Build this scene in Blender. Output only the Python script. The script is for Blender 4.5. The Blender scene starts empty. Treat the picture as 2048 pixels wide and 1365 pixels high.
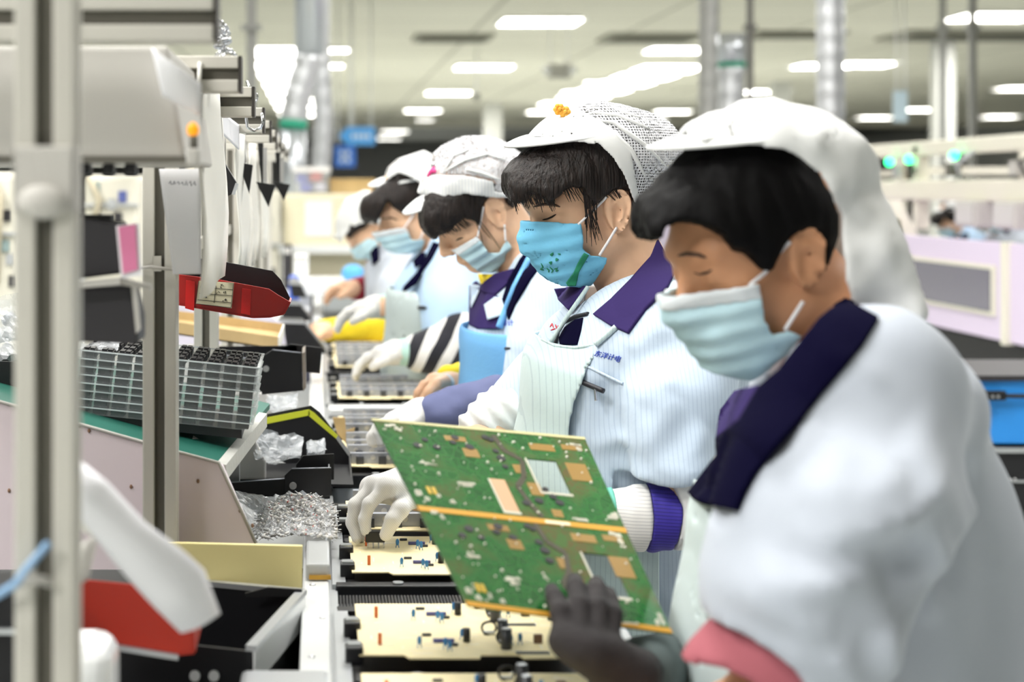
import bpy, bmesh, math, random
import numpy as np
from mathutils import Vector, Matrix
random.seed(7)
SC = bpy.context.scene
COL = SC.collection
F = 3500.0            # focal length in pixels of the 2048 px wide frame
VX, VY, EYE = 635.0, 374.0, 1.2   # vanishing point of the line, eye height


def at(px, py, Y):
    return np.array(((px - VX) / F * Y, Y, EYE - (py - VY) / F * Y))


def lin(c):
    out = []
    for v in c[:3]:
        v = v / 255.0
        out.append(v / 12.92 if v <= 0.04045 else ((v + 0.055) / 1.055) ** 2.4)
    return (out[0], out[1], out[2], 1.0)


MATS = {}


def mat(name, col, rough=0.5, metal=0.0, spec=0.5, var=0.0, vscale=12.0, bump=0.0, bscale=60.0, stretch=(1, 1, 1),
        alpha=1.0, trans=0.0, emis=None, estr=0.0, sss=0.0, sheen=0.0, coat=0.0, col2=None):
    """A principled material with optional noise colour variation and noise bump."""
    if name in MATS:
        return MATS[name]
    m = bpy.data.materials.new(name)
    m.use_nodes = True
    nt = m.node_tree
    b = nt.nodes['Principled BSDF']
    b.inputs['Base Color'].default_value = lin(col)
    b.inputs['Roughness'].default_value = rough
    b.inputs['Metallic'].default_value = metal
    b.inputs['Specular IOR Level'].default_value = spec
    b.inputs['Alpha'].default_value = alpha
    b.inputs['Transmission Weight'].default_value = trans
    b.inputs['Coat Weight'].default_value = coat
    if sss:
        b.inputs['Subsurface Weight'].default_value = sss
        b.inputs['Subsurface Radius'].default_value = (0.012, 0.005, 0.003)
        b.inputs['Subsurface Scale'].default_value = 1.0
    if sheen:
        b.inputs['Sheen Weight'].default_value = sheen
    if emis:
        b.inputs['Emission Color'].default_value = lin(emis)
        b.inputs['Emission Strength'].default_value = estr
    if var or bump or col2:
        tc = nt.nodes.new('ShaderNodeTexCoord')
        mp = nt.nodes.new('ShaderNodeMapping')
        mp.inputs['Scale'].default_value = stretch
        nt.links.new(tc.outputs['Object'], mp.inputs['Vector'])
    if var or col2:
        n = nt.nodes.new('ShaderNodeTexNoise')
        n.inputs['Scale'].default_value = vscale
        n.inputs['Detail'].default_value = 3
        r = nt.nodes.new('ShaderNodeValToRGB')
        c = lin(col)
        c2 = lin(col2) if col2 else tuple(min(1, x * (1 + var)) for x in c[:3]) + (1,)
        c1 = c if col2 else tuple(x * (1 - var) for x in c[:3]) + (1,)
        r.color_ramp.elements[0].color = c1
        r.color_ramp.elements[1].color = c2
        r.color_ramp.elements[0].position = 0.35
        r.color_ramp.elements[1].position = 0.65
        nt.links.new(mp.outputs['Vector'], n.inputs['Vector'])
        nt.links.new(n.outputs['Fac'], r.inputs['Fac'])
        nt.links.new(r.outputs['Color'], b.inputs['Base Color'])
    if bump:
        n2 = nt.nodes.new('ShaderNodeTexNoise')
        n2.inputs['Scale'].default_value = bscale
        n2.inputs['Detail'].default_value = 4
        bp = nt.nodes.new('ShaderNodeBump')
        bp.inputs['Strength'].default_value = bump
        bp.inputs['Distance'].default_value = 0.004
        nt.links.new(mp.outputs['Vector'], n2.inputs['Vector'])
        nt.links.new(n2.outputs['Fac'], bp.inputs['Height'])
        nt.links.new(bp.outputs['Normal'], b.inputs['Normal'])
    MATS[name] = m
    return m


def stripe_mat(name, base, line, period, width, axis=0, rough=0.75, rot=(0, 0, 0), bump=0.12, wob=0.004, var2=None):
    """Woven cloth with thin parallel stripes (a real printed pattern of the cloth)."""
    m = mat(name, base, rough, sheen=0.15)
    nt = m.node_tree
    b = nt.nodes['Principled BSDF']
    tc = nt.nodes.new('ShaderNodeTexCoord')
    mp = nt.nodes.new('ShaderNodeMapping')
    mp.inputs['Rotation'].default_value = rot
    sx = nt.nodes.new('ShaderNodeSeparateXYZ')
    nz = nt.nodes.new('ShaderNodeTexNoise')
    nz.inputs['Scale'].default_value = 9.0
    ad = nt.nodes.new('ShaderNodeMath'); ad.operation = 'MULTIPLY_ADD'
    ad.inputs[1].default_value = wob * 2
    ml = nt.nodes.new('ShaderNodeMath'); ml.operation = 'MULTIPLY'
    ml.inputs[1].default_value = 1.0 / period
    fr = nt.nodes.new('ShaderNodeMath'); fr.operation = 'FRACT'
    lt = nt.nodes.new('ShaderNodeMath'); lt.operation = 'LESS_THAN'
    lt.inputs[1].default_value = width
    mx = nt.nodes.new('ShaderNodeMix'); mx.data_type = 'RGBA'
    mx.inputs[6].default_value = lin(base)
    mx.inputs[7].default_value = lin(line)
    nt.links.new(tc.outputs['Object'], mp.inputs['Vector'])
    nt.links.new(mp.outputs['Vector'], sx.inputs['Vector'])
    nt.links.new(tc.outputs['Object'], nz.inputs['Vector'])
    nt.links.new(nz.outputs['Fac'], ad.inputs[0])
    nt.links.new(sx.outputs[axis], ad.inputs[2])
    nt.links.new(ad.outputs[0], ml.inputs[0])
    nt.links.new(ml.outputs[0], fr.inputs[0])
    nt.links.new(fr.outputs[0], lt.inputs[0])
    nt.links.new(lt.outputs[0], mx.inputs[0])
    nt.links.new(mx.outputs[2], b.inputs['Base Color'])
    if bump:
        n2 = nt.nodes.new('ShaderNodeTexNoise')
        n2.inputs['Scale'].default_value = 14
        n2.inputs['Detail'].default_value = 5
        bp = nt.nodes.new('ShaderNodeBump')
        bp.inputs['Strength'].default_value = bump
        bp.inputs['Distance'].default_value = 0.02
        nt.links.new(tc.outputs['Object'], n2.inputs['Vector'])
        nt.links.new(n2.outputs['Fac'], bp.inputs['Height'])
        nt.links.new(bp.outputs['Normal'], b.inputs['Normal'])
    return m


def net_mat(name, col, scale, hole):
    """Knitted net: round holes let one see what lies beneath."""
    m = mat(name, col, 0.7)
    nt = m.node_tree
    b = nt.nodes['Principled BSDF']
    tc = nt.nodes.new('ShaderNodeTexCoord')
    mp = nt.nodes.new('ShaderNodeMapping')
    mp.inputs['Scale'].default_value = (scale, scale, scale)
    mp.inputs['Rotation'].default_value = (math.pi / 2, 0.5, 0)
    vo = nt.nodes.new('ShaderNodeTexVoronoi')
    vo.voronoi_dimensions = '2D'
    vo.inputs['Scale'].default_value = 1.0
    vo.inputs['Randomness'].default_value = 0.15
    lt = nt.nodes.new('ShaderNodeMath'); lt.operation = 'GREATER_THAN'
    lt.inputs[1].default_value = hole
    nt.links.new(tc.outputs['Object'], mp.inputs['Vector'])
    nt.links.new(mp.outputs['Vector'], vo.inputs['Vector'])
    nt.links.new(vo.outputs['Distance'], lt.inputs[0])
    nt.links.new(lt.outputs[0], b.inputs['Alpha'])
    return m


# ---------------------------------------------------------------- mesh helpers
def link(name, me, m=None, parent=None, smooth=False):
    o = bpy.data.objects.new(name, me)
    COL.objects.link(o)
    if m is not None:
        for x in (m if isinstance(m, (list, tuple)) else [m]):
            me.materials.append(x)
    if parent is not None:
        o.parent = parent
    if smooth:
        me.polygons.foreach_set('use_smooth', [True] * len(me.polygons))
    return o


def rebase(o):
    """Put the origin of a world-coordinate mesh object at the middle of its base."""
    me = o.data
    n = len(me.vertices)
    if not n:
        return o
    co = np.empty(n * 3)
    me.vertices.foreach_get('co', co)
    co = co.reshape(-1, 3)
    lo, hi = co.min(0), co.max(0)
    c = np.array(((lo[0] + hi[0]) / 2, (lo[1] + hi[1]) / 2, lo[2]))
    me.vertices.foreach_set('co', (co - c).ravel())
    o.location = Vector(c)
    return o


def tag(o, label=None, cat=None, group=None, kind=None):
    if label: o['label'] = label
    if cat: o['category'] = cat
    if group: o['group'] = group
    if kind: o['kind'] = kind
    return o


def empty(name, loc=(0, 0, 0), label=None, cat=None, group=None, kind=None, rotz=0.0):
    o = bpy.data.objects.new(name, None)
    COL.objects.link(o)
    o.empty_display_size = 0.05
    o.location = loc
    o.rotation_euler = (0, 0, rotz)
    return tag(o, label, cat, group, kind)


class MB:
    """Collects simple shapes and links them as ONE mesh object. ORIG: world point that becomes the local origin."""

    def __init__(s, orig=(0, 0, 0)):
        s.bm = bmesh.new()
        s.o = Vector(orig)

    def quad(s, pts, mi=0):
        f = s.bm.faces.new([s.bm.verts.new(Vector(p) - s.o) for p in pts])
        f.material_index = mi
        return s

    def box(s, lo, hi, mi=0, R=None, piv=None):
        lo, hi = [min(a, b) for a, b in zip(lo, hi)], [max(a, b) for a, b in zip(lo, hi)]
        vs = []
        for z in (lo[2], hi[2]):
            for x, y in ((lo[0], lo[1]), (hi[0], lo[1]), (hi[0], hi[1]), (lo[0], hi[1])):
                p = Vector((x, y, z))
                if R is not None:
                    q = Vector(piv) if piv is not None else (Vector(lo) + Vector(hi)) / 2
                    p = R @ (p - q) + q
                vs.append(s.bm.verts.new(p - s.o))
        for idx in ((3, 2, 1, 0), (4, 5, 6, 7), (0, 1, 5, 4), (1, 2, 6, 5), (2, 3, 7, 6), (3, 0, 4, 7)):
            s.bm.faces.new([vs[i] for i in idx]).material_index = mi
        return s

    def prism(s, pts, ext, mi=0):
        """pts: 3D polygon; ext: extrusion vector."""
        a = [s.bm.verts.new(Vector(p) - s.o) for p in pts]
        b = [s.bm.verts.new(Vector(p) + Vector(ext) - s.o) for p in pts]
        n = len(a)
        fs = [s.bm.faces.new(list(reversed(a))), s.bm.faces.new(b)]
        for i in range(n):
            fs.append(s.bm.faces.new((a[i], a[(i + 1) % n], b[(i + 1) % n], b[i])))
        for f in fs:
            f.material_index = mi
        bmesh.ops.recalc_face_normals(s.bm, faces=fs)
        return s

    def tube(s, pts, r, seg=8, mi=0, cap=True, smooth=True):
        pts = [Vector(p) for p in pts]
        rs = r if isinstance(r, (list, tuple)) else [r] * len(pts)
        rings = []
        up = Vector((0, 0, 1))
        prev = None
        for i, p in enumerate(pts):
            a = pts[max(0, i - 1)]
            b = pts[min(len(pts) - 1, i + 1)]
            t = (b - a)
            t = t.normalized() if t.length > 1e-9 else Vector((0, 0, 1))
            if prev is None:
                n = t.cross(up if abs(t.dot(up)) < 0.95 else Vector((1, 0, 0))).normalized()
            else:
                n = (prev - t * prev.dot(t))
                n = n.normalized() if n.length > 1e-6 else t.cross(up).normalized()
            prev = n
            bb = t.cross(n)
            rings.append([s.bm.verts.new(p + (n * math.cos(2 * math.pi * k / seg) + bb * math.sin(2 * math.pi * k / seg)) * rs[i] - s.o) for k in range(seg)])
        for i in range(len(rings) - 1):
            for k in range(seg):
                f = s.bm.faces.new((rings[i][k], rings[i][(k + 1) % seg], rings[i + 1][(k + 1) % seg], rings[i + 1][k]))
                f.smooth = smooth
                f.material_index = mi
        if cap:
            s.bm.faces.new(list(reversed(rings[0]))).material_index = mi
            s.bm.faces.new(rings[-1]).material_index = mi
        return s

    def cyl(s, a, b, r, r2=None, seg=16, mi=0):
        return s.tube([a, b], [r, r if r2 is None else r2], seg, mi)

    def ball(s, c, r, mi=0, seg=12, rings=8):
        r = r if isinstance(r, (tuple, list)) else (r, r, r)
        ret = bmesh.ops.create_uvsphere(s.bm, u_segments=seg, v_segments=rings, radius=1.0)
        for v in ret['verts']:
            v.co = Vector((v.co.x * r[0], v.co.y * r[1], v.co.z * r[2])) + Vector(c) - s.o
        for f in {f for v in ret['verts'] for f in v.link_faces}:
            f.smooth = True
            f.material_index = mi
        return s

    def sheet(s, grid, mi=0, smooth=True):
        """grid[i][j] of points."""
        vs = [[s.bm.verts.new(Vector(p) - s.o) for p in row] for row in grid]
        for i in range(len(vs) - 1):
            for j in range(len(vs[0]) - 1):
                f = s.bm.faces.new((vs[i][j], vs[i + 1][j], vs[i + 1][j + 1], vs[i][j + 1]))
                f.smooth = smooth
                f.material_index = mi
        return s

    def build(s, name, m, parent=None, bevel=0.0, solid=0.0, seg=2):
        me = bpy.data.meshes.new(name)
        s.bm.to_mesh(me)
        s.bm.free()
        o = link(name, me, m, parent)
        if parent is None:
            o.location = s.o
        if solid:
            md = o.modifiers.new('Solidify', 'SOLIDIFY')
            md.thickness = solid
            md.offset = 0
        if bevel:
            md = o.modifiers.new('Bevel', 'BEVEL')
            md.width = bevel
            md.segments = seg
            md.limit_method = 'ANGLE'
            md.angle_limit = math.radians(40)
        return o


def copy_tree(o, parent=None):
    c = o.copy()
    COL.objects.link(c)
    if parent is not None:
        c.parent = parent
    for ch in list(o.children):
        copy_tree(ch, c)
    return c


def in_root(root, m=None):
    """MB whose points are world points, for a child of ROOT (an Empty without scale)."""
    return MB(root.location)


# ---------------------------------------------------------------- camera
cam = bpy.data.cameras.new('camera')
co = bpy.data.objects.new('camera', cam)
COL.objects.link(co)
co.location = (0, 0, EYE)
co.rotation_euler = (math.pi / 2, 0, 0)
cam.sensor_width = 36.0
cam.sensor_fit = 'HORIZONTAL'
cam.lens = F * 36.0 / 2048.0
cam.shift_x = (1024 - VX) / 2048.0
cam.shift_y = -(682.5 - VY) / 2048.0
cam.clip_start = 0.05
cam.clip_end = 300
cam.dof.use_dof = True
cam.dof.focus_distance = 2.42
cam.dof.aperture_fstop = 4.3
SC.camera = co
SC.view_settings.view_transform = 'Standard'
SC.view_settings.look = 'None'
SC.view_settings.gamma = 1.0
SC.view_settings.use_curve_mapping = False
SC.view_settings.exposure = 0.0
# ---------------------------------------------------------------- signed distance modelling
def smin(a, b, k):
    h = np.clip(0.5 + 0.5 * (b - a) / k, 0, 1)
    return b + (a - b) * h - k * h * (1 - h)


def smax(a, b, k):
    return -smin(-a, -b, k)


def ell(p, c, r):
    q = (p - np.array(c)) / np.array(r)
    k0 = np.sqrt((q * q).sum(1)) + 1e-9
    q2 = q / np.array(r)
    k1 = np.sqrt((q2 * q2).sum(1)) + 1e-9
    return k0 * (k0 - 1) / k1


def cone(p, a, b, ra, rb):
    a = np.asarray(a, float); b = np.asarray(b, float)
    ba = b - a
    pa = p - a
    t = np.clip(pa @ ba / (ba @ ba + 1e-12), 0, 1)
    d = pa - t[:, None] * ba
    return np.sqrt((d * d).sum(1)) - (ra + (rb - ra) * t)


def chain(p, pts, rs, k=0.01):
    d = None
    for i in range(len(pts) - 1):
        e = cone(p, pts[i], pts[i + 1], rs[i], rs[i + 1])
        d = e if d is None else smin(d, e, k)
    return d


def loft(p, pts, yc, rx, ry, ex=2.3):
    """Trunk: a spine of (x, z) points with half depths rx along x and half widths ry along y."""
    best = None
    P = p[:, [0, 2]]
    for i in range(len(pts) - 1):
        a = np.array(pts[i], float); b = np.array(pts[i + 1], float)
        ba = b - a
        pa = P - a
        t = np.clip(pa @ ba / (ba @ ba), 0, 1)
        d = pa - t[:, None] * ba
        dd = np.sqrt((d * d).sum(1))
        x = rx[i] + (rx[i + 1] - rx[i]) * t
        y = ry[i] + (ry[i + 1] - ry[i]) * t
        y0 = yc[i] + (yc[i + 1] - yc[i]) * t if isinstance(yc, (list, tuple)) else yc
        q = (np.abs(dd / x) ** ex + np.abs((p[:, 1] - y0) / y) ** ex) ** (1 / ex)
        e = (q - 1) * np.minimum(x, y)
        best = e if best is None else smin(best, e, 0.02)
    return best


def poly2(p, pts, Yp):
    """Signed distance to a vertical prism along Y whose outline is given in frame pixels for depth Yp."""
    V = np.array([at(a, b, Yp)[[0, 2]] for a, b in pts])
    P = p[:, [0, 2]]
    d = np.full(len(P), 1e9)
    s = np.ones(len(P))
    n = len(V)
    j = n - 1
    for i in range(n):
        e = V[j] - V[i]
        w = P - V[i]
        t = np.clip(w @ e / (e @ e + 1e-12), 0, 1)
        b = w - t[:, None] * e
        d = np.minimum(d, (b * b).sum(1))
        c1 = P[:, 1] >= V[i][1]
        c2 = P[:, 1] < V[j][1]
        c3 = e[0] * w[:, 1] > e[1] * w[:, 0]
        allc = (c1 & c2 & c3) | (~c1 & ~c2 & ~c3)
        s = np.where(allc, -s, s)
        j = i
    return s * np.sqrt(d)


def _hash(i, j, k, seed):
    n = (i * 374761393 + j * 668265263 + k * 2147483647 + seed * 974634777) & 0xFFFFFFFF
    n = ((n ^ (n >> 13)) * 1274126177) & 0xFFFFFFFF
    return ((n ^ (n >> 16)) & 0xFFFF) / 65535.0


def noise(p, sc, seed=0):
    q = p * np.array(sc)
    i = np.floor(q).astype(np.int64)
    f = q - i
    f = f * f * (3 - 2 * f)
    o = 0
    for a in (0, 1):
        wa = f[:, 0] if a else 1 - f[:, 0]
        for b in (0, 1):
            wb = f[:, 1] if b else 1 - f[:, 1]
            for c in (0, 1):
                wc = f[:, 2] if c else 1 - f[:, 2]
                o = o + wa * wb * wc * _hash(i[:, 0] + a, i[:, 1] + b, i[:, 2] + c, seed)
    return o * 2 - 1


def ridges(p, folds, Yp):
    """Cloth folds: (px1, py1, px2, py2, height, width in m) on the side facing the aisle."""
    o = np.zeros(len(p))
    P = p[:, [0, 2]]
    for x1, y1, x2, y2, h, w in folds:
        a = at(x1, y1, Yp)[[0, 2]]
        b = at(x2, y2, Yp)[[0, 2]]
        ba = b - a
        pa = P - a
        tt = pa @ ba / (ba @ ba)
        t = np.clip(tt, 0, 1)
        d = pa - t[:, None] * ba
        fade = 1 - np.clip(np.abs(t - 0.5) * 2, 0, 1) ** 3 * 0.75
        o += h * fade * np.exp(-(d * d).sum(1) / (w * w))
    return o


def surface_nets(f, lo, hi, h):
    lo = np.array(lo, float); hi = np.array(hi, float)
    B = 6
    nb = np.maximum(1, np.ceil((hi - lo) / (h * B)).astype(int))
    n = nb * B + 1
    g = np.full(n, 1.0)
    # coarse pass
    cx = [lo[i] + (np.arange(nb[i]) + 0.5) * B * h for i in range(3)]
    C = np.stack(np.meshgrid(*cx, indexing='ij'), -1).reshape(-1, 3)
    dc = f(C)
    g = np.repeat(np.repeat(np.repeat(np.where(dc < 0, -1.0, 1.0).reshape(nb), B, 0), B, 1), B, 2)
    g = np.pad(g, ((0, 1), (0, 1), (0, 1)), mode='edge')
    act = np.abs(dc) < B * h * 0.87 * 1.45 + 0.006
    idx = np.argwhere(act.reshape(nb))
    if not len(idx):
        return np.zeros((0, 3)), np.zeros((0, 4), int)
    off = np.stack(np.meshgrid(*[np.arange(B + 1)] * 3, indexing='ij'), -1).reshape(-1, 3)
    for s in range(0, len(idx), 1500):
        ii = idx[s:s + 1500]
        I = (ii[:, None, :] * B + off[None]).reshape(-1, 3)
        v = f(lo + I * h)
        g[I[:, 0], I[:, 1], I[:, 2]] = v
    g[0, :, :] = np.maximum(g[0, :, :], 1e-4); g[-1, :, :] = np.maximum(g[-1, :, :], 1e-4)
    g[:, 0, :] = np.maximum(g[:, 0, :], 1e-4); g[:, -1, :] = np.maximum(g[:, -1, :], 1e-4)
    g[:, :, 0] = np.maximum(g[:, :, 0], 1e-4); g[:, :, -1] = np.maximum(g[:, :, -1], 1e-4)
    ins = g < 0
    sh = np.array(g.shape) - 1
    cnt = np.zeros(sh, int)
    for a in (0, 1):
        for b in (0, 1):
            for c in (0, 1):
                cnt += ins[a:a + sh[0], b:b + sh[1], c:c + sh[2]]
    cells = np.argwhere((cnt > 0) & (cnt < 8))
    vid = np.full(sh, -1, int)
    vid[cells[:, 0], cells[:, 1], cells[:, 2]] = np.arange(len(cells))
    acc = np.zeros((len(cells), 3))
    num = np.zeros(len(cells))
    cor = [(a, b, c) for a in (0, 1) for b in (0, 1) for c in (0, 1)]
    for p in cor:
        for ax in range(3):
            if p[ax]:
                continue
            q = list(p); q[ax] = 1
            va = g[cells[:, 0] + p[0], cells[:, 1] + p[1], cells[:, 2] + p[2]]
            vb = g[cells[:, 0] + q[0], cells[:, 1] + q[1], cells[:, 2] + q[2]]
            cr = (va < 0) != (vb < 0)
            t = np.where(cr, va / np.where(cr, va - vb, 1), 0)
            pos = np.tile(np.array(p, float), (len(cells), 1))
            pos[:, ax] += t
            acc += np.where(cr[:, None], pos, 0)
            num += cr
    V = lo + (cells + acc / num[:, None]) * h
    quads = []
    for ax in range(3):
        u, w = (ax + 1) % 3, (ax + 2) % 3
        sl = [slice(None)] * 3
        s2 = [slice(None)] * 3
        sl[ax] = slice(0, -1); s2[ax] = slice(1, None)
        A = ins[tuple(sl)]; Bm = ins[tuple(s2)]
        e = np.argwhere(A != Bm)
        e = e[(e[:, u] > 0) & (e[:, w] > 0) & (e[:, u] < sh[u]) & (e[:, w] < sh[w])]
        if not len(e):
            continue
        flip = A[e[:, 0], e[:, 1], e[:, 2]]
        def cell(du, dw):
            k = e.copy(); k[:, u] -= du; k[:, w] -= dw
            return vid[k[:, 0], k[:, 1], k[:, 2]]
        q = np.stack([cell(1, 1), cell(0, 1), cell(0, 0), cell(1, 0)], 1)
        q[~flip] = q[~flip][:, ::-1]
        quads.append(q)
    Q = np.concatenate(quads)
    Q = Q[(Q >= 0).all(1)]
    return V, Q


def relax(V, Q, it=1, lam=0.5):
    for _ in range(it):
        acc = np.zeros_like(V); num = np.zeros(len(V))
        for a, b in ((0, 1), (1, 2), (2, 3), (3, 0)):
            np.add.at(acc, Q[:, a], V[Q[:, b]]); np.add.at(num, Q[:, a], 1)
            np.add.at(acc, Q[:, b], V[Q[:, a]]); np.add.at(num, Q[:, b], 1)
        V = V + lam * (acc / np.maximum(num, 1)[:, None] - V)
    return V


def sdf_obj(name, f, lo, hi, h, m, parent=None, it=1, orig=None):
    V, Q = surface_nets(f, lo, hi, h)
    if len(V) == 0:
        print('EMPTY SDF', name)
        V = np.array([[0, 0, 0.]]); Q = np.zeros((0, 4), int)
    V = relax(V, Q, it) if it and len(Q) else V
    o = np.array(parent.matrix_basis.translation) if parent is not None and orig is None else np.array(orig if orig is not None else (0, 0, 0))
    V = V - o
    me = bpy.data.meshes.new(name)
    me.vertices.add(len(V)); me.vertices.foreach_set('co', V.ravel())
    me.loops.add(len(Q) * 4); me.loops.foreach_set('vertex_index', Q.ravel().astype(np.int32))
    me.polygons.add(len(Q)); me.polygons.foreach_set('loop_start', (np.arange(len(Q)) * 4).astype(np.int32))
    me.polygons.foreach_set('use_smooth', [True] * len(Q))
    me.update(calc_edges=True)
    me.validate()
    ob = link(name, me, m, parent)
    return ob


def hit(f, pix, Y0, Y1, off=0.0):
    """Where lines of sight of the given frame pixels meet the surface f=0 between depths Y0 and Y1 (then lifted by off)."""
    pix = np.array(pix, float)
    D = np.stack([(pix[:, 0] - VX) / F, np.ones(len(pix)), -(pix[:, 1] - VY) / F], 1)
    L = np.sqrt((D * D).sum(1))
    t = np.full(len(pix), float(Y0))
    E = np.array((0, 0, EYE))
    for _ in range(60):
        d = f(E + D * t[:, None])
        t = np.minimum(t + np.clip(d, -0.01, 0.05) / L * 0.75, Y1)
    return E + D * (t - off)[:, None]


def cut(*ds):
    o = ds[0]
    for d in ds[1:]:
        o = np.maximum(o, d)
    return o
# ---------------------------------------------------------------- people
M_skin = mat('skin', (236, 192, 158), 0.5, spec=0.35, sss=0.06, var=0.05, vscale=30, bump=0.05, bscale=300)
M_hair = mat('black_hair', (20, 15, 14), 0.5, spec=0.3, bump=1.0, bscale=260, stretch=(1.0, 1.0, 0.05), col2=(36, 27, 24), vscale=220)
M_hair2 = mat('deep_black_hair', (9, 8, 9), 0.65, spec=0.12, bump=0.4, bscale=70, stretch=(1.0, 1.0, 0.15))
M_lash = mat('lash', (24, 16, 14), 0.7)
M_brow = mat('brow', (92, 70, 58), 0.9)
M_navy = mat('navy_cloth', (9, 7, 34), 0.95, spec=.04, bump=0.15, bscale=120)
M_purple = mat('purple_cloth', (54, 43, 90), 0.95, spec=.08, bump=0.15, bscale=120)
M_white = mat('white_cloth', (226, 227, 226), 0.8, sheen=0.1, bump=0.2, bscale=40)
M_band = stripe_mat('white_striped_cap_cloth', (228, 229, 228), (206, 210, 216), 0.006, 0.25, axis=0)
M_jacket = stripe_mat('pale_blue_pinstripe', (192, 208, 225), (176, 194, 214), 0.0056, 0.2, axis=0, wob=.003)
M_jacket2 = mat('pale_blue_grey_cloth', (185, 192, 204), 0.75, sheen=0.15, bump=0.12, bscale=14)
M_jacket4 = mat('sky_white_cloth', (178, 206, 233), 0.75, sheen=0.15, bump=0.12, bscale=14)
M_apron = stripe_mat('mint_pinstripe', (192, 211, 211), (176, 196, 199), 0.0066, 0.17, axis=0, wob=.003)
M_apron1 = mat('mint_white_cloth', (194, 207, 207), 0.75, bump=0.1, bscale=14)
M_bluebib = mat('sky_blue_cloth', (108, 170, 222), 0.8, bump=0.15, bscale=200)
M_mask2 = mat('blue_mask_paper', (116, 192, 228), 0.8, bump=0.1, bscale=220)
M_maskp = mat('pale_blue_mask_paper', (192, 224, 234), 0.8, bump=0.1, bscale=220)
M_masktop = mat('white_mask_paper', (222, 228, 232), 0.8, bump=0.1, bscale=220)
M_strap = mat('white_elastic', (238, 236, 238), 0.8)
M_net = net_mat('white_cap_net', (236, 236, 239), 270, 0.36)
M_knit = stripe_mat('white_rib_knit', (242, 240, 236), (214, 212, 210), 0.0042, 0.3, axis=2, bump=0.1)
M_bluek = stripe_mat('royal_blue_rib_knit', (58, 44, 160), (40, 30, 122), 0.0042, 0.3, axis=2, bump=0.1)
M_glove = stripe_mat('white_knit_glove', (232, 230, 226), (216, 214, 212), 0.0022, 0.4, axis=0, bump=0.1, rot=(0, 0.7, 0))
M_glovec = mat('teal_cuff_edge', (120, 205, 185), 0.8)
M_darkglove = mat('charcoal_knit_glove', (46, 42, 43), 0.85, bump=0.25, bscale=300, var=0.15, vscale=40)
M_mintcuff = mat('mint_glove_cuff', (190, 226, 216), 0.85)
M_trouser = mat('navy_trousers', (38, 40, 60), 0.85)
M_skin1 = mat('shaded_skin', (208, 152, 114), 0.5, spec=0.35, sss=0.06, var=0.05, vscale=30, bump=0.05, bscale=300)  # darker copy of the skin: the nearest face's shade is put into its colour
M_pink = mat('rose_sleeve', (166, 90, 100), 0.85, bump=0.1, bscale=60)
M_yellow = mat('yellow_sleeve', (232, 206, 36), 0.8, bump=0.15, bscale=40)
M_slate = mat('slate_blue_sleeve', (98, 104, 142), 0.8, bump=0.2, bscale=40)
M_flower = mat('orange_flower', (250, 170, 50), 0.7, col2=(255, 200, 90), vscale=90)
M_red = mat('crimson', (205, 40, 60), 0.7)
M_hotpink = mat('hot_pink', (232, 70, 140), 0.6)
M_zip = mat('black_zip', (26, 26, 34), 0.5)
M_steel = mat('bright_metal', (200, 200, 205), 0.25, metal=1.0)
M_emb = mat('blue_thread', (74, 96, 190), 0.8)
M_embr = mat('red_thread', (210, 70, 80), 0.8)
M_green = mat('green_print', (34, 132, 96), 0.8)
M_teal = mat('teal_seam', (150, 190, 190), 0.8)


def basis(yaw, pitch, roll=0.0):
    """Columns: the head's own forward, left and up axes; yaw > 0 turns the face towards the aisle camera."""
    y, p, r = math.radians(yaw), math.radians(pitch), math.radians(roll)
    f = np.array((-math.cos(p) * math.cos(y), -math.sin(y) * math.cos(p), -math.sin(p)))
    up0 = np.array((0, 0, 1.0))
    l = np.cross(up0, f); l /= np.linalg.norm(l)
    u = np.cross(f, l)
    l2 = l * math.cos(r) + u * math.sin(r)
    u2 = np.cross(f, l2)
    return np.stack([f, l2, u2], 1)


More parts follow.
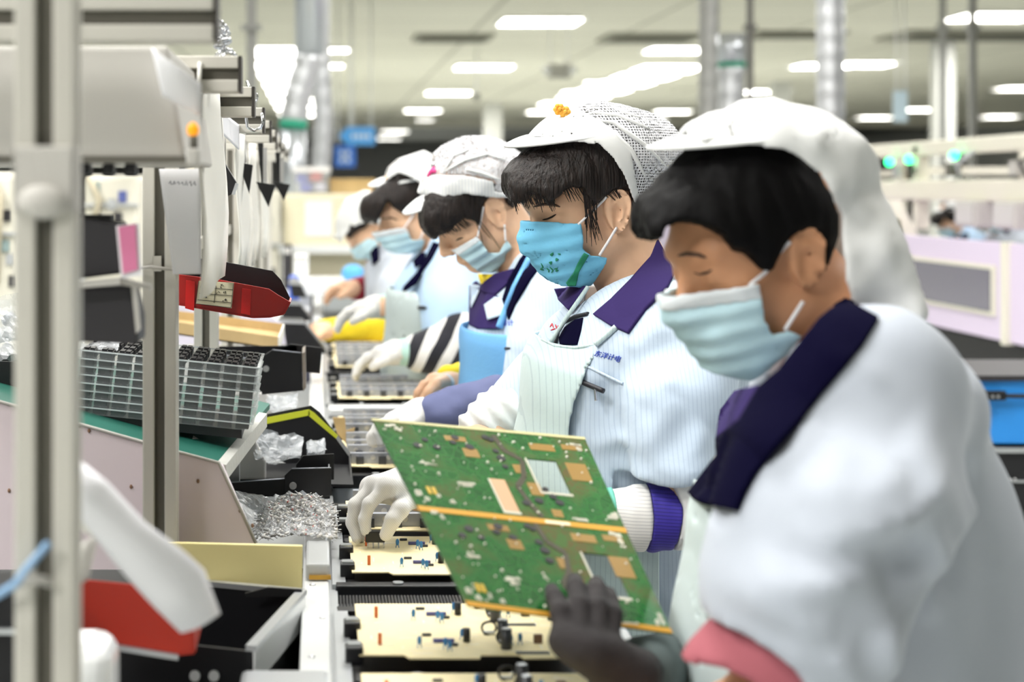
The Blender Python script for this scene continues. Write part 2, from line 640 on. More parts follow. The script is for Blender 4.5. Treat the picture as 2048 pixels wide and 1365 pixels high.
def ear_sdf(q, sgn):
    e = q - np.array((-0.006, 0.0705 * sgn, -0.012))
    a = math.radians(20)
    u = e[:, 0] * math.cos(a) - e[:, 1] * sgn * math.sin(a)
    w = e[:, 0] * math.sin(a) + e[:, 1] * sgn * math.cos(a)
    v = e[:, 2]
    t = math.radians(-12)
    u, v = u * math.cos(t) - v * math.sin(t), u * math.sin(t) + v * math.cos(t)
    uu = u + 0.004
    # outline: wide above, narrow lobe
    wd = 0.0185 + 0.004 * np.clip(v / 0.03, -1, 1)
    k = np.sqrt((uu / wd) ** 2 + (v / 0.031) ** 2)
    d2 = (k - 1) * 0.019
    w0 = w - 0.006 - 0.05 * np.clip(-uu, 0, 0.03)
    body = np.sqrt(np.maximum(d2, 0) ** 2 + np.maximum(np.abs(w0) - 0.0025, 0) ** 2) - 0.0022
    rim = np.sqrt((d2 + 0.0022) ** 2 + (w0 - 0.0045) ** 2) - 0.0038
    rim = np.where(uu > 0.012, rim + (uu - 0.012) * 0.8, rim)
    anti = np.sqrt(((np.sqrt(((uu + 0.001) / 0.0105) ** 2 + ((v + 0.001) / 0.018) ** 2) - 1) * 0.011) ** 2 + (w0 - 0.0035) ** 2) - 0.0026
    anti = np.where(uu > 0.004, anti + (uu - 0.004) * 0.7, anti)
    bowl = np.sqrt(((uu - 0.002) / 0.008) ** 2 + ((v + 0.003) / 0.013) ** 2 + ((w0 - 0.003) / 0.009) ** 2)
    bowl = (bowl - 1) * 0.008
    groove = np.sqrt(((np.sqrt((uu / (wd * 0.74)) ** 2 + (v / 0.0235) ** 2) - 1) * 0.014) ** 2 + (w0 - 0.0055) ** 2) - 0.0040
    groove = np.where(uu > 0.006, groove + (uu - 0.006), groove)
    d = smin(smin(body, rim, 0.002), anti, 0.002)
    d = smax(d, -bowl, 0.002)
    d = smax(d, -groove, 0.0015)
    trag = ell(np.stack([uu, v, w0], 1), (0.0115, -0.004, 0.001), (0.004, 0.006, 0.004))
    d = smin(d, trag, 0.003)
    root = ell(np.stack([uu, v, w0], 1), (0.008, -0.002, -0.007), (0.012, 0.022, 0.007))
    return smin(d, root, 0.004)


def face_sdf(q, ears=True):
    """Female head in its own axes: x forward, y left, z up, origin between the ears."""
    a = np.abs(q[:, 1])
    s = np.stack([q[:, 0], a, q[:, 2]], 1)
    d = ell(q, (-0.012, 0, 0.036), (0.093, 0.073, 0.084))
    d = smin(d, ell(q, (0.026, 0, -0.026), (0.060, 0.060, 0.082)), 0.03)
    d = smin(d, cone(s, (-0.004, 0.050, -0.058), (0.050, 0.020, -0.088), 0.020, 0.017), 0.025)
    d = smin(d, ell(q, (0.058, 0, -0.088), (0.026, 0.026, 0.018)), 0.02)
    d = smin(d, ell(s, (0.052, 0.036, -0.026), (0.026, 0.026, 0.026)), 0.02)
    d = smin(d, ell(q, (0.070, 0, 0.022), (0.020, 0.052, 0.014)), 0.018)
    d = smax(d, -ell(s, (0.098, 0.032, -0.003), (0.016, 0.017, 0.012)), 0.012)
    d = smin(d, ell(s, (0.068, 0.031, -0.003), (0.0165, 0.0165, 0.0145)), 0.004)
    d = smin(d, cone(q, (0.084, 0, 0.006), (0.106, 0, -0.030), 0.008, 0.010), 0.012)
    d = smin(d, ell(s, (0.094, 0.011, -0.036), (0.009, 0.008, 0.008)), 0.008)
    d = smin(d, ell(q, (0.080, 0, -0.064), (0.014, 0.026, 0.012)), 0.012)
    if ears:
        d = np.minimum(d, np.where(q[:, 1] > 0.03, ear_sdf(q, 1), 1.0))
        d = np.minimum(d, np.where(q[:, 1] < -0.03, ear_sdf(q, -1), 1.0))
    return d


def mask_base(q):
    d = face_sdf(q, False)
    d = smin(d, cone(q, (0.083, 0, -0.025), (0.062, 0, -0.088), 0.026, 0.026), 0.03)
    s = np.stack([q[:, 0], np.abs(q[:, 1]), q[:, 2]], 1)
    d = smin(d, cone(s, (0.05, 0.03, -0.05), (0.02, 0.05, -0.06), 0.026, 0.02), 0.03)
    return d


class Person:
    def __init__(s, name, loc, label, ear, Yc, sc=1.0, yaw=0, pitch=10, roll=0, group=None):
        s.root = empty(name, loc, label, 'person', group)
        s.loc = np.array(loc, float)
        s.Y = Yc
        s.sc = sc
        s.R = basis(yaw, pitch, roll)
        el = np.array((-0.010, 0.078, -0.012))
        ye = Yc + sc * (s.R @ el)[1]
        s.c = at(ear[0], ear[1], ye) - sc * (s.R @ el)
        s.Yn = Yc - 0.06 * sc

    def q(s, p):
        return (p - s.c) @ s.R / s.sc

    def w(s, q):
        return s.c + s.sc * (s.R @ np.array(q, float))

    def face(s, p, ears=True):
        return face_sdf(s.q(p), ears) * s.sc

    def part(s, name, f, lo, hi, h, m, parent=None, it=1):
        return sdf_obj(name, f, lo, hi, h, m, parent or s.root, it, orig=s.loc)

    def mb(s):
        return MB(s.loc)

    def box(s, r=0.17):
        return s.c - r, s.c + r

    # --- pieces
    def neck(s, p, base, r0=0.052, r1=0.058):
        return cone(p, s.w((-0.028, 0, -0.045)), base, r0, r1)

    def mask(s, outline, m, pleat_dir, topm=None, topline=None, straps=(), h=0.0026, npl=3, fan=0.0012):
        Yp = s.Yn + 0.02
        def base(p):
            return mask_base(s.q(p)) * s.sc
        def wob(p):
            t = p @ s.R[:, 2]
            return fan * np.sin(t * 2 * math.pi / 0.021) + 0.0012 * noise(p, 60, 3)
        def shell(p):
            return smax(np.abs(base(p) - 0.0055 - wob(p)) - 0.0021, poly2(p, outline, Yp), 0.001)
        lo, hi = s.c - 0.16 * s.sc, s.c + 0.13 * s.sc
        o = s.part('face_mask', shell, lo, hi, h, m)
        if topline:
            top = lambda p: cut(np.abs(base(p) - 0.0068 - wob(p)) - 0.0023, poly2(p, outline, Yp), poly2(p, topline, Yp))
            s.part('nose_band', top, lo, hi, h, topm or M_masktop, o)
        f = lambda p: np.minimum(s.face(p), base(p) - 0.004)
        mb = s.mb()
        for st in straps:
            pts = []
            n = 8
            px = []
            for i in range(len(st) - 1):
                for k in range(n):
                    t = k / n
                    px.append((st[i][0] * (1 - t) + st[i + 1][0] * t, st[i][1] * (1 - t) + st[i + 1][1] * t))
            px.append(st[-1])
            pts = hit(f, px, s.Y - 0.2, s.Y + 0.05, 0.0025)
            mb.tube(pts, 0.0021 * s.sc, 6)
        mb.build('ear_loop', M_strap, o)
        s.maskf = lambda p: base(p) - 0.0076 - wob(p)
        return o

    def stroke(s, name, f, pxs, r, m, parent=None, off=0.0, n=6, Y0=None, taper=True):
        """A thin raised line laid on surface f along frame pixels; one mesh for all the lines given."""
        mb = s.mb()
        for px in pxs:
            dense = []
            for i in range(len(px) - 1):
                for k in range(n):
                    t = k / n
                    dense.append((px[i][0] * (1 - t) + px[i + 1][0] * t, px[i][1] * (1 - t) + px[i + 1][1] * t))
            dense.append(px[-1])
            pts = hit(f, dense, (s.Y - 0.35) if Y0 is None else Y0, s.Y + 0.2, off)
            L = len(pts)
            rr = [r * (math.sin(math.pi * (i + 0.6) / (L + 0.2)) ** 0.5 if taper else 1) for i in range(L)]
            mb.tube(pts, rr, 6)
        return mb.build(name, m, parent or s.root)

    def patch(s, name, f, poly, m, parent=None, off=0.002, th=0.0015, h=5.0, Y0=None):
        """A flat piece of material of the given outline lying on surface f."""
        bm = bmesh.new()
        fc = bm.faces.new([bm.verts.new((x, y, 0)) for x, y in poly])
        if fc.normal.z < 0 or True:
            bmesh.ops.triangulate(bm, faces=bm.faces[:])
        for _ in range(6):
            es = [e for e in bm.edges if e.calc_length() > h]
            if not es:
                break
            bmesh.ops.subdivide_edges(bm, edges=es, cuts=1)
            bmesh.ops.triangulate(bm, faces=bm.faces[:])
        pts = hit(f, [(v.co.x, v.co.y) for v in bm.verts], (s.Y - 0.35) if Y0 is None else Y0, s.Y + 0.25, off)
        for v, p in zip(bm.verts, pts):
            v.co = Vector(p - s.loc)
        me = bpy.data.meshes.new(name)
        bm.to_mesh(me); bm.free()
        o = link(name, me, m, parent or s.root, smooth=True)
        md = o.modifiers.new('Solidify', 'SOLIDIFY'); md.thickness = th; md.offset = 0
        return o

    def writing(s, name, f, text, px, size, rot, m, parent=None, off=0.0015, Y0=None, shear=0.0, curv=0.0):
        """Embroidered characters laid on surface f; px: left end of the base line in frame pixels, size in pixels."""
        cu = bpy.data.curves.new(name, 'FONT')
        cu.body = text
        cu.size = 1.0
        cu.resolution_u = 2
        t = bpy.data.objects.new(name, cu)
        COL.objects.link(t)
        dg = bpy.context.evaluated_depsgraph_get()
        me = bpy.data.meshes.new_from_object(t.evaluated_get(dg))
        bpy.data.objects.remove(t); bpy.data.curves.remove(cu)
        n = len(me.vertices)
        if n == 0:
            return None
        c = np.empty(n * 3); me.vertices.foreach_get('co', c); c = c.reshape(-1, 3)
        a = math.radians(rot)
        x = c[:, 0] * size; y = c[:, 1] * size
        x = x + y * shear
        pix = np.stack([px[0] + x * math.cos(a) + y * math.sin(a), px[1] + x * math.sin(a) - y * math.cos(a)], 1)
        pts = hit(f, pix, (s.Y - 0.35) if Y0 is None else Y0, s.Y + 0.2, off) - s.loc
        me.vertices.foreach_set('co', pts.ravel())
        me.update()
        me.name = name
        me.materials.clear()
        o = link(name, me, m, parent or s.root)
        md = o.modifiers.new('Solidify', 'SOLIDIFY'); md.thickness = 0.0012; md.offset = 0
        return o


def visor_obj(P, name, prof, half, m, parent, Yc=None, thick=0.0026, th0=6.0, drop=0.012):
    """Peaked cap brim. prof: pixels of (root, tip) on the middle line; it fans out to HALF width and droops at the sides."""
    Yc = P.Y if Yc is None else Yc
    (ax, ay), (bx, by) = prof
    A = at(ax, ay, Yc); B = at(bx, by, Yc)
    fwd = B - A
    L = np.linalg.norm(fwd); fwd = fwd / L
    lat = P.R[:, 1]
    lat = lat - fwd * (lat @ fwd); lat /= np.linalg.norm(lat)
    up = np.cross(fwd, lat); up = up if up[2] > 0 else -up
    grid = []
    for i in range(25):
        a = -1 + 2 * i / 24
        ang = a * math.radians(80)
        row = []
        for j in range(9):
            t = j / 8
            back = -(1 - math.cos(ang)) * half * 0.78        # the root line follows the forehead
            x = back + t * L * max(0.0, (1 - abs(a) ** 3.0))
            y = half * math.sin(ang) * (1 + 0.06 * t)
            z = -drop * (a * a) * (1.0) + 0.006 * math.sin(math.pi * t) * (1 - a * a)
            row.append(A + fwd * x + lat * y + up * z - P.loc)
        grid.append(row)
    mb = MB()
    mb.sheet(grid)
    o = mb.build(name, m, parent, solid=thick)
    return o


def hand_sdf(p, wrist, knuckles, fingers, thumb, rp=0.017, rw=0.024, k=0.006):
    """Palm from the wrist to the knuckles, fingers as jointed chains rooted at the knuckles, and a thumb off the side of the palm."""
    d = None
    for kn in knuckles:
        e = cone(p, wrist, kn, rw, rp)
        d = e if d is None else smin(d, e, 0.012)
    for fg, r in fingers:
        rs = [r * 1.08] + [r * (1.02 - 0.07 * i) for i in range(1, len(fg))]
        d = smin(d, chain(p, fg, rs, 0.004), k)
    if thumb is not None:
        tp, tr = thumb
        d = smin(d, chain(p, tp, [tr * 1.5, tr * 1.15, tr, tr * 0.9][:len(tp)], 0.006), 0.008)
    return d
# ---------------------------------------------------------------- the hall
CEIL = 3.6


def ceiling_mat():
    m = mat('ceiling_tiles', (214, 211, 196), 0.85)
    nt = m.node_tree; b = nt.nodes['Principled BSDF']
    tc = nt.nodes.new('ShaderNodeTexCoord')
    br = nt.nodes.new('ShaderNodeTexBrick')
    br.offset = 0.0
    br.inputs['Color1'].default_value = lin((216, 213, 198)); br.inputs['Color2'].default_value = lin((210, 207, 192))
    br.inputs['Mortar'].default_value = lin((172, 170, 156))
    br.inputs['Scale'].default_value = 1.0
    br.inputs['Brick Width'].default_value = 2.4; br.inputs['Row Height'].default_value = 2.4
    br.inputs['Mortar Size'].default_value = 0.035
    nt.links.new(tc.outputs['Object'], br.inputs['Vector'])
    nt.links.new(br.outputs['Color'], b.inputs['Base Color'])
    return m


def floor_mat():
    m = mat('floor_vinyl', (196, 200, 196), 0.35, var=0.04, vscale=1.5)
    return m


def structure(o, label=None):
    return tag(o, label, None, None, 'structure')


structure(MB((0, 30, 0)).box((-14, -4, -.1), (26, 95, 0)).build('floor', floor_mat()))
structure(MB((0, 30, CEIL)).box((-14, -4.0, CEIL), (26, 64, CEIL + .1)).build('ceiling', ceiling_mat()))
M_dim = mat('shaded_far_ceiling', (150, 150, 144), .9)  # darker than the near ceiling: the unlit far part's shade painted in
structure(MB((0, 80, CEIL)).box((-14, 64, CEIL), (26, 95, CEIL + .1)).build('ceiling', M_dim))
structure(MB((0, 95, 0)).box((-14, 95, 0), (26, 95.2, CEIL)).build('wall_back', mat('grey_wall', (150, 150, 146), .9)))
structure(MB((-14, 30, 0)).box((-14.2, -4, 0), (-14, 95, CEIL)).build('wall_left', mat('white_wall', (232, 232, 226), .9)))
structure(MB((26, 30, 0)).box((26, -4, 0), (26.2, 95, CEIL)).build('wall_right', mat('white_wall', (232, 232, 226), .9)))
structure(MB((6, -4, 0)).box((-14, -4.2, 0), (26, -4, CEIL)).build('wall_front', mat('grey_wall', (150, 150, 146), .9)))
structure(MB((0, 64, 3.4)).box((-14, 63.8, 3.40), (26, 64.2, CEIL)).build('trim_1', mat('cream_soffit', (226, 223, 208), .85)))
for i, (px, Yc, w) in enumerate(((985, 50, .5), (1560, 40, .4), (1885, 28, .3))):
    x = (px - VX) / F * Yc
    structure(MB((x, Yc, 0)).box((x - w / 2, Yc - w / 2, 0), (x + w / 2, Yc + w / 2, CEIL)).build('trim_%d' % (i + 2), mat('pillar_paint', (214, 214, 208), .8)))

M_lamp = mat('lit_diffuser', (255, 255, 255), .5, emis=(255, 252, 244), estr=9.0)
M_lampframe = mat('lamp_frame', (240, 240, 238), .5)
LAMPS = [(1080, 40), (968, 132), (897, 184), (846, 220), (850, 238), (790, 262), (778, 276), (1360, 97), (1990, 30), (1725, 126), (1648, 129), (1170, 183), (1196, 163), (1090, 223), (1345, 222), (1300, 238), (1502, 182), (1530, 182),
         (1750, 234), (1843, 218), (2000, 232), (1915, 267), (1962, 267), (2046, 175), (567, 97), (662, 97), (655, 129)]
LAB = {(1080, 40): 'nearest glowing light panel of the middle row, near the top edge', (968, 132): 'second light panel of the middle row, over the bent worker\'s cap', (897, 184): 'third light panel of the middle row, beside the dome camera',
       (846, 220): 'fourth light panel of the middle row', (850, 238): 'short light panel just below the fourth of the middle row', (790, 262): 'light panel right beside the sky blue arrow sign', (778, 276): 'lower light panel beside the sky blue arrow sign',
       (1360, 97): 'light panel left of the green banded steel duct', (1990, 30): 'nearest light panel in the top right corner', (1725, 126): 'light panel immediately right of the straight crinkled silver duct', (1648, 129): 'light panel mostly hidden behind the straight crinkled silver duct',
       (1170, 183): 'light panel above the orange flower cap, left of the bright row', (1196, 163): 'small light panel close above the orange flower cap, at the bright row\'s left end', (1090, 223): 'light panel just behind the visor with the orange flower', (1345, 222): 'light panel right above the nearest worker\'s cap visor', (1300, 238): 'low light panel between the two front caps',
       (1502, 182): 'left of two small light panels behind the drop pole', (1530, 182): 'right of two small light panels behind the drop pole', (1750, 234): 'low light panel left of the faint pale blue sign', (1843, 218): 'light panel right of the faint pale blue sign', (2000, 232): 'light panel right of the grey drop pole, low on the right',
       (1915, 267): 'small far light panel left of the lowest right pair', (1962, 267): 'far light panel right of the lowest right pair', (2046, 175): 'light panel cut by the right picture edge', (567, 97): 'light panel just left of the rigid silver duct', (662, 97): 'short light panel just right of the rigid silver duct', (655, 129): 'small round-looking light right of the silver duct, below the short panel'}
for px, py in LAMPS:
    Yl = (CEIL - EYE) * F / (VY - py)
    x = (px - VX) / F * Yl
    small = (px, py) in ((1196, 163), (1502, 182), (655, 129), (850, 238), (1915, 267), (662, 97))
    w = .30 if small else .56
    r = empty('ceiling_light', (x, Yl, CEIL), LAB[(px, py)], 'ceiling light', 'ceiling light panels')
    f = in_root(r)
    a, bb = w + .03, w + .03
    for lo, hi in (((x - a, Yl - bb, CEIL - .04), (x + a, Yl - w, CEIL)), ((x - a, Yl + w, CEIL - .04), (x + a, Yl + bb, CEIL)), ((x - a, Yl - w, CEIL - .04), (x - w, Yl + w, CEIL)), ((x + w, Yl - w, CEIL - .04), (x + a, Yl + w, CEIL))):
        f.box(lo, hi)
    f.build('frame', M_lampframe, r)
    in_root(r).box((x - w, Yl - w, CEIL - .03), (x + w, Yl + w, CEIL - .002)).build('diffuser', M_lamp, r)
for X, ys, where in ((-.62, (31, 34, 37, 40.5, 44, 48, 52, 57), 'left of the silver ducts'), (7.0, (35, 37.5, 40, 43, 46, 50), 'behind the caps in the middle')):
    for Yl in ys:
        r = empty('ceiling_light', (X, Yl, CEIL), 'bright light panel, one of a close-set row ' + where, 'ceiling light', 'close row of light panels ' + where)
        in_root(r).box((X - .62, Yl - .85, CEIL - .04), (X + .62, Yl + .85, CEIL)).build('frame', M_lampframe, r)
        in_root(r).box((X - .6, Yl - .83, CEIL - .05), (X + .6, Yl + .83, CEIL - .04)).build('diffuser', M_lamp, r)

M_vent = mat('vent_grey', (150, 148, 134), .8)
M_ventd = mat('vent_slot', (104, 102, 92), .8)
for px, py, w, d, lab in ((905, 73, .62, .62, 'grey air vent in the ceiling between the two nearest middle light panels'), (1300, 73, .75, .7, 'grey air vent in the ceiling right of the nearest middle light panel'),
                          (1960, 68, 1.4, .8, 'wide grey air vent in the ceiling below the light panel in the right corner'), (1590, 66, .7, .5, 'grey air vent in the ceiling beside the crinkled silver duct')):
    Yl = (CEIL - EYE) * F / (VY - py); x = (px - VX) / F * Yl
    r = empty('ceiling_vent', (x, Yl, CEIL), lab, 'vent')
    in_root(r).box((x - w, Yl - d, CEIL - .05), (x + w, Yl + d, CEIL)).build('frame', M_vent, r)
    g = in_root(r)
    for k in range(7):
        yy = Yl - d * .8 + k * d * .25
        g.box((x - w * .85, yy, CEIL - .065), (x + w * .85, yy + d * .1, CEIL - .05))
    g.build('grille', M_ventd, r)

# hanging fittings under the ceiling
Yl = 24.0
x = (1118 - VX) / F * Yl
r = empty('emergency_light', (x, Yl, at(0, 140, Yl)[2]), 'grey twin-head emergency light hanging under the ceiling', 'emergency light')
z0 = at(0, 158, Yl)[2]; z1 = at(0, 128, Yl)[2]
in_root(r).box((x - .16, Yl - .06, z0), (x + .16, Yl + .06, z1)).build('body', mat('fitting_grey', (186, 184, 174), .6), r, bevel=.02)
for s in (-.12, .12):
    in_root(r).cyl((x + s, Yl, z1), (x + s, Yl, CEIL), .008).build('hanger_rod', M_lampframe, r)
    in_root(r).ball((x + s * 1.5, Yl - .08, z0 + .12), .06).build('lamp_head', M_lampframe, r)
Yl = 30.0; x = (953 - VX) / F * Yl
r = empty('dome_camera', (x, Yl, at(0, 195, Yl)[2]), 'small black dome camera hanging beside the middle row of lights', 'camera')
in_root(r).ball((x, Yl, at(0, 194, Yl)[2]), .06).build('dome', M_zip, r)
in_root(r).cyl((x, Yl, at(0, 194, Yl)[2]), (x, Yl, CEIL), .015).build('rod', M_lampframe, r)
for px, y0, Yl, w, lab in ((1500, 240, 14.0, .022, 'thin dark drop pole beside the ribbed metal duct, capped by a ceiling bracket'), (1945, 270, 17.0, .03, 'grey drop pole hanging over the right-hand line'), (1885, 255, 20, .03, 'pale drop pole hanging left of the grey one over the right-hand line'), (503, 420, 12.0, .035, 'grey service pole standing left of the silver duct')):
    x = (px - VX) / F * Yl
    zb = at(0, y0, Yl)[2]
    r = empty('drop_pole', (x, Yl, zb), lab, 'pole')
    pm = mat('pole_grey', (150, 150, 146), .5) if px != 1500 else mat('pole_dark', (110, 108, 104), .5)
    in_root(r).box((x - w, Yl - w, zb - .6), (x + w, Yl + w, CEIL)).build('post', pm, r)
    in_root(r).box((x - w * 2.5, Yl - w * 2.5, CEIL - .12), (x + w * 2.5, Yl + w * 2.5, CEIL)).build('bracket', pm, r)
    in_root(r).box((x - w * 2, Yl - w * 2, at(0, 60, Yl)[2]), (x + w * 2, Yl + w * 2, at(0, 50, Yl)[2])).build('collar', pm, r)

# silver extraction ducts
M_foil = mat('crinkled_foil', (222, 224, 228), .35, metal=.6, bump=1.0, bscale=26)
M_galv = mat('galvanised_steel', (206, 210, 216), .3, metal=.7, bump=.1, bscale=8)
M_gband = mat('green_band', (40, 160, 128), .5)


def flex(mb, pts, r, pitch=.04):
    pts = [np.array(p) for p in pts]
    out, rs = [], []
    n = 0
    for i in range(len(pts) - 1):
        L = np.linalg.norm(pts[i + 1] - pts[i]); k = max(2, int(L / (pitch / 2)))
        for j in range(k):
            out.append(pts[i] + (pts[i + 1] - pts[i]) * j / k); rs.append(r * (1.0 if n % 2 else .91) * (1 + .03 * math.sin(n * 1.7))); n += 1
    out.append(pts[-1]); rs.append(r)
    return mb.tube(out, rs, 20)


Y = 12.0
r = empty('air_duct', at(620, 330, Y), 'silver duct with green band left of the blue signs, rigid above and flexible below', 'duct')
in_root(r).cyl(at(619, 108, Y), (at(619, 0, Y)[0], Y, CEIL), .1, seg=28).build('rigid_pipe', M_galv, r)
flex(in_root(r), [at(619, 108, Y), at(612, 140, Y), at(596, 190, Y), at(587, 242, Y)], .098, .07).build('flexible_hose', M_foil, r)
in_root(r).cyl(at(586, 258, Y), at(587, 240, Y), .098, seg=24).build('green_band', M_gband, r)
in_root(r).cyl(at(586, 420, Y), at(586, 258, Y), .09, seg=24).build('lower_pipe', M_galv, r)
Y = 13.0
r = empty('air_duct', at(645, 350, Y), 'narrow crinkled silver hose hanging right behind the green banded duct', 'duct')
flex(in_root(r), [at(640, 350, Y), at(648, 250, Y), at(640, 100, Y), (at(640, 0, Y)[0], Y, CEIL)], .075, .07).build('flexible_hose', M_foil, r)
Y = 12.0
r = empty('air_duct', at(1661, 330, Y), 'straight crinkled silver duct rising behind the nearest worker\'s cap', 'duct')
flex(in_root(r), [at(1661, 420, Y), at(1661, 0, Y), (at(1661, 0, Y)[0], Y, CEIL)], .1, .07).build('flexible_hose', M_foil, r)
Y = 14.0
r = empty('air_duct', at(1465, 300, Y), 'steel duct with a green band above the middle worker\'s cap', 'duct')
in_root(r).cyl(at(1463, 126, Y), at(1463, 68, Y), .112, seg=28).build('rigid_pipe', M_galv, r)
in_root(r).cyl(at(1463, 134, Y), at(1463, 126, Y), .115, seg=24).build('green_band', M_gband, r)
flex(in_root(r), [at(1460, 420, Y), at(1463, 134, Y)], .11, .08).build('flexible_hose', M_foil, r)
Y = 14.6
r = empty('air_duct', at(1418, 300, Y), 'dull grey hose left of the green banded steel duct', 'duct')
flex(in_root(r), [at(1418, 420, Y), at(1418, 90, Y), (at(1418, 0, Y)[0], Y, CEIL)], .09, .08).build('flexible_hose', mat('dull_foil', (190, 190, 188), .45, metal=.5, bump=.8, bscale=20), r)

# hanging signs
M_sblue = mat('sign_blue', (84, 166, 236), .5)
M_sblue2 = mat('sign_deep_blue', (70, 130, 226), .5)
M_sw = mat('sign_white', (232, 244, 252), .5)
Y = 22.0
def plate(mb, pts, Y, th, mi=0):
    return mb.prism([at(x, y, Y) for x, y in pts], (0, th, 0), mi)
r = empty('hanging_sign', at(715, 290, Y), 'sky blue arrow sign pointing left, hung under the ceiling', 'sign')
plate(in_root(r), [(678, 272), (694, 254), (750, 254), (750, 290), (694, 290)], Y, .05).build('board', M_sblue, r)
mk = in_root(r)
for a in (704, 714, 724, 734):
    plate(mk, [(a, 268), (a + 6, 268), (a + 6, 277), (a, 277)], Y - .012, .01)
mk.build('lettering', M_sw, r)
for a in (700, 742):
    in_root(r).cyl(at(a, 254, Y + .02), (at(a, 0, Y)[0], Y + .02, CEIL), .01).build('hanger_rod', M_lampframe, r)
r = empty('hanging_sign', at(690, 332, Y + .6), 'square deep blue sign hung below the arrow sign', 'sign')
plate(in_root(r), [(669, 292), (711, 292), (711, 334), (669, 334)], Y + .6, .05).build('board', M_sblue2, r)
mk = in_root(r)
for a, b in ((680, 302), (692, 302), (680, 316), (692, 316)):
    plate(mk, [(a, b), (a + 8, b), (a + 8, b + 9), (a, b + 9)], Y + .588, .01)
mk.build('lettering', M_sw, r)
for a in (676, 705):
    in_root(r).cyl(at(a, 292, Y + .62), (at(a, 0, Y + .6)[0], Y + .62, CEIL), .01).build('hanger_rod', M_lampframe, r)
Y = 20.
r = empty('hanging_sign', at(1802, 245, Y), 'faint pale blue upright sign hung over the right-hand line', 'sign')
plate(in_root(r), [(1788, 182), (1815, 182), (1815, 244), (1788, 244)], Y, .04).build('board', mat('sign_pale', (196, 216, 228), .5), r)
for a in (1793, 1810):
    in_root(r).cyl(at(a, 182, Y + .02), (at(a, 0, Y)[0], Y + .02, CEIL), .01).build('hanger_rod', M_lampframe, r)
# ---------------------------------------------------------------- conveyor line, carriers and boards
M_enamel = mat('white_enamel', (236, 238, 238), .22, spec=.6, bump=.05, bscale=20)
M_alu = mat('brushed_aluminium', (200, 203, 206), .35, metal=.7)
M_belt = mat('grey_belt', (118, 124, 128), .45)
M_black = mat('black_plastic', (20, 20, 24), .38, spec=.5)
M_blackm = mat('black_matt', (16, 16, 20), .6)
M_chain = mat('black_chain', (38, 38, 42), .35, metal=.4)
M_cream = mat('cream_laminate', (248, 232, 184), .55, var=.03, vscale=60)
M_silk = mat('white_silkscreen', (255, 250, 236), .6)
M_bluec = mat('blue_component', (60, 130, 190), .4)
M_orange = mat('orange_component', (214, 108, 50), .4)
M_sink = mat('grey_heat_sink', (168, 172, 182), .35, metal=.4)
M_dsink = mat('dark_component', (58, 60, 66), .4)
M_steel2 = mat('tinned_steel', (214, 214, 216), .3, metal=.9)
M_clip = mat('silver_clip', (190, 194, 198), .3, metal=.8)
ZB = .73

r = empty('conveyor', (.17, 4, 0), 'long assembly conveyor with white side rail running between workers and rack', 'conveyor')
in_root(r).box((-.018, 1.3, .60), (.014, 9, .724)).build('side_rail', M_enamel, r, bevel=.003)
in_root(r).box((.30, 1.3, .60), (.335, 9, .722)).build('side_rail', M_enamel, r, bevel=.003)
in_root(r).box((.014, 1.3, .690), (.30, 9, .700)).build('belt', M_belt, r)
in_root(r).box((.014, 1.3, .700), (.024, 9, .716)).build('guide_strip', M_alu, r)
in_root(r).box((.29, 1.3, .700), (.30, 9, .716)).build('guide_strip', M_alu, r)
ch = in_root(r)
for y0, y1 in ((2.005, 2.085), (3.66, 3.72)):
    for i in range(70):
        x = .026 + i * .0038
        ch.box((x, y0 + .012, .700), (x + .0024, y1 - .012, .716))
ch.build('ridged_mat', M_chain, r)
in_root(r).box((.024, 3.70, .700), (.29, 3.80, .727)).build('cross_bar', M_enamel, r)
sc_ = in_root(r)
for i in range(26):
    sc_.ball((.0055 if i % 2 else -.006, 1.45 + i * .16, .7245), (.004, .004, .0015), seg=8, rings=4)
sc_.build('rail_screw', M_steel2, r)
for y in (1.6, 4.2, 7.5):
    for x in (.0, .315):
        in_root(r).box((x - .02, y - .02, 0), (x + .02, y + .02, .60)).build('leg', M_alu, r)


def pallet(y0, y1, label, first):
    x0, x1 = .022, .292
    r = empty('board_carrier', (.157, y0, .70), label, 'carrier', 'black board carriers on the conveyor')
    f = in_root(r)
    f.box((x0, y0, .700), (x1, y0 + .022, .722)).box((x0, y1 - .022, .700), (x1, y1, .722))
    f.box((x0, y0 + .022, .700), (x0 + .014, y1 - .022, .718)).box((x1 - .014, y0 + .022, .700), (x1, y1 - .022, .718))
    m = (y0 + y1) / 2
    f.box((x0 + .014, m - .012, .700), (x1 - .014, m + .012, .722))
    f.box((x0 + .014, y0 + .022, .700), (x1 - .014, y1 - .022, .706))
    f.build('frame', M_black, r, bevel=.0015)
    in_root(r).box((x0 - .004, y0 + .01, .7165), (x0 + .012, y1 - .01, .7215)).build('slide_strip', M_alu, r)
    for yy in (y0 + .05, y0 + .15, m + .05, m + .15):
        if yy < y1 - .03:
            in_root(r).box((x0 + .006, yy, .718), (x0 + .024, yy + .022, .737)).build('latch', M_black, r, bevel=.002)
            in_root(r).box((x0 + .008, yy + .003, .737), (x0 + .022, yy + .018, .7395)).build('latch_plate', M_clip, r)
    for xx in (x0 + .075, x0 + .17):
        for yy in (y0 + .011, m):
            in_root(r).cyl((xx, yy, .722), (xx, yy, .7245), .0065).build('round_clip', M_clip, r)
    return r


def blk(r, name, x, y, w, d, h, m, z=ZB):
    in_root(r).box((x - w / 2, y - d / 2, z), (x + w / 2, y + d / 2, z + h)).build(name, m, r, bevel=.0008)


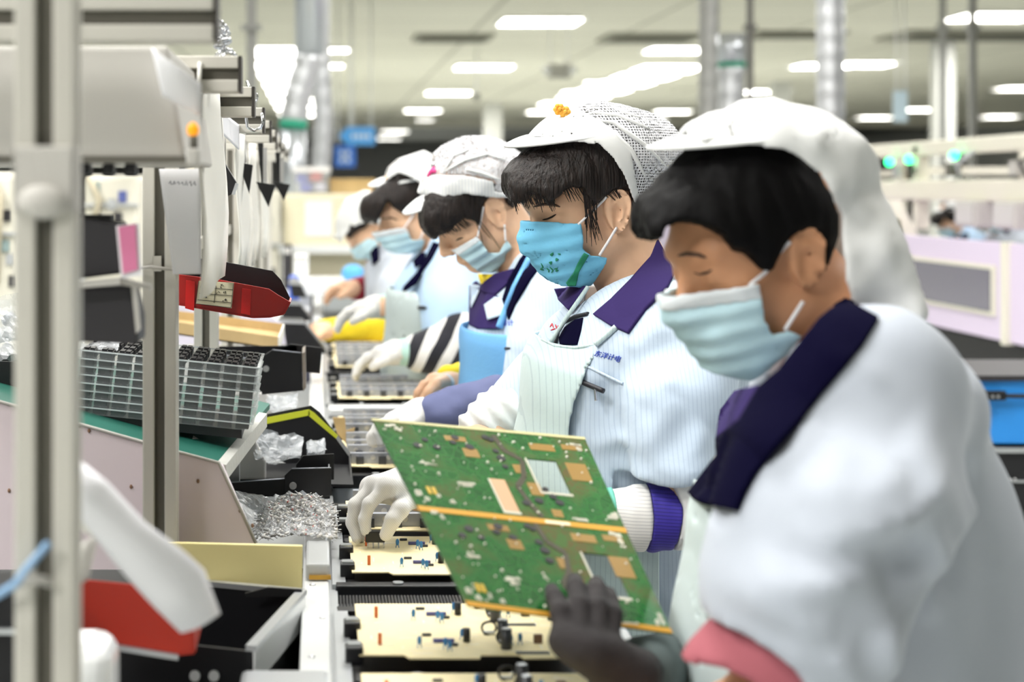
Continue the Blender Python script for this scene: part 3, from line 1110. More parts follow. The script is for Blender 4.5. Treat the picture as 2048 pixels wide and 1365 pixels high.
def cyl(r, name, x, y, rad, h, m, top=None):
    b = in_root(r).cyl((x, y, ZB), (x, y, ZB + h), rad, seg=14)
    o = b.build(name, m, r)
    if top: in_root(r).cyl((x, y, ZB + h), (x, y, ZB + h + .0008), rad * .85, seg=14).build('cap_top', top, o) if False else None


def disc(r, x, y):
    m = in_root(r)
    m.ball((x, y, ZB + .0075), (.0024, .0012, .0045), seg=10, rings=6)
    m.cyl((x - .002, y, ZB), (x - .001, y, ZB + .006), .0005, seg=5).cyl((x + .002, y, ZB), (x + .001, y, ZB + .006), .0005, seg=5)
    m.build('disc_capacitor', M_bluec, r)


def panel(y0, y1, label, sinks=False, seed=1, detail=True):
    """A two-up cream board panel lying in a carrier, with its soldered parts."""
    x0, x1 = .042, .270
    r = empty('circuit_board', ((x0 + x1) / 2, (y0 + y1) / 2, ZB - .0016), label, 'circuit board', 'cream circuit boards on the conveyor')
    m = (y0 + y1) / 2
    # laminate with notches along the front and the side
    out = [(x0, y0 + .012), (x0 + .045, y0 + .012), (x0 + .05, y0), (x0 + .12, y0), (x0 + .122, y0 + .012), (x0 + .16, y0 + .012), (x0 + .164, y0), (x1 - .012, y0), (x1, y0 + .02), (x1, y1), (x0, y1)]
    in_root(r).prism([(a, b, ZB - .0016) for a, b in out], (0, 0, .0016)).build('laminate', M_cream, r)
    s = in_root(r)
    rnd = random.Random(seed)
    for k in range(46):
        xx = x0 + .01 + rnd.random() * .20; yy = y0 + .016 + rnd.random() * (y1 - y0 - .03); L = .004 + rnd.random() * .018
        if rnd.random() < .6: s.box((xx, yy, ZB), (min(xx + L, x1 - .004), yy + .0012, ZB + .0003))
        else: s.box((xx, yy, ZB), (xx + .0012, min(yy + L * .6, y1 - .004), ZB + .0003))
    s.build('silkscreen', M_silk, r)
    h = (y1 - y0) / 2
    for j in (0, 1):
        b = y0 + j * h
        if sinks:
            for yy, hh in ((b + h * .30, .018), (b + h * .72, .022)):
                blk(r, 'heat_sink', x0 + .105, yy, .19, .012, hh, M_sink)
                for k in range(7):
                    xx = x0 + .025 + k * .027
                    in_root(r).cyl((xx, yy - .0065, ZB + hh * .6), (xx, yy - .0075, ZB + hh * .6), .0042, seg=10).build('screw', M_steel2, r)
                for k in range(5):
                    blk(r, 'transistor', x0 + .03 + k * .038, yy - .012, .013, .005, .013, M_dsink)
            for k in range(3):
                disc(r, x0 + .06 + k * .05, b + h * .5)
            continue
        blk(r, 'resistor', x0 + .022, b + h * .45, .004, .003, .012, M_orange)
        for k, (u, v) in enumerate(((.062, .35), (.088, .30), (.092, .22), (.108, .62), (.156, .42), (.166, .45))):
            disc(r, x0 + u, b + h * v)
        blk(r, 'ribbon_chip', x0 + .088, b + h * .52, .022, .004, .004, mat('violet_component', (84, 84, 140), .4))
        for u, v, a in ((.112, .55, .006), (.150, .30, .009), (.150, .62, .009), (.214, .36, .0105)):
            cyl(r, 'capacitor', x0 + u, b + h * v, a * .62, a * 2.3, M_black if a < .0085 else M_dsink)
            cyl(r, 'capacitor_top', x0 + u, b + h * v, a * .50, a * 2.35, M_clip) if a > .008 else None
        for u, v in ((.138, .80), (.150, .48)):
            ce = np.array((x0 + u, b + h * v, ZB + .007))
            in_root(r).tube([ce + np.array((.0075 * math.cos(q * math.pi / 8), .002 * math.sin(q), .007 * math.sin(q * math.pi / 8))) for q in range(17)], .0013, 6, cap=False).build('wire_ring', M_blackm, r)
            blk(r, 'ring_base', ce[0], ce[1], .012, .004, .004, M_clip)
        blk(r, 'chip', x0 + .175, b + h * .16, .034, .010, .0006, M_black)
        blk(r, 'chip', x0 + .072, b + h * .75, .010, .003, .003, M_dsink)
        blk(r, 'chip', x0 + .098, b + h * .40, .008, .003, .003, M_dsink)
        blk(r, 'transistor', x0 + .185, b + h * .5, .009, .005, .009, mat('brown_component', (120, 90, 70), .5))
    return r


for y0, y1, lab in ((1.42, 1.995, 'nearest black board carrier on the conveyor, below the held green panel'), (2.095, 2.645, 'black board carrier under the white gloved hand'), (2.90, 3.63, 'black board carrier behind the one under the white glove, before the white cross bar'),
                    (3.84, 4.30, 'black board carrier just beyond the white cross bar'), (4.50, 5.32, 'black board carrier beside the striped-sleeve worker'), (5.5, 6.3, 'farthest black board carrier, below the yellow sleeve')):
    pallet(y0, y1, lab, False)
panel(1.455, 1.69, 'cream circuit board at the very bottom edge of the picture', seed=3)
panel(1.745, 1.972, 'cream circuit board with black capacitors just left of the dark glove', seed=4)
panel(2.122, 2.352, 'cream circuit board just in front of the white gloved fingers', seed=5)
panel(2.392, 2.618, 'circuit board with grey heat sinks beneath the white gloved hand', True, 6)
panel(2.93, 3.24, 'circuit board with grey heat sinks beside the black hopper with the yellow edge', True, 7)
panel(3.30, 3.58, 'circuit board with heat sinks behind the held panel\'s top left corner', True, 8)
panel(3.88, 4.22, 'circuit board with heat sinks below the bent worker\'s hand', True, 9)
panel(4.56, 4.88, 'circuit board beneath the striped worker\'s gloved hand', True, 10)
panel(4.93, 5.26, 'circuit board just below the yellow sleeve', True, 11)
panel(5.56, 5.88, 'circuit board beyond the yellow sleeve, nearest the far worker', True, 12)

# component held in the white glove
c = at(751, 1072, 2.275)
r = empty('plug_connector', c - np.array((0, 0, .02)), 'small black connector pinched in the white glove over the board', 'connector')
in_root(r).box(c + np.array((-.013, -.006, -.008)), c + np.array((.012, .008, .006))).build('housing', M_black, r, bevel=.001)
for k in (-.010, -.003, .004, .011):
    in_root(r).cyl(c + np.array((k, 0, -.008)), c + np.array((k, 0, -.018)), .0009, seg=6).build('pin', M_steel2, r)

# ---------------------------------------------------------------- the green panel held up
def held_panel():
    TL = at(745, 840, 1.86); TR = at(1170, 878, 1.95)
    top = TR - TL
    lo, hi = 1.3, 1.86
    for _ in range(50):
        m = (lo + hi) / 2
        side = at(935, 1212, m) - TL
        if side @ top > 0: hi = m
        else: lo = m
    side = at(935, 1212, m) - TL
    W, H = np.linalg.norm(top), np.linalg.norm(side)
    u, v = top / W, side / H
    n = np.cross(u, v)
    n = n if n[1] < 0 else -n
    global PANEL_N, PANEL_P
    PANEL_N, PANEL_P = n, TL
    r = empty('circuit_board', tuple(TL + top * .5 + side), 'large green two-up circuit panel held upright by the nearest worker\'s dark glove', 'circuit board')
    mg = mat('green_solder_side', (38, 120, 62), .16, spec=.7, coat=.4)
    nt = mg.node_tree; b = nt.nodes['Principled BSDF']
    tc = nt.nodes.new('ShaderNodeTexCoord')
    n1 = nt.nodes.new('ShaderNodeTexNoise'); n1.inputs['Scale'].default_value = 15; n1.inputs['Detail'].default_value = 3
    rp = nt.nodes.new('ShaderNodeValToRGB')
    e = rp.color_ramp.elements
    e[0].position = .34; e[0].color = lin((14, 82, 32))
    e[1].position = .70; e[1].color = lin((92, 84, 46))
    k = e.new(.47); k.color = lin((28, 98, 42))
    k = e.new(.56); k.color = lin((66, 94, 46))
    nt.links.new(tc.outputs['Object'], n1.inputs['Vector']); nt.links.new(n1.outputs['Fac'], rp.inputs['Fac'])
    vo = nt.nodes.new('ShaderNodeTexVoronoi'); vo.inputs['Scale'].default_value = 80; vo.feature = 'DISTANCE_TO_EDGE'
    lt = nt.nodes.new('ShaderNodeMath'); lt.operation = 'LESS_THAN'; lt.inputs[1].default_value = .05
    mx = nt.nodes.new('ShaderNodeMix'); mx.data_type = 'RGBA'; mx.inputs[7].default_value = lin((50, 112, 52))
    mm = nt.nodes.new('ShaderNodeMath'); mm.operation = 'MULTIPLY'; mm.inputs[1].default_value = .6
    nt.links.new(tc.outputs['Object'], vo.inputs['Vector']); nt.links.new(vo.outputs['Distance'], lt.inputs[0]); nt.links.new(lt.outputs[0], mm.inputs[0])
    nt.links.new(mm.outputs[0], mx.inputs[0]); nt.links.new(rp.outputs['Color'], mx.inputs[6]); nt.links.new(mx.outputs[2], b.inputs['Base Color'])
    gold = mat('gold_strip', (206, 150, 40), .4, metal=.3)
    cop = mat('bare_copper', (222, 176, 140), .35, metal=.4)
    sol = mat('solder', (226, 222, 206), .3, metal=.5)
    tracks = mat('dark_track', (58, 52, 30), .4)
    ochre = mat('ochre_copper', (150, 116, 52), .35)
    # fourth corner: on the board's plane, where it shows
    BLc = TL + side
    ray = at(1345, 1268, 1.0) - np.array((0, 0, EYE)); E0 = np.array((0, 0, EYE))
    BRc = E0 + ray * (((TL - E0) @ n) / (ray @ n))
    P3 = lambda a, c, d=0.0: TL * (1 - a) * (1 - c) + TR * a * (1 - c) + BRc * a * c + BLc * (1 - a) * c + n * d
    # board with two cut-outs: built from strips
    holes = [(.520, .185, .665, .352), (.43, .655, .56, .83)]
    holes = [(.655, .155, .80, .345), (.715, .655, .86, .86), (.415, .30, .50, .49)]
    xs = sorted({0, 1, *[h[0] for h in holes], *[h[2] for h in holes]}); ys = sorted({0, 1, *[h[1] for h in holes], *[h[3] for h in holes]})
    bd = in_root(r)
    for i in range(len(xs) - 1):
        for j in range(len(ys) - 1):
            cx, cy = (xs[i] + xs[i + 1]) / 2, (ys[j] + ys[j + 1]) / 2
            if any(h[0] < cx < h[2] and h[1] < cy < h[3] for h in holes[:2]):
                continue
            q = [P3(xs[i], ys[j]), P3(xs[i + 1], ys[j]), P3(xs[i + 1], ys[j + 1]), P3(xs[i], ys[j + 1])]
            bd.prism(q, tuple(-n * .0016))
    bmesh.ops.remove_doubles(bd.bm, verts=bd.bm.verts[:], dist=1e-5)
    bd.build('laminate', mg, r)
    def rect(mb, a0, c0, a1, c1, d=.0006, th=.0008):
        q = [P3(a0, c0, d), P3(a1, c0, d), P3(a1, c1, d), P3(a0, c1, d)]
        mb.prism(q, tuple(-n * th))
    g = in_root(r); rect(g, .0, .500, 1, .527); g.build('gold_strip', gold, r)
    g = in_root(r); rect(g, .0, .978, 1, 1.0); g.build('gold_strip', gold, r)
    g = in_root(r); rect(g, -.004, -.008, 1.0, .008); g.build('edge_strip', mat('pale_edge', (196, 190, 140), .5), r)
    g = in_root(r)
    for h in holes[:2]:
        a0, c0, a1, c1 = h
        rect(g, a0 - .006, c1, a1 + .006, c1 + .012); rect(g, a0 - .008, c0, a0, c1 + .012)
    rect(g, .415, .30, .423, .49); rect(g, .423, .477, .50, .49)
    g.build('cutout_rim', sol, r)
    g = in_root(r); rect(g, .423, .30, .495, .477); g.build('copper_patch', cop, r)
    g = in_root(r)
    rnd = random.Random(9)
    for rep in (0, .5):
        for a, c, L in ((.60, .07, .0), (.62, .12, 0), (.60, .20, 0), (.63, .27, 0), (.55, .05, 0)):
            pass
        pts = [(.545, .03), (.56, .12), (.63, .17), (.60, .27), (.545, .33), (.575, .44), (.60, .49)]
        for k in range(len(pts) - 1):
            a, c = np.array(pts[k]), np.array(pts[k + 1])
            dd = c - a; dn = np.array((-dd[1], dd[0])); dn = dn / np.linalg.norm(dn) * .012
            q = [a - dn, c - dn, c + dn, a + dn]
            g.prism([P3(x, y + rep, .0005) for x, y in q], tuple(-n * .0006))
    g.build('dark_track', tracks, r)
    g = in_root(r)
    for rep in (0, .5):
        for a, c, w, h in ((.57, .20, .05, .05), (.60, .30, .06, .07), (.66, .44, .05, .04), (.84, .16, .10, .10), (.86, .05, .10, .03), (.70, .06, .12, .04), (.36, .13, .07, .05), (.30, .06, .10, .03)):
            rect(g, a, c + rep, a + w, min(c + rep + h, .97), .0004, .0005)
    g.build('copper_area', ochre, r)
    d = in_root(r)
    for rep in (0, .5):
        for a, c in ((.50, .05), (.52, .06), (.52, .13), (.53, .17), (.53, .22), (.35, .07), (.40, .12), (.20, .10), (.24, .14), (.15, .14), (.68, .33), (.70, .37), (.72, .40), (.55, .42), (.62, .40), (.33, .10)):
            q = P3(a, c + rep, .001)
            d.cyl(q, q - n * .002, .0035 + rnd.random() * .002, seg=10)
    d.build('component_hole', M_blackm, r)
    s = in_root(r)
    for rep in (0, .5):
        for k in range(70):
            a, c = rnd.random() * .96 + .02, rnd.random() * .46 + .02
            if any(h[0] - .02 < a < h[2] + .02 and h[1] - .02 < c + rep < h[3] + .02 for h in holes): continue
            q = P3(a, c + rep, .0004); R_ = .0008 + rnd.random() * .0012
            s.ball(q, R_, seg=6, rings=4)
        for a, c, w, h in ((.04, .02, .05, .02), (.08, .035, .03, .03), (.10, .24, .10, .012), (.13, .225, .02, .03), (.02, .40, .035, .05), (.055, .44, .03, .03), (.12, .42, .025, .03), (.17, .445, .03, .025), (.90, .03, .06, .025), (.925, .06, .03, .03), (.25, .33, .09, .02), (.27, .35, .05, .02), (.955, .40, .03, .06), (.93, .44, .03, .03), (.72, .475, .12, .014)):
            for q in range(3):
                aa = a + w * rnd.random() * .6; cc = c + h * rnd.random() * .6
                p = [P3(aa, cc + rep, .0008), P3(aa + w * .5, cc + rep, .0008), P3(aa + w * .5, cc + rep + h * .5, .0008), P3(aa, cc + rep + h * .5, .0008)]
                s.prism(p, tuple(-n * .001))
    s.build('solder_joint', sol, r)
    s = in_root(r)
    for rep in (0, .5):
        for a in (.09, .115):
            rect(s, a, .385 + rep, a + .016, .425 + rep, .0008, .001)
    s.build('yellow_patch', mat('yellow_mask', (206, 166, 40), .4), r)
    w = in_root(r)
    rect(w, .60, .508, .72, .524, .0012, .001)
    w.build('white_sticker', mat('sticker', (240, 226, 190), .6), r)
    return r


held_panel()


def on_panel(px, py, lift):
    """Point on the held panel's face under the given frame pixel, lifted towards the aisle side."""
    E0 = np.array((0, 0, EYE))
    ray = at(px, py, 1.0) - E0
    return E0 + ray * (((PANEL_P - E0) @ PANEL_N) / (ray @ PANEL_N)) + PANEL_N * lift
# ---------------------------------------------------------------- rack and bins left of the line
M_prof = mat('ivory_profile', (202, 199, 190), .45, metal=.15)
M_slot = mat('profile_slot', (96, 93, 84), .7)
M_capd = mat('dark_end_cap', (52, 48, 44), .5)
M_hood = mat('ivory_housing', (192, 189, 183), .55)
M_paper = mat('white_paper', (242, 242, 246), .8, bump=.05, bscale=30)
M_paper2 = mat('ivory_paper', (238, 236, 228), .8)
M_redbin = mat('red_bin_plastic', (158, 24, 20), .35, spec=.5)
M_lilac = mat('pinkish_grey_panel', (236, 222, 228), .5, var=.03, vscale=6)
M_lgrey = mat('light_grey_panel', (206, 204, 200), .5)
M_mat = mat('green_bench_mat', (36, 104, 90), .45, var=.05, vscale=20)
M_yplate = mat('pale_yellow_plate', (244, 230, 164), .55)
M_card = mat('cardboard', (206, 178, 128), .8, var=.05, vscale=30)
M_clear = mat('clear_plastic', (238, 242, 244), .12, spec=.8, alpha=.30)
M_thin = mat('thin_clear_plastic', (226, 234, 236), .1, spec=1.0, alpha=.07)
M_lip = mat('clear_tray_lip', (232, 240, 242), .12, spec=1.0, alpha=.5)
M_bag = mat('clear_film', (240, 244, 248), .12, spec=1.0, alpha=.34, bump=1.0, bscale=45)
M_label = mat('label_paper', (206, 200, 172), .8)
M_ink = mat('dark_ink', (52, 48, 44), .8)
M_pencil = mat('pencil_grey', (130, 132, 140), .8)
M_orangel = mat('orange_lens', (250, 160, 20), .3, emis=(250, 160, 20), estr=.5)
M_chrome = mat('chrome', (214, 216, 220), .12, metal=1.0)
M_bluetie = mat('light_blue_tie', (140, 176, 212), .5)
M_pinkl = mat('pink_card', (226, 130, 170), .7)
M_char = mat('charcoal_box', (44, 42, 46), .55)
M_taped = mat('taped_steel', (150, 140, 130), .45, metal=.3, var=.12, vscale=40)
M_lime = mat('lime_strip', (200, 206, 50), .5)


def A(x, y, Y):
    return at(x, y, Y)


def plate_at(mb, pts, Y, th, mi=0):
    return mb.prism([at(x, y, Y) for x, y in pts], (0, th, 0), mi)


# ---- the rack: posts, arms and long rails of slotted profile
rack = empty('profile_rack', (-.19, 3, 0), 'tall ivory slotted-profile rack standing along the left of the conveyor', 'rack')


def post(x, y, z0, z1, s=.02):
    o = in_root(rack)
    t = .006
    for sx in (-1, 1):
        for sy in (-1, 1):
            o.box((x + sx * s, y + sy * s, z0), (x + sx * t, y + sy * t, z1))
    o.build('post', M_prof, rack, bevel=.0015)
    in_root(rack).box((x - .0125, y - .0125, z0), (x + .0125, y + .0125, z1)).build('slot', M_slot, rack)


post(-.1875, 1.22, 0, 1.9, .0205)
post(-.187, 2.09, 0, 1.31, .020)
for y in (2.95, 3.77, 4.6, 5.45, 6.3):
    post(-.187, y, 0, 1.30, .020)


def arm(y, z, x1=-.085, x0=-.62, s=.0195):
    o = in_root(rack)
    t = .006
    for sy in (-1, 1):
        for sz in (-1, 1):
            o.box((x0, y + sy * s, z + sz * s), (x1, y + sy * t, z + sz * t))
    o.build('crossarm', M_prof, rack, bevel=.0015)
    in_root(rack).box((x0, y - .0125, z - .0125), (x1, y + .0125, z + .0125)).build('slot', M_slot, rack)
    in_root(rack).box((x1, y - s, z - s), (x1 + .0035, y + s, z + s)).build('end_cap', M_capd, rack)


for y, z in ((1.45, 1.339), (1.90, 1.3215), (2.29, 1.3106), (2.72, 1.303), (3.12, 1.298), (3.55, 1.295), (4.0, 1.294), (4.5, 1.294), (5.1, 1.294)):
    arm(y, z)
in_root(rack).box((-.66, .9, 1.28), (-.62, 6.4, 1.36)).build('long_rail', M_prof, rack)
in_root(rack).box((-.195, 2.07, 1.10), (-.185, 3.8, 1.118)).build('bin_rail', M_prof, rack)
in_root(rack).box((-.66, 1.20, 1.88), (-.168, 1.24, 1.92)).build('top_rail', M_prof, rack)
b = in_root(rack)
b.box((-.2085, 1.196, 1.183), (-.1665, 1.2, 1.228)).box((-.2085, 1.196, 1.183), (-.205, 1.23, 1.228)).box((-.170, 1.196, 1.183), (-.1665, 1.23, 1.228))
b.build('plastic_bracket', M_hood, rack, bevel=.004)
in_root(rack).ball((-.1875, 1.194, 1.19), (.017, .006, .012)).build('bracket_hook', M_hood, rack)
in_root(rack).box((-.70, 1.36, .575), (-.012, 2.75, .60)).build('lower_shelf', M_blackm, rack)
in_root(rack).box((-.70, 2.75, .575), (-.022, 6.5, .60)).build('lower_shelf', M_alu, rack)
in_root(rack).tube([A(280, 537, 2.066), A(300, 534, 2.06), A(348, 540, 2.066)], .0022, 6).build('cable_tie', M_hood, rack)
in_root(rack).tube([A(40, 1170, 1.195), A(70, 1158, 1.19), A(102, 1166, 1.195)], .0035, 6).build('cable_tie', M_hood, rack)

# ---- light hood with plugs under it
Y = 1.56
r = empty('light_hood', A(250, 325, Y), 'large ivory lamp housing hanging under the rack, behind the blurred front post', 'lamp housing')
h = in_root(r)
x0, x1 = -.42, A(345, 0, Y)[0]
z0, z1 = A(0, 326, Y)[2], A(0, 92, Y)[2]
h.prism([(x0, Y, z0), (x1 + .012, Y, z0), (x1 - .004, Y, z1), (x0, Y, z1)], (0, .40, 0))
h.build('housing', M_hood, r, bevel=.004)
in_root(r).box((x0, Y - .003, z0), (x1 + .012, Y + .0, z0 + .006)).build('lower_lip', M_slot, r)
for px in (171, 218, 262):
    in_root(r).box(A(px - 14, 327, Y + .01), A(px + 14, 350, Y + .03)).build('plug', M_black, r, bevel=.002)
in_root(r).box((x0 + .02, Y + .1, z1), (x0 + .06, Y + .14, 1.36)).build('hanger', M_prof, r)


def paper(name, pts, label, m=M_paper, parent=None, bow=.01, cat='paper', n=8, scrib=None):
    """A sheet with four given corner points, slightly bowed."""
    c = [np.array(p) for p in pts]
    g = []
    nrm = np.cross(c[1] - c[0], c[3] - c[0]); nrm = nrm / np.linalg.norm(nrm)
    for i in range(n + 1):
        row = []
        for j in range(n + 1):
            u, v = i / n, j / n
            p = c[0] * (1 - u) * (1 - v) + c[1] * u * (1 - v) + c[2] * u * v + c[3] * (1 - u) * v
            row.append(p + nrm * bow * math.sin(math.pi * u) * math.cos(v * 1.5))
        g.append(row)
    lo = np.array(c).min(0)
    r = empty(name, lo, label, cat)
    in_root(r).sheet(g).build('sheet', m, r, solid=.0012)
    if scrib:
        s = in_root(r)
        for a in scrib:
            s.tube([np.array(q) for q in a], .0007, 5)
        s.build('handwriting', M_pencil, r)
    return r


paper('note_sheet', [A(303, 95, 1.54), A(402, 168, 1.545), A(402, 233, 1.545), A(325, 192, 1.545)], 'ivory sheet of paper stuck up slantwise on the corner of the lamp housing', M_paper, bow=-.004)
sc = []
rn = random.Random(3)
for k in range(7):
    x = 338 + k * 8
    sc.append([A(x, 366 + rn.random() * 6, 1.995), A(x + 3, 359 + rn.random() * 5, 1.995), A(x + 5, 368 + rn.random() * 5, 1.995)])
paper('note_sheet', [A(318, 338, 2.0), A(402, 338, 2.0), A(402, 548, 2.0), A(346, 549, 2.0)], 'white handwritten sheet hanging right of the middle post above the red bin', M_paper, bow=.003, scrib=sc)
for (ya, yb, zb, lab) in ((1.87, 2.36, 1.080, 'long white plastic sheet hanging from the rack in front of the red bin'), (2.74, 3.16, 1.06, 'white plastic sheet hanging behind the black arrow pointers'), (3.3, 3.6, 1.05, 'narrow white sheet hanging second behind the red bin'), (3.9, 4.3, 1.04, 'farthest white sheet hanging along the rack')):
    r = empty('hanging_sheet', (-.125, ya, zb), lab, 'plastic sheet')
    zt = 1.334 if ya < 2 else 1.285
    in_root(r).sheet([[(-.125 + .004 * math.sin(v * 6 + k), ya + (yb - ya) * v, zb + (zt - zb) * k / 6) for v in [i / 6 for i in range(7)]] for k in range(7)]).build('sheet', M_paper2, r, solid=.003)
    in_root(r).cyl((-.125, (ya + yb) / 2, zt), (-.125, (ya + yb) / 2, zt + .02), .003).build('hook', M_chrome, r)
# small white slips behind
paper('note_sheet', [A(438, 212, 2.5), A(478, 250, 2.7), A(478, 300, 2.7), A(438, 262, 2.5)], 'small white slip hanging below the second crossarm', M_paper, bow=.003)

# ---- indicator lamp
r = empty('indicator_lamp', A(388, 330, 1.535), 'small orange indicator lamp on a grey stem beside the long white sheet', 'indicator lamp')
in_root(r).ball(A(386, 260, 1.535), (.0055, .0055, .007)).build('lens', M_orangel, r)
in_root(r).cyl(A(388, 300, 1.535), A(387, 270, 1.535), .0035).build('stem', M_slot, r)
in_root(r).box(A(374, 330, 1.525), A(402, 298, 1.555)).build('housing', M_hood, r, bevel=.002)

# ---- hooks and chain
Y = 1.98
r = empty('chain', A(440, 160, Y), 'bunched bright metal chain on the end of the second crossarm', 'chain')
rnd = random.Random(5)
for k in range(13):
    t = k / 12
    c = A(430 + 34 * t + rnd.random() * 10 - 5, 40 + 112 * t, Y) + np.array((0, rnd.random() * .02, 0))
    a = rnd.random() * 3
    ax1 = np.array((math.cos(a), math.sin(a) * .5, .3)); ax1 /= np.linalg.norm(ax1)
    ax2 = np.cross(ax1, (0, .5, 1)); ax2 /= np.linalg.norm(ax2)
    pts = [c + ax1 * math.cos(q * math.pi / 6) * .010 + ax2 * math.sin(q * math.pi / 6) * .007 for q in range(13)]
    in_root(r).tube(pts, .0022, 6, cap=False).build('link', M_chrome, r)
Y = 2.62
r = empty('metal_hook', A(510, 262, Y), 'bright metal S-hook hanging from the crossarm left of the silver duct', 'hook')
pts = [A(493, 162, Y), A(503, 186, Y), A(508, 200, Y), A(500, 212, Y), A(492, 235, Y), A(495, 255, Y), A(508, 262, Y), A(521, 256, Y), A(525, 245, Y), A(524, 226, Y)]
in_root(r).tube(pts, .0024, 8).build('rod', M_chrome, r)
in_root(r).tube([A(508 + 7 * math.cos(q * math.pi / 6), 194 + 10 * math.sin(q * math.pi / 6), Y) for q in range(13)], .0018, 6, cap=False).build('ring', M_chrome, r)

# ---- black arrow pointers
for (px, y0, y1, Y, tw, lab) in ((481, 225, 388, 2.9, 6, 'slim black arrow pointer hanging nearest along the rack'), (523, 285, 415, 3.2, 8, 'black arrow pointer with silver edge, middle of the hanging three'), (557, 305, 402, 3.6, 7, 'small dark arrow pointer hanging farthest along the rack')):
    r = empty('arrow_pointer', A(px, y1, Y), lab, 'arrow pointer')
    ym = y0 + (y1 - y0) * .62
    lean = (y1 - y0) * .10
    xm = px + lean * .55
    m1 = in_root(r)
    th = .014
    plate_at(m1, [(px - tw, y0), (px + tw * .4, y0), (xm + tw * .4, ym), (xm - tw, ym)], Y, th)
    m1.build('shaft', M_black, r, bevel=.001)
    m2 = in_root(r)
    plate_at(m2, [(xm - tw * 2.3, ym - 2), (xm + tw * 2.6, ym + 4), (px + lean + 1, y1)], Y, th)
    m2.build('arrow_head', M_black, r, bevel=.001)
    in_root(r).box(A(px + tw * .4, y0 + 10, Y - .001), A(px + tw * .4 + 8, ym, Y + .012)).build('silver_label', M_steel2, r)
    in_root(r).cyl(A(px - 2, y0, Y + .006), (A(px - 2, y0, Y)[0], Y + .006, 1.31), .0015).build('cord', M_hood, r)
r = empty('scoop', A(460, 395, 2.62), 'black angular plate hanging behind the long white sheet', 'pointer plate')
plate_at(in_root(r), [(447, 322), (473, 365), (466, 388), (447, 396)], 2.62, .02).build('plate', M_black, r, bevel=.002)
plate_at(in_root(r), [(471, 366), (476, 368), (468, 390), (463, 389)], 2.615, .02).build('lip', M_alu, r)
in_root(r).cyl(A(449, 330, 2.63), (A(449, 0, 2.63)[0], 2.63, 1.31), .002).build('cord', M_hood, r)


# ---- red bin with paper label on the rack, black one behind it
def tapered_bin(name, side, Y, depth, m, label, lip=None, group=None, wall=.0025, floor_from=None):
    """Open bin seen from its side: SIDE is the outline of its side wall (pixels at depth Y), first point top rear, going clockwise."""
    r = empty(name, A(side[len(side) // 2][0], max(p[1] for p in side), Y), label, 'bin', group)
    plate_at(in_root(r), side, Y, wall).build('side_wall', m, r, bevel=.0008)
    plate_at(in_root(r), side, Y + depth, wall).build('side_wall', m, r, bevel=.0008)
    # floor, front lip and back follow the outline
    P0 = [at(x, y, Y) for x, y in side]
    n = len(P0)
    f = in_root(r)
    for i in floor_from:
        a, b = P0[i], P0[(i + 1) % n]
        f.quad([a, b, b + np.array((0, depth, 0)), a + np.array((0, depth, 0))])
    f.build('floor', m, r, solid=wall)
    return r


side = [(345, 547), (440, 560), (538, 578), (556, 590), (580, 604), (568, 628), (540, 634), (506, 635), (430, 622), (345, 607)]
r = tapered_bin('parts_bin', side, 2.36, .085, M_redbin, 'red plastic parts bin with a paper label, hanging at the rack', floor_from=[4, 5, 6, 7, 8, 9])
for x in (380, 492):
    plate_at(in_root(r), [(x - 8, 556 + (x - 345) * .14), (x + 10, 559 + (x - 345) * .14), (x + 8, 622 + (x - 380) * .08), (x - 10, 617 + (x - 380) * .09)], 2.357, .003).build('rib', mat('bright_red_rib', (196, 24, 22), .35), r)
lb = plate_at(in_root(r), [(398, 562), (468, 566), (463, 617), (392, 608)], 2.353, .002).build('label', M_label, r)
lg = in_root(r)
for a, b_ in (((400, 574), (465, 580)), ((398, 587), (464, 592)), ((395, 600), (462, 606)), ((397, 563), (391, 608)), ((432, 572), (428, 606)), ((467, 567), (462, 616)), ((393, 608), (462, 616))):
    lg.tube([A(*a, 2.352), A(*b_, 2.352)], .0004, 5)
rn = random.Random(8)
for cx, cy in ((445, 572), (452, 585), (448, 599), (414, 581), (412, 594), (437, 586)):
    for k in range(4):
        x, y = cx + rn.random() * 10 - 5, cy + rn.random() * 6 - 3
        lg.tube([A(x, y, 2.352), A(x + rn.random() * 6 - 2, y + rn.random() * 5 - 2, 2.352)], .0006, 5)
lg.build('label_print', M_ink, r)
side2 = [(343, 506), (350, 510), (455, 525), (545, 542), (562, 560), (583, 602), (578, 614), (560, 620), (345, 590)]
tapered_bin('parts_bin', side2, 2.455, .08, M_black, 'black plastic parts bin close behind the labelled red bin', floor_from=[6, 7, 8])

# ---- side panel, green bench and the clear tray stack
Y = 2.13
r = empty('sloped_bench', A(200, 1135, Y), 'sloped green-topped bench with a pinkish grey side panel between rack posts', 'bench')
plate_at(in_root(r), [(-90, 779), (0, 805), (160, 850), (350, 904), (438, 927), (446, 934), (512, 1087), (515, 1140), (-90, 1140)], Y, .012).build('side_panel', M_lilac, r)
e = in_root(r)
e.tube([A(-90, 778, Y - .001), A(0, 804, Y - .001), (A(160, 849, Y - .001)), A(350, 903, Y - .001), A(438, 926, Y - .001), A(512, 1087, Y - .001)], .0022, 6)
e.build('panel_edge', M_hood, r)
g = in_root(r)
a0, a1 = A(-90, 786, Y), A(438, 934, Y)
b0 = a0 + np.array((0, .62, .0)); b1 = a1 + np.array((.045, .62, 0))
sh_ = np.array((0, .013, 0))
g.prism([a0 + sh_, a1 + sh_, b1, b0], (0, 0, -.008))
g.build('bench_top', M_mat, r)
l = in_root(r)
l.prism([a1 + np.array((-.004, .014, .002)), a1 + np.array((.008, .014, .0)), a1 + np.array((.044, .50, 0)), a1 + np.array((.032, .50, .002))], (0, 0, -.02))
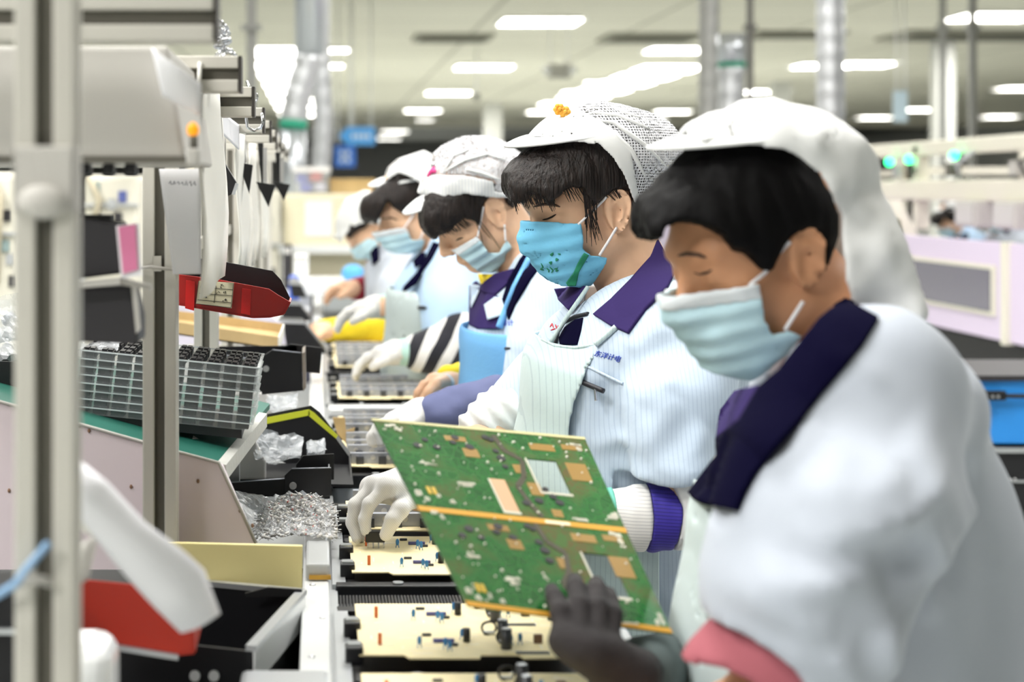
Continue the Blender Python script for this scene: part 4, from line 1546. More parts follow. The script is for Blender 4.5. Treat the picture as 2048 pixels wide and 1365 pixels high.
l.build('taped_lip', mat('taped_edge', (216, 216, 210), .35, bump=.6, bscale=50), r)
in_root(r).prism([A(388, 871, 2.32), A(420, 874, 2.32), A(419, 880, 2.32), A(386, 878, 2.32)], (0, 0, .001)).build('white_sticker', M_paper2, r) if False else None
sp = in_root(r)
for x, y in ((160, 852), (178, 862), (505, 1052), (396, 963), (353, 974), (262, 974), (18, 982), (480, 1022)):
    sp.ball(A(x, y, Y - .001), (.0022, .0008, .0028), seg=6, rings=4)
sp.build('rust_spot', mat('rust', (150, 116, 92), .8), r)
for dx in (-.55, -.15):
    in_root(r).box((dx, 2.16, .60), (dx + .03, 2.19, .86)).build('leg', M_alu, r)
    in_root(r).box((dx, 2.68, .60), (dx + .03, 2.71, .86)).build('leg', M_alu, r)
r = empty('label_sticker', A(404, 878, 2.28), 'small off-white sticker on the green bench top below the tray stack', 'sticker')
slope = (a1[2] - a0[2]) / (a1[0] - a0[0])
s = in_root(r)
q = []
for x, y in ((387, 872), (421, 874), (419, 881), (385, 879)):
    Yq = 2.2
    for _ in range(20):
        p = A(x, y, Yq); zt = a0[2] + slope * (p[0] - a0[0]) + .0006
        Yq = (EYE - zt) * F / (y - VY)
    q.append(A(x, y, Yq))
s.prism(q, (0, 0, .0008)).build('sticker', M_paper2, r)

# tray stack: eight clear trays full of black parts
ang = math.radians(5.8)
ca, sa = math.cos(ang), math.sin(ang)
base = A(502, 862, 2.26)
TW, TD, TH = .232, .19, .0104


def tray_point(u, d, k):
    """u along the tray (0 right end, negative to the left), d depth, k height."""
    return np.array((base[0] + u * ca + k * sa * .15, base[1] + d, base[2] - u * sa + k))


grp = 'clear trays stacked on the green bench'
comp = None
for t in range(8):
    z = t * TH
    sh = (t * .0011, (t % 3 - 1) * .002)
    lab = ('topmost clear plastic tray of black parts on the stack upon the green bench' if t == 7 else ('bottom clear plastic tray of the stack lying on the green bench' if t == 0 else 'clear plastic tray of black parts, %s from the top of the stack' % ('', 'seventh', 'sixth', 'fifth', 'fourth', 'third', 'second')[t]))
    r = empty('component_tray', tray_point(-TW / 2 + sh[0], TD / 2, z), lab, 'tray', grp)
    T = lambda u, d, k: tray_point(u + sh[0], d + sh[1], z + k)
    rim = in_root(r)
    w = .0016
    for (u0, u1, d0, d1, k0, k1) in ((-TW, 0, 0, w, 0, TH * .9), (-TW, 0, TD - w, TD, 0, TH * .9), (-w, 0, 0, TD, 0, TH * .9), (-TW, -TW + w, 0, TD, 0, TH * .9), (-TW, 0, 0, TD, 0, .0008)):
        v = [T(u0, d0, k0), T(u1, d0, k0), T(u1, d1, k0), T(u0, d1, k0)]
        rim.prism(v, tuple(T(u0, d0, k1) - T(u0, d0, k0)))
    for c in range(1, 10):
        v = [T(-TW * c / 10, 0, 0), T(-TW * c / 10 + w, 0, 0), T(-TW * c / 10 + w, TD, 0), T(-TW * c / 10, TD, 0)]
        rim.prism(v, tuple(T(0, 0, TH * .6) - T(0, 0, 0)))
    rim.build('tray_shell', M_thin, r)
    rim = in_root(r)
    for (u0, u1, d0, d1, k0, k1) in ((-TW - .003, .003, -.003, w, TH * .80, TH * .95), (-TW - .003, .003, TD - w, TD + .003, TH * .80, TH * .95), (-.001, .003, w, TD - w, TH * .80, TH * .95)):
        v = [T(u0, d0, k0), T(u1, d0, k0), T(u1, d1, k0), T(u0, d1, k0)]
        rim.prism(v, tuple(T(u0, d0, k1) - T(u0, d0, k0)))
    rim.build('tray_lip', M_lip, r)
    rows = (0, 1, 2, 3) if t == 7 else (0,)
    for c in range(10):
        for w_ in rows:
            d0 = .006 + w_ * .047
            u0 = -TW * (c + .88) / 10; u1 = -TW * (c + .14) / 10
            cc = T((u0 + u1) / 2, d0 + .017, TH * .45)
            if comp is None:
                m_ = MB((0, 0, 0))
                L = (u1 - u0) / 2
                m_.box((-L, -.016, -.004), (L, .016, .0055)).box((-L * .8, -.012, .0055), (-L * .1, .012, .0075)).box((L * .1, -.012, .0055), (L * .8, .012, .0075))
                comp = m_.build('black_part', M_black, r)
                o = comp
            else:
                o = comp.copy(); COL.objects.link(o); o.parent = r
            o.location = Vector(cc) - r.location
            o.rotation_euler = (0, ang, 0)
# dark support under the stack
r = empty('black_tray', tray_point(-TW / 2, TD / 2, -.012), 'flat black tray under the stack of clear trays', 'tray')
m_ = in_root(r)
v = [tray_point(-TW + .01, .004, -.012), tray_point(-.012, .004, -.012), tray_point(-.012, TD, -.012), tray_point(-TW + .01, TD, -.012)]
m_.prism(v, (0, 0, .011)).build('tray', M_black, r)


# ---- crumpled clear film
def film(name, pts, label, amp=.01, seed=1, m=None, n=14, solid=0.0, thick=.03):
    c = [np.array(p) for p in pts]
    nrm = np.cross(c[1] - c[0], c[3] - c[0]); nrm = nrm / np.linalg.norm(nrm)
    r = empty(name, np.array(c).min(0), label, 'plastic bag')
    for side_ in (0, 1):
        g = []
        for i in range(n + 1):
            row = []
            for j in range(n + 1):
                u, v = i / n, j / n
                p = c[0] * (1 - u) * (1 - v) + c[1] * u * (1 - v) + c[2] * u * v + c[3] * (1 - u) * v
                w_ = noise(p[None] + side_ * .37, (60, 60, 60), seed)[0] + .6 * noise(p[None], (140, 140, 140), seed + side_)[0]
                bulge = math.sin(math.pi * u) * math.sin(math.pi * v) * thick * (1 if side_ else 0)
                row.append(p + nrm * (w_ * amp + bulge))
            g.append(row)
        in_root(r).sheet(g, smooth=False).build('film_side', m or M_bag, r)
    return r


film('clear_bag', [A(-40, 600, 2.45), A(55, 590, 2.45), A(52, 715, 2.4), A(-40, 720, 2.4)], 'clear bag of grey fittings lying on the green bench left of the front post', .012, 2)
rn = random.Random(11)
for k in range(5):
    p = A(-10 + k * 14, 640 + rn.random() * 60, 2.47)
    r = empty('grey_fitting', p, 'pale grey tube fitting inside the clear bag left of the front post', 'fitting', 'fittings in the clear bag')
    q = p + np.array((.03 * math.cos(k), .01, .02 * math.sin(k * 2)))
    in_root(r).cyl(p, q, .009, seg=12).build('tube', M_lgrey, r)
    in_root(r).cyl(q, q + (q - p) * .25, .011, seg=12).build('collar', M_sink, r)
r = empty('black_tray', A(10, 810, 2.3), 'black open tray on the green bench left of the front post', 'tray')
t = in_root(r)
plate_at(t, [(-60, 722), (40, 724), (46, 744), (44, 790), (-60, 775)], 2.3, .004)
t.build('side_wall', M_black, r)
t = in_root(r)
plate_at(t, [(-60, 705), (35, 708), (40, 724), (-60, 722)], 2.42, .004)
t.build('side_wall', M_black, r)
in_root(r).prism([A(-60, 775, 2.3), A(44, 790, 2.3), A(44, 790, 2.3) + np.array((0, .12, 0)), A(-60, 775, 2.3) + np.array((0, .12, 0))], (0, 0, .003)).build('floor', M_black, r)
in_root(r).prism([A(40, 724, 2.3), A(46, 744, 2.3), A(44, 790, 2.3), A(40, 790, 2.3)], (0, .12, 0)).build('end_wall', M_black, r)
film('clear_film', [A(160, 690, 2.30), A(240, 680, 2.36), A(236, 700, 2.30), A(162, 706, 2.28)], 'crumpled clear film lying on the left end of the tray stack', .006, 6)

# ---- charcoal boxes with a pink card between the two nearest posts
r = empty('charcoal_box', A(195, 555, 1.62), 'upper charcoal box hanging between the two nearest rack posts', 'box')
plate_at(in_root(r), [(148, 436), (238, 446), (246, 548), (150, 560)], 1.62, .07).build('body', M_char, r, bevel=.003)
in_root(r).box(A(152, 430, 1.63), A(230, 440, 1.66)).build('lid_edge', M_blackm, r)
r = empty('charcoal_box', A(210, 690, 1.62), 'lower charcoal box standing above the tray stack between the nearest posts', 'box')
plate_at(in_root(r), [(150, 578), (262, 572), (276, 640), (276, 690), (150, 684)], 1.62, .07).build('body', M_char, r, bevel=.003)
plate_at(in_root(r), [(262, 572), (272, 574), (280, 660), (272, 668)], 1.615, .01).build('corner_strip', M_hood, r)
r = empty('holder_bar', A(210, 576, 1.6), 'white bar clamped between the two charcoal boxes', 'bar')
in_root(r).prism([A(120, 568, 1.60), A(240, 556, 1.60), A(300, 572, 1.63), A(300, 580, 1.63), A(240, 570, 1.60), A(120, 580, 1.60)], (0, .015, 0)).build('bar', M_hood, r)
r = empty('pink_card', A(255, 555, 1.60), 'pink card in a white sleeve beside the upper charcoal box', 'card')
plate_at(in_root(r), [(232, 452), (278, 446), (284, 552), (242, 558)], 1.605, .002).build('sleeve', M_paper, r)
plate_at(in_root(r), [(237, 454), (271, 449), (275, 540), (246, 548)], 1.6025, .002).build('card', M_pinkl, r)

# ---- pale yellow plate, black bin, lower red bin, papers near the camera
r = empty('yellow_plate', A(470, 1186, 2.03), 'pale yellow upright plate in front of the bench side panel', 'plate')
plate_at(in_root(r), [(330, 1086), (605, 1093), (604, 1188), (330, 1180)], 2.03, .008).build('plate', M_yplate, r, bevel=.001)
in_root(r).box(A(340, 1185, 2.04), (A(600, 0, 2.04)[0], 2.06, .60)).build('foot', M_blackm, r)

BR, FR, FL = A(604, 1190, 1.985), A(502, 1304, 1.735), A(150, 1266, 1.80)
BL = FL + (BR - FR)
r = empty('black_bin', (FL + BR) / 2 - np.array((0, 0, .13)), 'big black open bin with pale rim in the lower left corner', 'bin')
dz = np.array((0, 0, -.135))
def wall(mb, p, q, h=dz, t=.004):
    d = np.array(q) - np.array(p); n_ = np.array((-d[1], d[0], 0)); n_ = n_ / np.linalg.norm(n_) * t
    mb.prism([p, q, q + h, p + h], tuple(n_))
for p, q, nm in ((FL, FR, 'front_wall'), (FR, BR, 'end_wall'), (BR, BL, 'back_wall'), (BL, FL, 'end_wall')):
    m_ = in_root(r); wall(m_, p, q); m_.build(nm, M_black, r)
in_root(r).prism([FL + dz, FR + dz, BR + dz, BL + dz], (0, 0, .004)).build('floor', M_black, r)
m_ = in_root(r)
for p, q in ((FR, BR), (BL, BR)):
    d = np.array(q) - np.array(p); n_ = np.array((-d[1], d[0], 0)); n_ = n_ / np.linalg.norm(n_) * .0055
    m_.prism([p - n_, q - n_, q + n_, p + n_], (0, 0, .006))
m_.build('pale_rim', M_alu, r)
wl = in_root(r); wall(wl, FR + np.array((.002, 0, 0)), BR + np.array((.002, 0, 0)), np.array((0, 0, -.035)), -.002); wl.build('steel_side', M_enamel, r)
for px in (390, 428):
    t_ = (px - 150) / 352
    p = FL + (FR - FL) * t_
    p = A(px, 1352, p[1] - .003)
    in_root(r).cyl(p, p - np.array((0, .003, 0)), .0055, seg=12).build('screw', M_steel2, r)
r = empty('black_flap', A(540, 1188, 1.97), 'black bent flap standing at the back of the big black bin', 'flap')
plate_at(in_root(r), [(490, 1188), (536, 1176), (604, 1180), (604, 1194), (490, 1194)], 1.972, .004).build('flap', M_blackm, r)

side = [(140, 1157), (165, 1160), (290, 1172), (352, 1232), (386, 1262), (388, 1306), (352, 1310), (150, 1276)]
r = tapered_bin('parts_bin', side, 1.62, .09, mat('orange_red_plastic', (178, 42, 20), .35), 'orange-red plastic bin in the lower left behind the curled white paper', floor_from=[4, 5, 6])
plate_at(in_root(r), [(160, 1280), (356, 1312), (356, 1322), (160, 1290)], 1.615, .05).build('pale_base', M_alu, r)

def strip(name, left, right, Y0, Y1, label, m=M_paper):
    """Long limp paper: matching left and right edge pixels from top to bottom."""
    g = []
    n = len(left)
    for i in range(n):
        Y = Y0 + (Y1 - Y0) * i / (n - 1)
        a, b_ = A(*left[i], Y), A(*right[i], Y)
        g.append([a + (b_ - a) * k / 6 + np.array((0, -.012 * math.sin(math.pi * k / 6), 0)) for k in range(7)])
    r = empty(name, np.array(g).reshape(-1, 3).min(0), label, 'paper')
    in_root(r).sheet(g).build('sheet', m, r, solid=.0015)
    return r


strip('curled_paper', [(128, 990), (150, 1020), (190, 1075), (250, 1150), (310, 1215), (362, 1266)], [(160, 922), (215, 965), (290, 1045), (370, 1105), (408, 1140), (440, 1228)], 1.33, 1.40, 'long curled white paper hanging blurred in front of the pale yellow plate')
strip('curled_paper', [(132, 1030), (150, 1050), (180, 1070), (210, 1085)], [(170, 1000), (200, 1040), (230, 1075), (260, 1100)], 1.36, 1.38, 'second white paper tucked behind the curled paper at the front post', M_paper2)
strip('curled_paper', [(150, 1085), (152, 1110), (155, 1140), (158, 1160)], [(196, 1070), (190, 1100), (182, 1130), (176, 1158)], 1.40, 1.40, 'short grey paper slip beside the front post above the orange-red bin', M_hood)
r = empty('blue_tie', A(0, 1190, 1.19), 'pale blue strap tied around the foreground post', 'strap')
in_root(r).tube([A(-20, 1200, 1.19), A(30, 1170, 1.186), A(52, 1140, 1.186), A(98, 1086, 1.19)], .0028, 8).build('strap', M_bluetie, r)
r = empty('white_tub', A(120, 1420, 1.42), 'white rounded tub at the bottom left corner behind the post', 'tub')
in_root(r).box((A(26, 0, 1.42)[0], 1.42, .60), (A(222, 0, 1.42)[0], 1.5, A(0, 1298, 1.42)[2])).build('tub', M_enamel, r, bevel=.02, seg=4)
r = empty('black_case', A(20, 1210, 1.55), 'black case on the lower shelf left of the foreground post', 'case')
in_root(r).box((-.36, 1.52, .60), (-.25, 1.60, A(0, 1185, 1.52)[2])).build('case', M_blackm, r, bevel=.004)
in_root(r).box((-.36, 1.515, A(0, 1268, 1.52)[2]), (-.25, 1.523, A(0, 1256, 1.52)[2])).build('trim_line', M_alu, r)

# ---- black troughs beside the conveyor
def trough(label, Y, d, near, plate_pts, back_l, far_pts, screw, ztop, m_end=None):
    r = empty('parts_trough', A(near[0][0], near[-1][1], Y), label, 'trough')
    plate_at(in_root(r), near, Y, .003).build('side_wall', M_black, r)
    plate_at(in_root(r), plate_pts, Y - .004, .003).build('front_plate', M_black, r, bevel=.0008)
    f = in_root(r); plate_at(f, far_pts, Y + d, .003); f.build('front_plate', M_black, r, bevel=.0008)
    f = in_root(r)
    yb = max(p[1] for p in near)
    x0, x1 = near[0][0], plate_pts[-2][0] - 4
    P = lambda x, y: at(x, y, Y)
    plate_at(f, [(x0, near[0][1] - 6), (x1 - 8, near[0][1] - 8), (x1 - 8, yb), (x0, yb)], Y + d, .003)
    f.build('side_wall', M_black, r)
    in_root(r).prism([P(x0, yb - 6), P(x1, yb - 6), P(x1, yb - 6) + np.array((0, d, 0)), P(x0, yb - 6) + np.array((0, d, 0))], (0, 0, .003)).build('floor', M_blackm, r)
    in_root(r).prism([P(x0, near[0][1]), P(x0, yb), P(x0, yb) + np.array((0, d, 0)), P(x0, near[0][1]) + np.array((0, d, 0))], (.003, 0, 0)).build('back_wall', M_blackm, r)
    c = A(screw[0], screw[1], Y - .0045)
    s_ = in_root(r).cyl(c, c - np.array((0, .0025, 0)), .0055, seg=16)
    s_.box(c + np.array((-.0035, -.0032, -.0006)), c + np.array((.0035, -.0024, .0006)), 0).box(c + np.array((-.0006, -.0032, -.0035)), c + np.array((.0006, -.0024, .0035)), 0)
    s_.build('screw', M_steel2, r)
    e = in_root(r)
    xe = plate_pts[2][0]
    pe = P(xe - 2, plate_pts[2][1] + 14); pq = P(xe - 2, plate_pts[3][1] - 2)
    e.prism([pe, pq, pq + np.array((0, d, 0)), pe + np.array((0, d, 0))], (-.002, 0, 0))
    e.build('end_plate', m_end or M_alu, r)
    t = in_root(r)
    t.tube([A(near[0][0], near[0][1], Y - .001), A(near[1][0], near[1][1], Y - .001)], .0011, 5).tube([A(plate_pts[1][0], plate_pts[1][1], Y - .005), A(plate_pts[2][0], plate_pts[2][1], Y - .005)], .0009, 5)
    t.build('worn_edge', M_sink, r)
    return r


r = trough('black open trough with a screwed front plate beside the belt, in sharp focus', 2.62, .10, [(452, 966), (572, 958), (572, 1003), (462, 992)], [(569, 952), (584, 938), (662, 936), (663, 992), (570, 1000)], None,
           [(592, 930), (606, 912), (668, 908), (668, 960), (592, 968)], (586, 972), 0)
m_ = in_root(r); plate_at(m_, [(462, 992), (660, 992), (660, 1030), (520, 1032)], 2.625, .09); m_.build('base_block', M_blackm, r)
r = trough('black trough with a taped steel end, beyond the tray stack', 3.05, .14, [(380, 700), (525, 722), (525, 784), (380, 760)], [(510, 722), (545, 700), (602, 706), (606, 782), (524, 790)], None,
           [(560, 700), (580, 688), (644, 696), (640, 748), (560, 740)], (532, 738), 0, M_taped)
m_ = in_root(r); plate_at(m_, [(604, 708), (610, 704), (612, 776), (606, 784)], 3.045, .12); m_.build('taped_end', M_taped, r)
# black hopper with lime strip
r = empty('parts_hopper', A(600, 930, 2.88), 'black angular hopper with a lime yellow strip along its edge', 'hopper')
plate_at(in_root(r), [(490, 838), (622, 812), (640, 826), (702, 908), (702, 934), (600, 936), (490, 900)], 2.94, .004).build('back_wall', M_black, r)
plate_at(in_root(r), [(502, 842), (618, 820), (620, 831), (502, 855)], 2.936, .003).build('lime_strip', M_lime, r)
plate_at(in_root(r), [(618, 820), (628, 826), (676, 872), (672, 878), (616, 831)], 2.936, .003).build('lime_strip', M_lime, r)
plate_at(in_root(r), [(676, 872), (702, 908), (698, 914), (672, 878)], 2.936, .003).build('steel_edge', M_alu, r)
in_root(r).prism([A(490, 930, 2.94), A(702, 934, 2.94), A(702, 934, 2.94) + np.array((0, -.20, 0)), A(490, 930, 2.94) + np.array((0, -.20, 0))], (0, 0, .004)).build('floor', M_blackm, r)
in_root(r).prism([A(701, 908, 2.94), A(701, 934, 2.94), A(701, 934, 2.94) + np.array((0, -.16, 0)), A(701, 934, 2.94) + np.array((0, -.16, .0))], (-.003, 0, 0)).build('end_wall', M_black, r)
# light grey dividers
r = empty('divider_plate', A(520, 935, 2.76), 'light grey sloping divider plate left of the crumpled bag', 'divider')
plate_at(in_root(r), [(420, 858), (492, 854), (502, 862), (532, 925), (532, 960), (440, 960)], 2.76, .012).build('plate', M_lgrey, r, bevel=.003)
r = empty('divider_plate', A(540, 830, 3.3), 'light grey divider plate between the two black troughs', 'divider')
plate_at(in_root(r), [(440, 785), (530, 786), (542, 796), (548, 834), (440, 840)], 3.30, .012).build('plate', M_lgrey, r, bevel=.003)
r = empty('divider_plate', A(560, 690, 4.1), 'pale lilac divider plate rising behind the cardboard box', 'divider')
plate_at(in_root(r), [(330, 606), (460, 628), (540, 632), (566, 650), (572, 690), (330, 690)], 4.1, .012).build('plate', mat('lilac_panel', (222, 216, 230), .5), r)
# bags in the hopper
film('clear_bag', [A(502, 858, 2.80), A(606, 876, 2.86), A(600, 918, 2.80), A(514, 916, 2.74)], 'crumpled clear bag lying in the black hopper', .010, 3)
film('clear_bag', [A(612, 885, 2.84), A(648, 878, 2.88), A(652, 905, 2.84), A(616, 908, 2.8)], 'small scrap of clear film at the right of the black hopper', .006, 4)
film('clear_bag', [A(535, 792, 3.24), A(596, 788, 3.3), A(594, 815, 3.24), A(538, 818, 3.2)], 'crumpled white film behind the hopper with the lime strip', .008, 5)
# cardboard
r = empty('cardboard_tray', A(460, 700, 3.5), 'shallow cardboard tray lying above the taped black trough', 'cardboard tray')
Yc = 3.45
a, b_, c_, d_ = A(340, 668, Yc), A(556, 700, Yc), A(566, 668, Yc + .12), A(340, 640, Yc + .14)
m_ = in_root(r)
m_.prism([a, b_, b_ + np.array((0, 0, .025)), a + np.array((0, 0, .025))], (0, .003, 0))
m_.build('front_flap', M_card, r)
m_ = in_root(r)
m_.prism([d_, d_ + np.array((0, 0, .02)), c_ + np.array((0, 0, .02)), c_], (0, .003, 0)); m_.build('back_flap', M_card, r)
in_root(r).prism([a, b_, c_, d_], (0, 0, .003)).build('floor', M_card, r)
in_root(r).prism([b_, c_, c_ + np.array((0, 0, .02)), b_ + np.array((0, 0, .025))], (.003, 0, 0)).build('end_flap', M_paper2, r)
r = empty('cardboard_flap', A(690, 890, 3.2), 'torn brown cardboard flap between hopper and boards', 'cardboard flap')
plate_at(in_root(r), [(665, 836), (690, 836), (692, 862), (710, 856), (704, 885), (694, 890), (674, 868)], 3.2, .004).build('flap', M_card, r)
# bag of diodes: nobody could count them
r = tag(MB((.0, 2.3, ZB)).build('_', M_paper) if False else empty('diode_bag', A(590, 1088, 2.26), 'clear open bag heaped with striped glass diodes beside the belt', 'bag'))
lo_, hi_ = A(512, 1088, 2.25), A(672, 1088, 2.25)
film_m = M_bag
fb = in_root(r)
g = []
n = 16
for i in range(n + 1):
    row = []
    for j in range(7):
        t_, v_ = i / n, j / 6
        p = lo_ * (1 - t_) + hi_ * t_ + np.array((0, v_ * .22, .006 + .022 * math.sin(math.pi * t_) ** .5 * (0.3 + .7 * v_)))
        row.append(p + np.array((0, 0, .003 * math.sin(i * 2.1 + j * 1.3))))
    g.append(row)
fb.sheet(g, smooth=False); fb.build('film', M_bag, r)
pile = in_root(r)
rn = random.Random(21)
for k in range(620):
    t_, v_ = rn.random(), rn.random() ** .8
    p = lo_ * (1 - t_) + hi_ * t_ + np.array((0, v_ * .2, .004 + (.026 * math.sin(math.pi * min(1, max(0, t_))) ** .6) * (.35 + .65 * v_) * (.6 + .4 * rn.random())))
    a = rn.random() * 6.283; el_ = (rn.random() - .5) * 1.2
    d = np.array((math.cos(a) * math.cos(el_), math.sin(a) * math.cos(el_), math.sin(el_)))
    pile.tube([p - d * .0095, p - d * .0035], .0005, 4, 1)
    pile.tube([p - d * .0038, p + d * .0038], .0017, 6, 0 if k % 2 else 3)
    if k % 7 == 0: pile.tube([p - d * .0008, p + d * .0008], .00185, 6, 2)
    pile.tube([p + d * .0035, p + d * .0095], .0005, 4, 1)
o = pile.build('diode_pile', [mat('white_glass', (240, 236, 230), .2), M_steel2, mat('red_ring', (200, 80, 70), .4), mat('grey_glass', (170, 168, 164), .2)], r)
o['kind'] = 'stuff'
film('clear_bag', [A(466, 980, 2.40), A(552, 998, 2.44), A(530, 1052, 2.42), A(508, 1072, 2.36)], 'clear bag mouth folded over the bench side panel beside the diodes', .005, 8, thick=.01)
# clear bracket on the rail end
r = empty('rail_bracket', A(636, 1160, 2.12), 'clear bracket with brass strip on the white conveyor rail', 'bracket')
in_root(r).box((A(612, 0, 2.13)[0], 2.115, .724), (A(660, 0, 2.13)[0], 2.26, .744)).build('block', mat('clear_grey_block', (214, 216, 216), .25, alpha=.75), r, bevel=.003)
in_root(r).box((A(618, 0, 2.11)[0], 2.11, .726), (A(662, 0, 2.11)[0], 2.116, .731)).build('brass_strip', mat('brass', (196, 150, 60), .35, metal=.6), r)
for px in (632, 650):
    c = A(px, 1142, 2.14)
    in_root(r).cyl(c, c + np.array((0, 0, .008)), .004, seg=10).build('stud', M_steel2, r)
r = empty('rail_clamp', A(600, 1350, 1.66), 'grey metal clamp fitting at the bottom end of the white rail', 'clamp')
c = A(590, 1352, 1.66)
in_root(r).box((-.075, 1.60, .66), (.012, 1.72, .726)).build('block', M_alu, r, bevel=.006)
for k in (-.055, -.03, -.005):
    in_root(r).cyl((k, 1.625, .726), (k, 1.625, .733), .006, seg=12).build('bolt', M_steel2, r)
# smaller black chutes farther along
for (pts, Y, lab) in (([(556, 640), (604, 642), (650, 700), (652, 708), (575, 706)], 4.2, 'small black chute beyond the taped trough'), ([(560, 602), (596, 604), (624, 640), (600, 646), (565, 642)], 5.0, 'black chute second beyond the taped trough'), ([(578, 562), (600, 564), (614, 596), (584, 596)], 6.0, 'farthest black chute along the rack')):
    r = empty('parts_chute', A(pts[0][0], pts[-1][1], Y), lab, 'chute')
    plate_at(in_root(r), pts, Y, .10).build('body', M_black, r, bevel=.004)
    q = [(x - 4, y + 12) for x, y in pts[:3]]
    plate_at(in_root(r), [pts[0], pts[1], (pts[1][0] + 4, pts[1][1] + 7), (pts[0][0], pts[0][1] + 7)], Y - .004, .004).build('rim', M_alu, r)
# ---------------------------------------------------------------- second worker: blue printed mask, orange flower on the cap
def worker_flower():
    Y = 2.45
    P = Person('person', (at(1290, 0, Y)[0], Y, 0), 'seated worker in a blue mask with green print, orange flower on the white netted cap', (1238, 420), Y, 0.9, 20, 17)
    A = lambda x, y, yy=Y: at(x, y, yy)
    nb = A(1310, 640)
    spine = [A(1300, 655), A(1275, 760), A(1235, 950), A(1240, 1230)]
    sp = [(a[0], a[2]) for a in spine]
    wr = A(838, 985, 2.38)
    Lel, Lwr = A(1425, 1030, 2.20), A(1160, 1040, 2.24)
    Rsh, Rel = A(1255, 690, 2.63), A(1010, 850, 2.58)
    Lsh, Lhem = A(1372, 690, 2.30), A(1352, 955, 2.21)

    def body(p):
        d = smin(P.face(p), P.neck(p, nb), 0.02)
        d = smin(d, loft(p, sp, Y, [.05, .09, .1, .11], [.10, .14, .13, .14], 2.2), 0.03)
        d = smin(d, chain(p, [Lsh, A(1400, 1010, 2.21), Lwr], [.045, .036, .026], .02), .02)
        d = smin(d, chain(p, [Rsh, Rel, wr], [.045, .034, .026], .02), .02)
        return d
    P.part('body', body, (P.c[0] - .28, Y - .33, .62), (P.c[0] + .3, Y + .28, P.c[2] + .16), .0034, M_skin)

    # hair
    hb = [(1080, 285), (1045, 300), (1022, 320), (1012, 345), (1013, 372), (1024, 392), (1040, 408), (1047, 392), (1062, 386), (1080, 392), (1096, 410), (1106, 398), (1120, 380), (1140, 372),
          (1158, 378), (1170, 395), (1185, 412), (1196, 404), (1208, 392), (1222, 382), (1243, 378), (1262, 384), (1272, 408), (1278, 440), (1294, 462), (1330, 470), (1345, 380), (1330, 270), (1200, 240)]

    def hvol(p):
        q = P.q(p)
        d = face_sdf(q, False) * P.sc - 0.013
        d = smin(d, ell(q, (.048, 0, .044), (.108, .082, .062)) * P.sc, 0.02)
        st = noise(q, (90, 90, 9), 5) * 0.0026 + noise(q, (220, 220, 20), 6) * 0.0014
        return d + st
    hair = lambda p: smax(hvol(p), poly2(p, hb, P.Yn) + noise(p, (240, 240, 14), 9) * .004, 0.006)
    lo, hi = P.c - .2, P.c + .18
    H = P.part('hair', hair, lo, hi, .003, M_hair)
    # loose strands over the temple and cheek
    rnd = random.Random(4)
    f = lambda p: np.minimum(P.face(p, False), hvol(p) + 0.004)
    lines = []
    for i in range(26):
        x0 = 1165 + rnd.random() * 30; y0 = 372 + rnd.random() * 26
        x1 = 1165 + rnd.random() * 28; L = 40 + rnd.random() * 62
        lines.append([(x0, y0), (x0 + (x1 - x0) * .5 + 3, y0 + L * .5), (x1 + rnd.random() * 14, y0 + L)])
    for i in range(120):
        x0 = 1014 + rnd.random() * 84; y0 = 352 + rnd.random() * 26; k = rnd.random()
        lines.append([(x0, y0), (x0 + 5 + rnd.random() * 4, y0 + 18), (x0 + 8 + rnd.random() * 12, y0 + 34 + 18 * k * k)])
    for i in range(60):
        x0 = 1100 + rnd.random() * 140; y0 = 330 + rnd.random() * 34
        lines.append([(x0, y0), (x0 + 6, y0 + 16 + rnd.random() * 10), (x0 + 14 + rnd.random() * 10, y0 + 34 + rnd.random() * 14)])
    for i in range(14):
        x0 = 1278 + rnd.random() * 16; y0 = 430 + rnd.random() * 26
        lines.append([(x0, y0), (x0 + 6, y0 + 24), (x0 + 9 + rnd.random() * 12, y0 + 44 + rnd.random() * 20)])
    P.stroke('stray_hair', f, lines, .0007, M_hair, H, off=.001, n=4)

    # eyes: lowered lids with lashes, brow
    P.stroke('eyelash', P.face, [[(1085, 440), (1095, 438), (1104, 434), (1112, 429)]], .0014, M_lash, off=.0006)
    P.stroke('eyebrow', P.face, [[(1068, 414), (1085, 409), (1104, 409), (1120, 414)]], .0022, M_brow, off=.0004)

    # cap
    def cvol(p):
        q = P.q(p)
        d = face_sdf(q, False) * P.sc - 0.021
        d = smin(d, ell(p, A(1222, 305), (.098, .088, .066)), 0.02)
        return d
    puck = lambda p: noise(p, (38, 24, 38), 2) * .0035
    band = [(1128, 200), (1168, 222), (1195, 240), (1232, 268), (1252, 300), (1266, 360), (1288, 440), (1276, 428), (1258, 392), (1240, 352), (1216, 318), (1188, 288), (1176, 290), (1062, 272), (1090, 225)]
    netp = [(1126, 204), (1160, 200), (1240, 190), (1380, 230), (1400, 420), (1288, 440), (1262, 360), (1248, 300), (1229, 270), (1195, 242), (1168, 224)]
    capm = P.part('cap', lambda p: np.maximum(np.abs(cvol(p) - .003) - .0022, poly2(p, band, P.Yn)), lo, hi, .003, M_white)
    P.part('cap_net', lambda p: np.maximum(np.abs(cvol(p) + puck(p) - .0005) - .0018, poly2(p, netp, P.Yn)), lo, hi, .003, M_net, capm)
    P.stroke('seam_fold', cvol, [[(1150, 236), (1190, 226), (1240, 232), (1300, 258)], [(1180, 238), (1230, 246), (1290, 290), (1330, 330)], [(1225, 262), (1262, 300), (1290, 352)], [(1165, 212), (1220, 214), (1280, 236)]],
             .0034, M_white, capm, off=.004)
    visor_obj(P, 'visor', ((1096, 272), (1008, 293)), .084, M_white, capm, drop=.010)
    fl = P.mb()
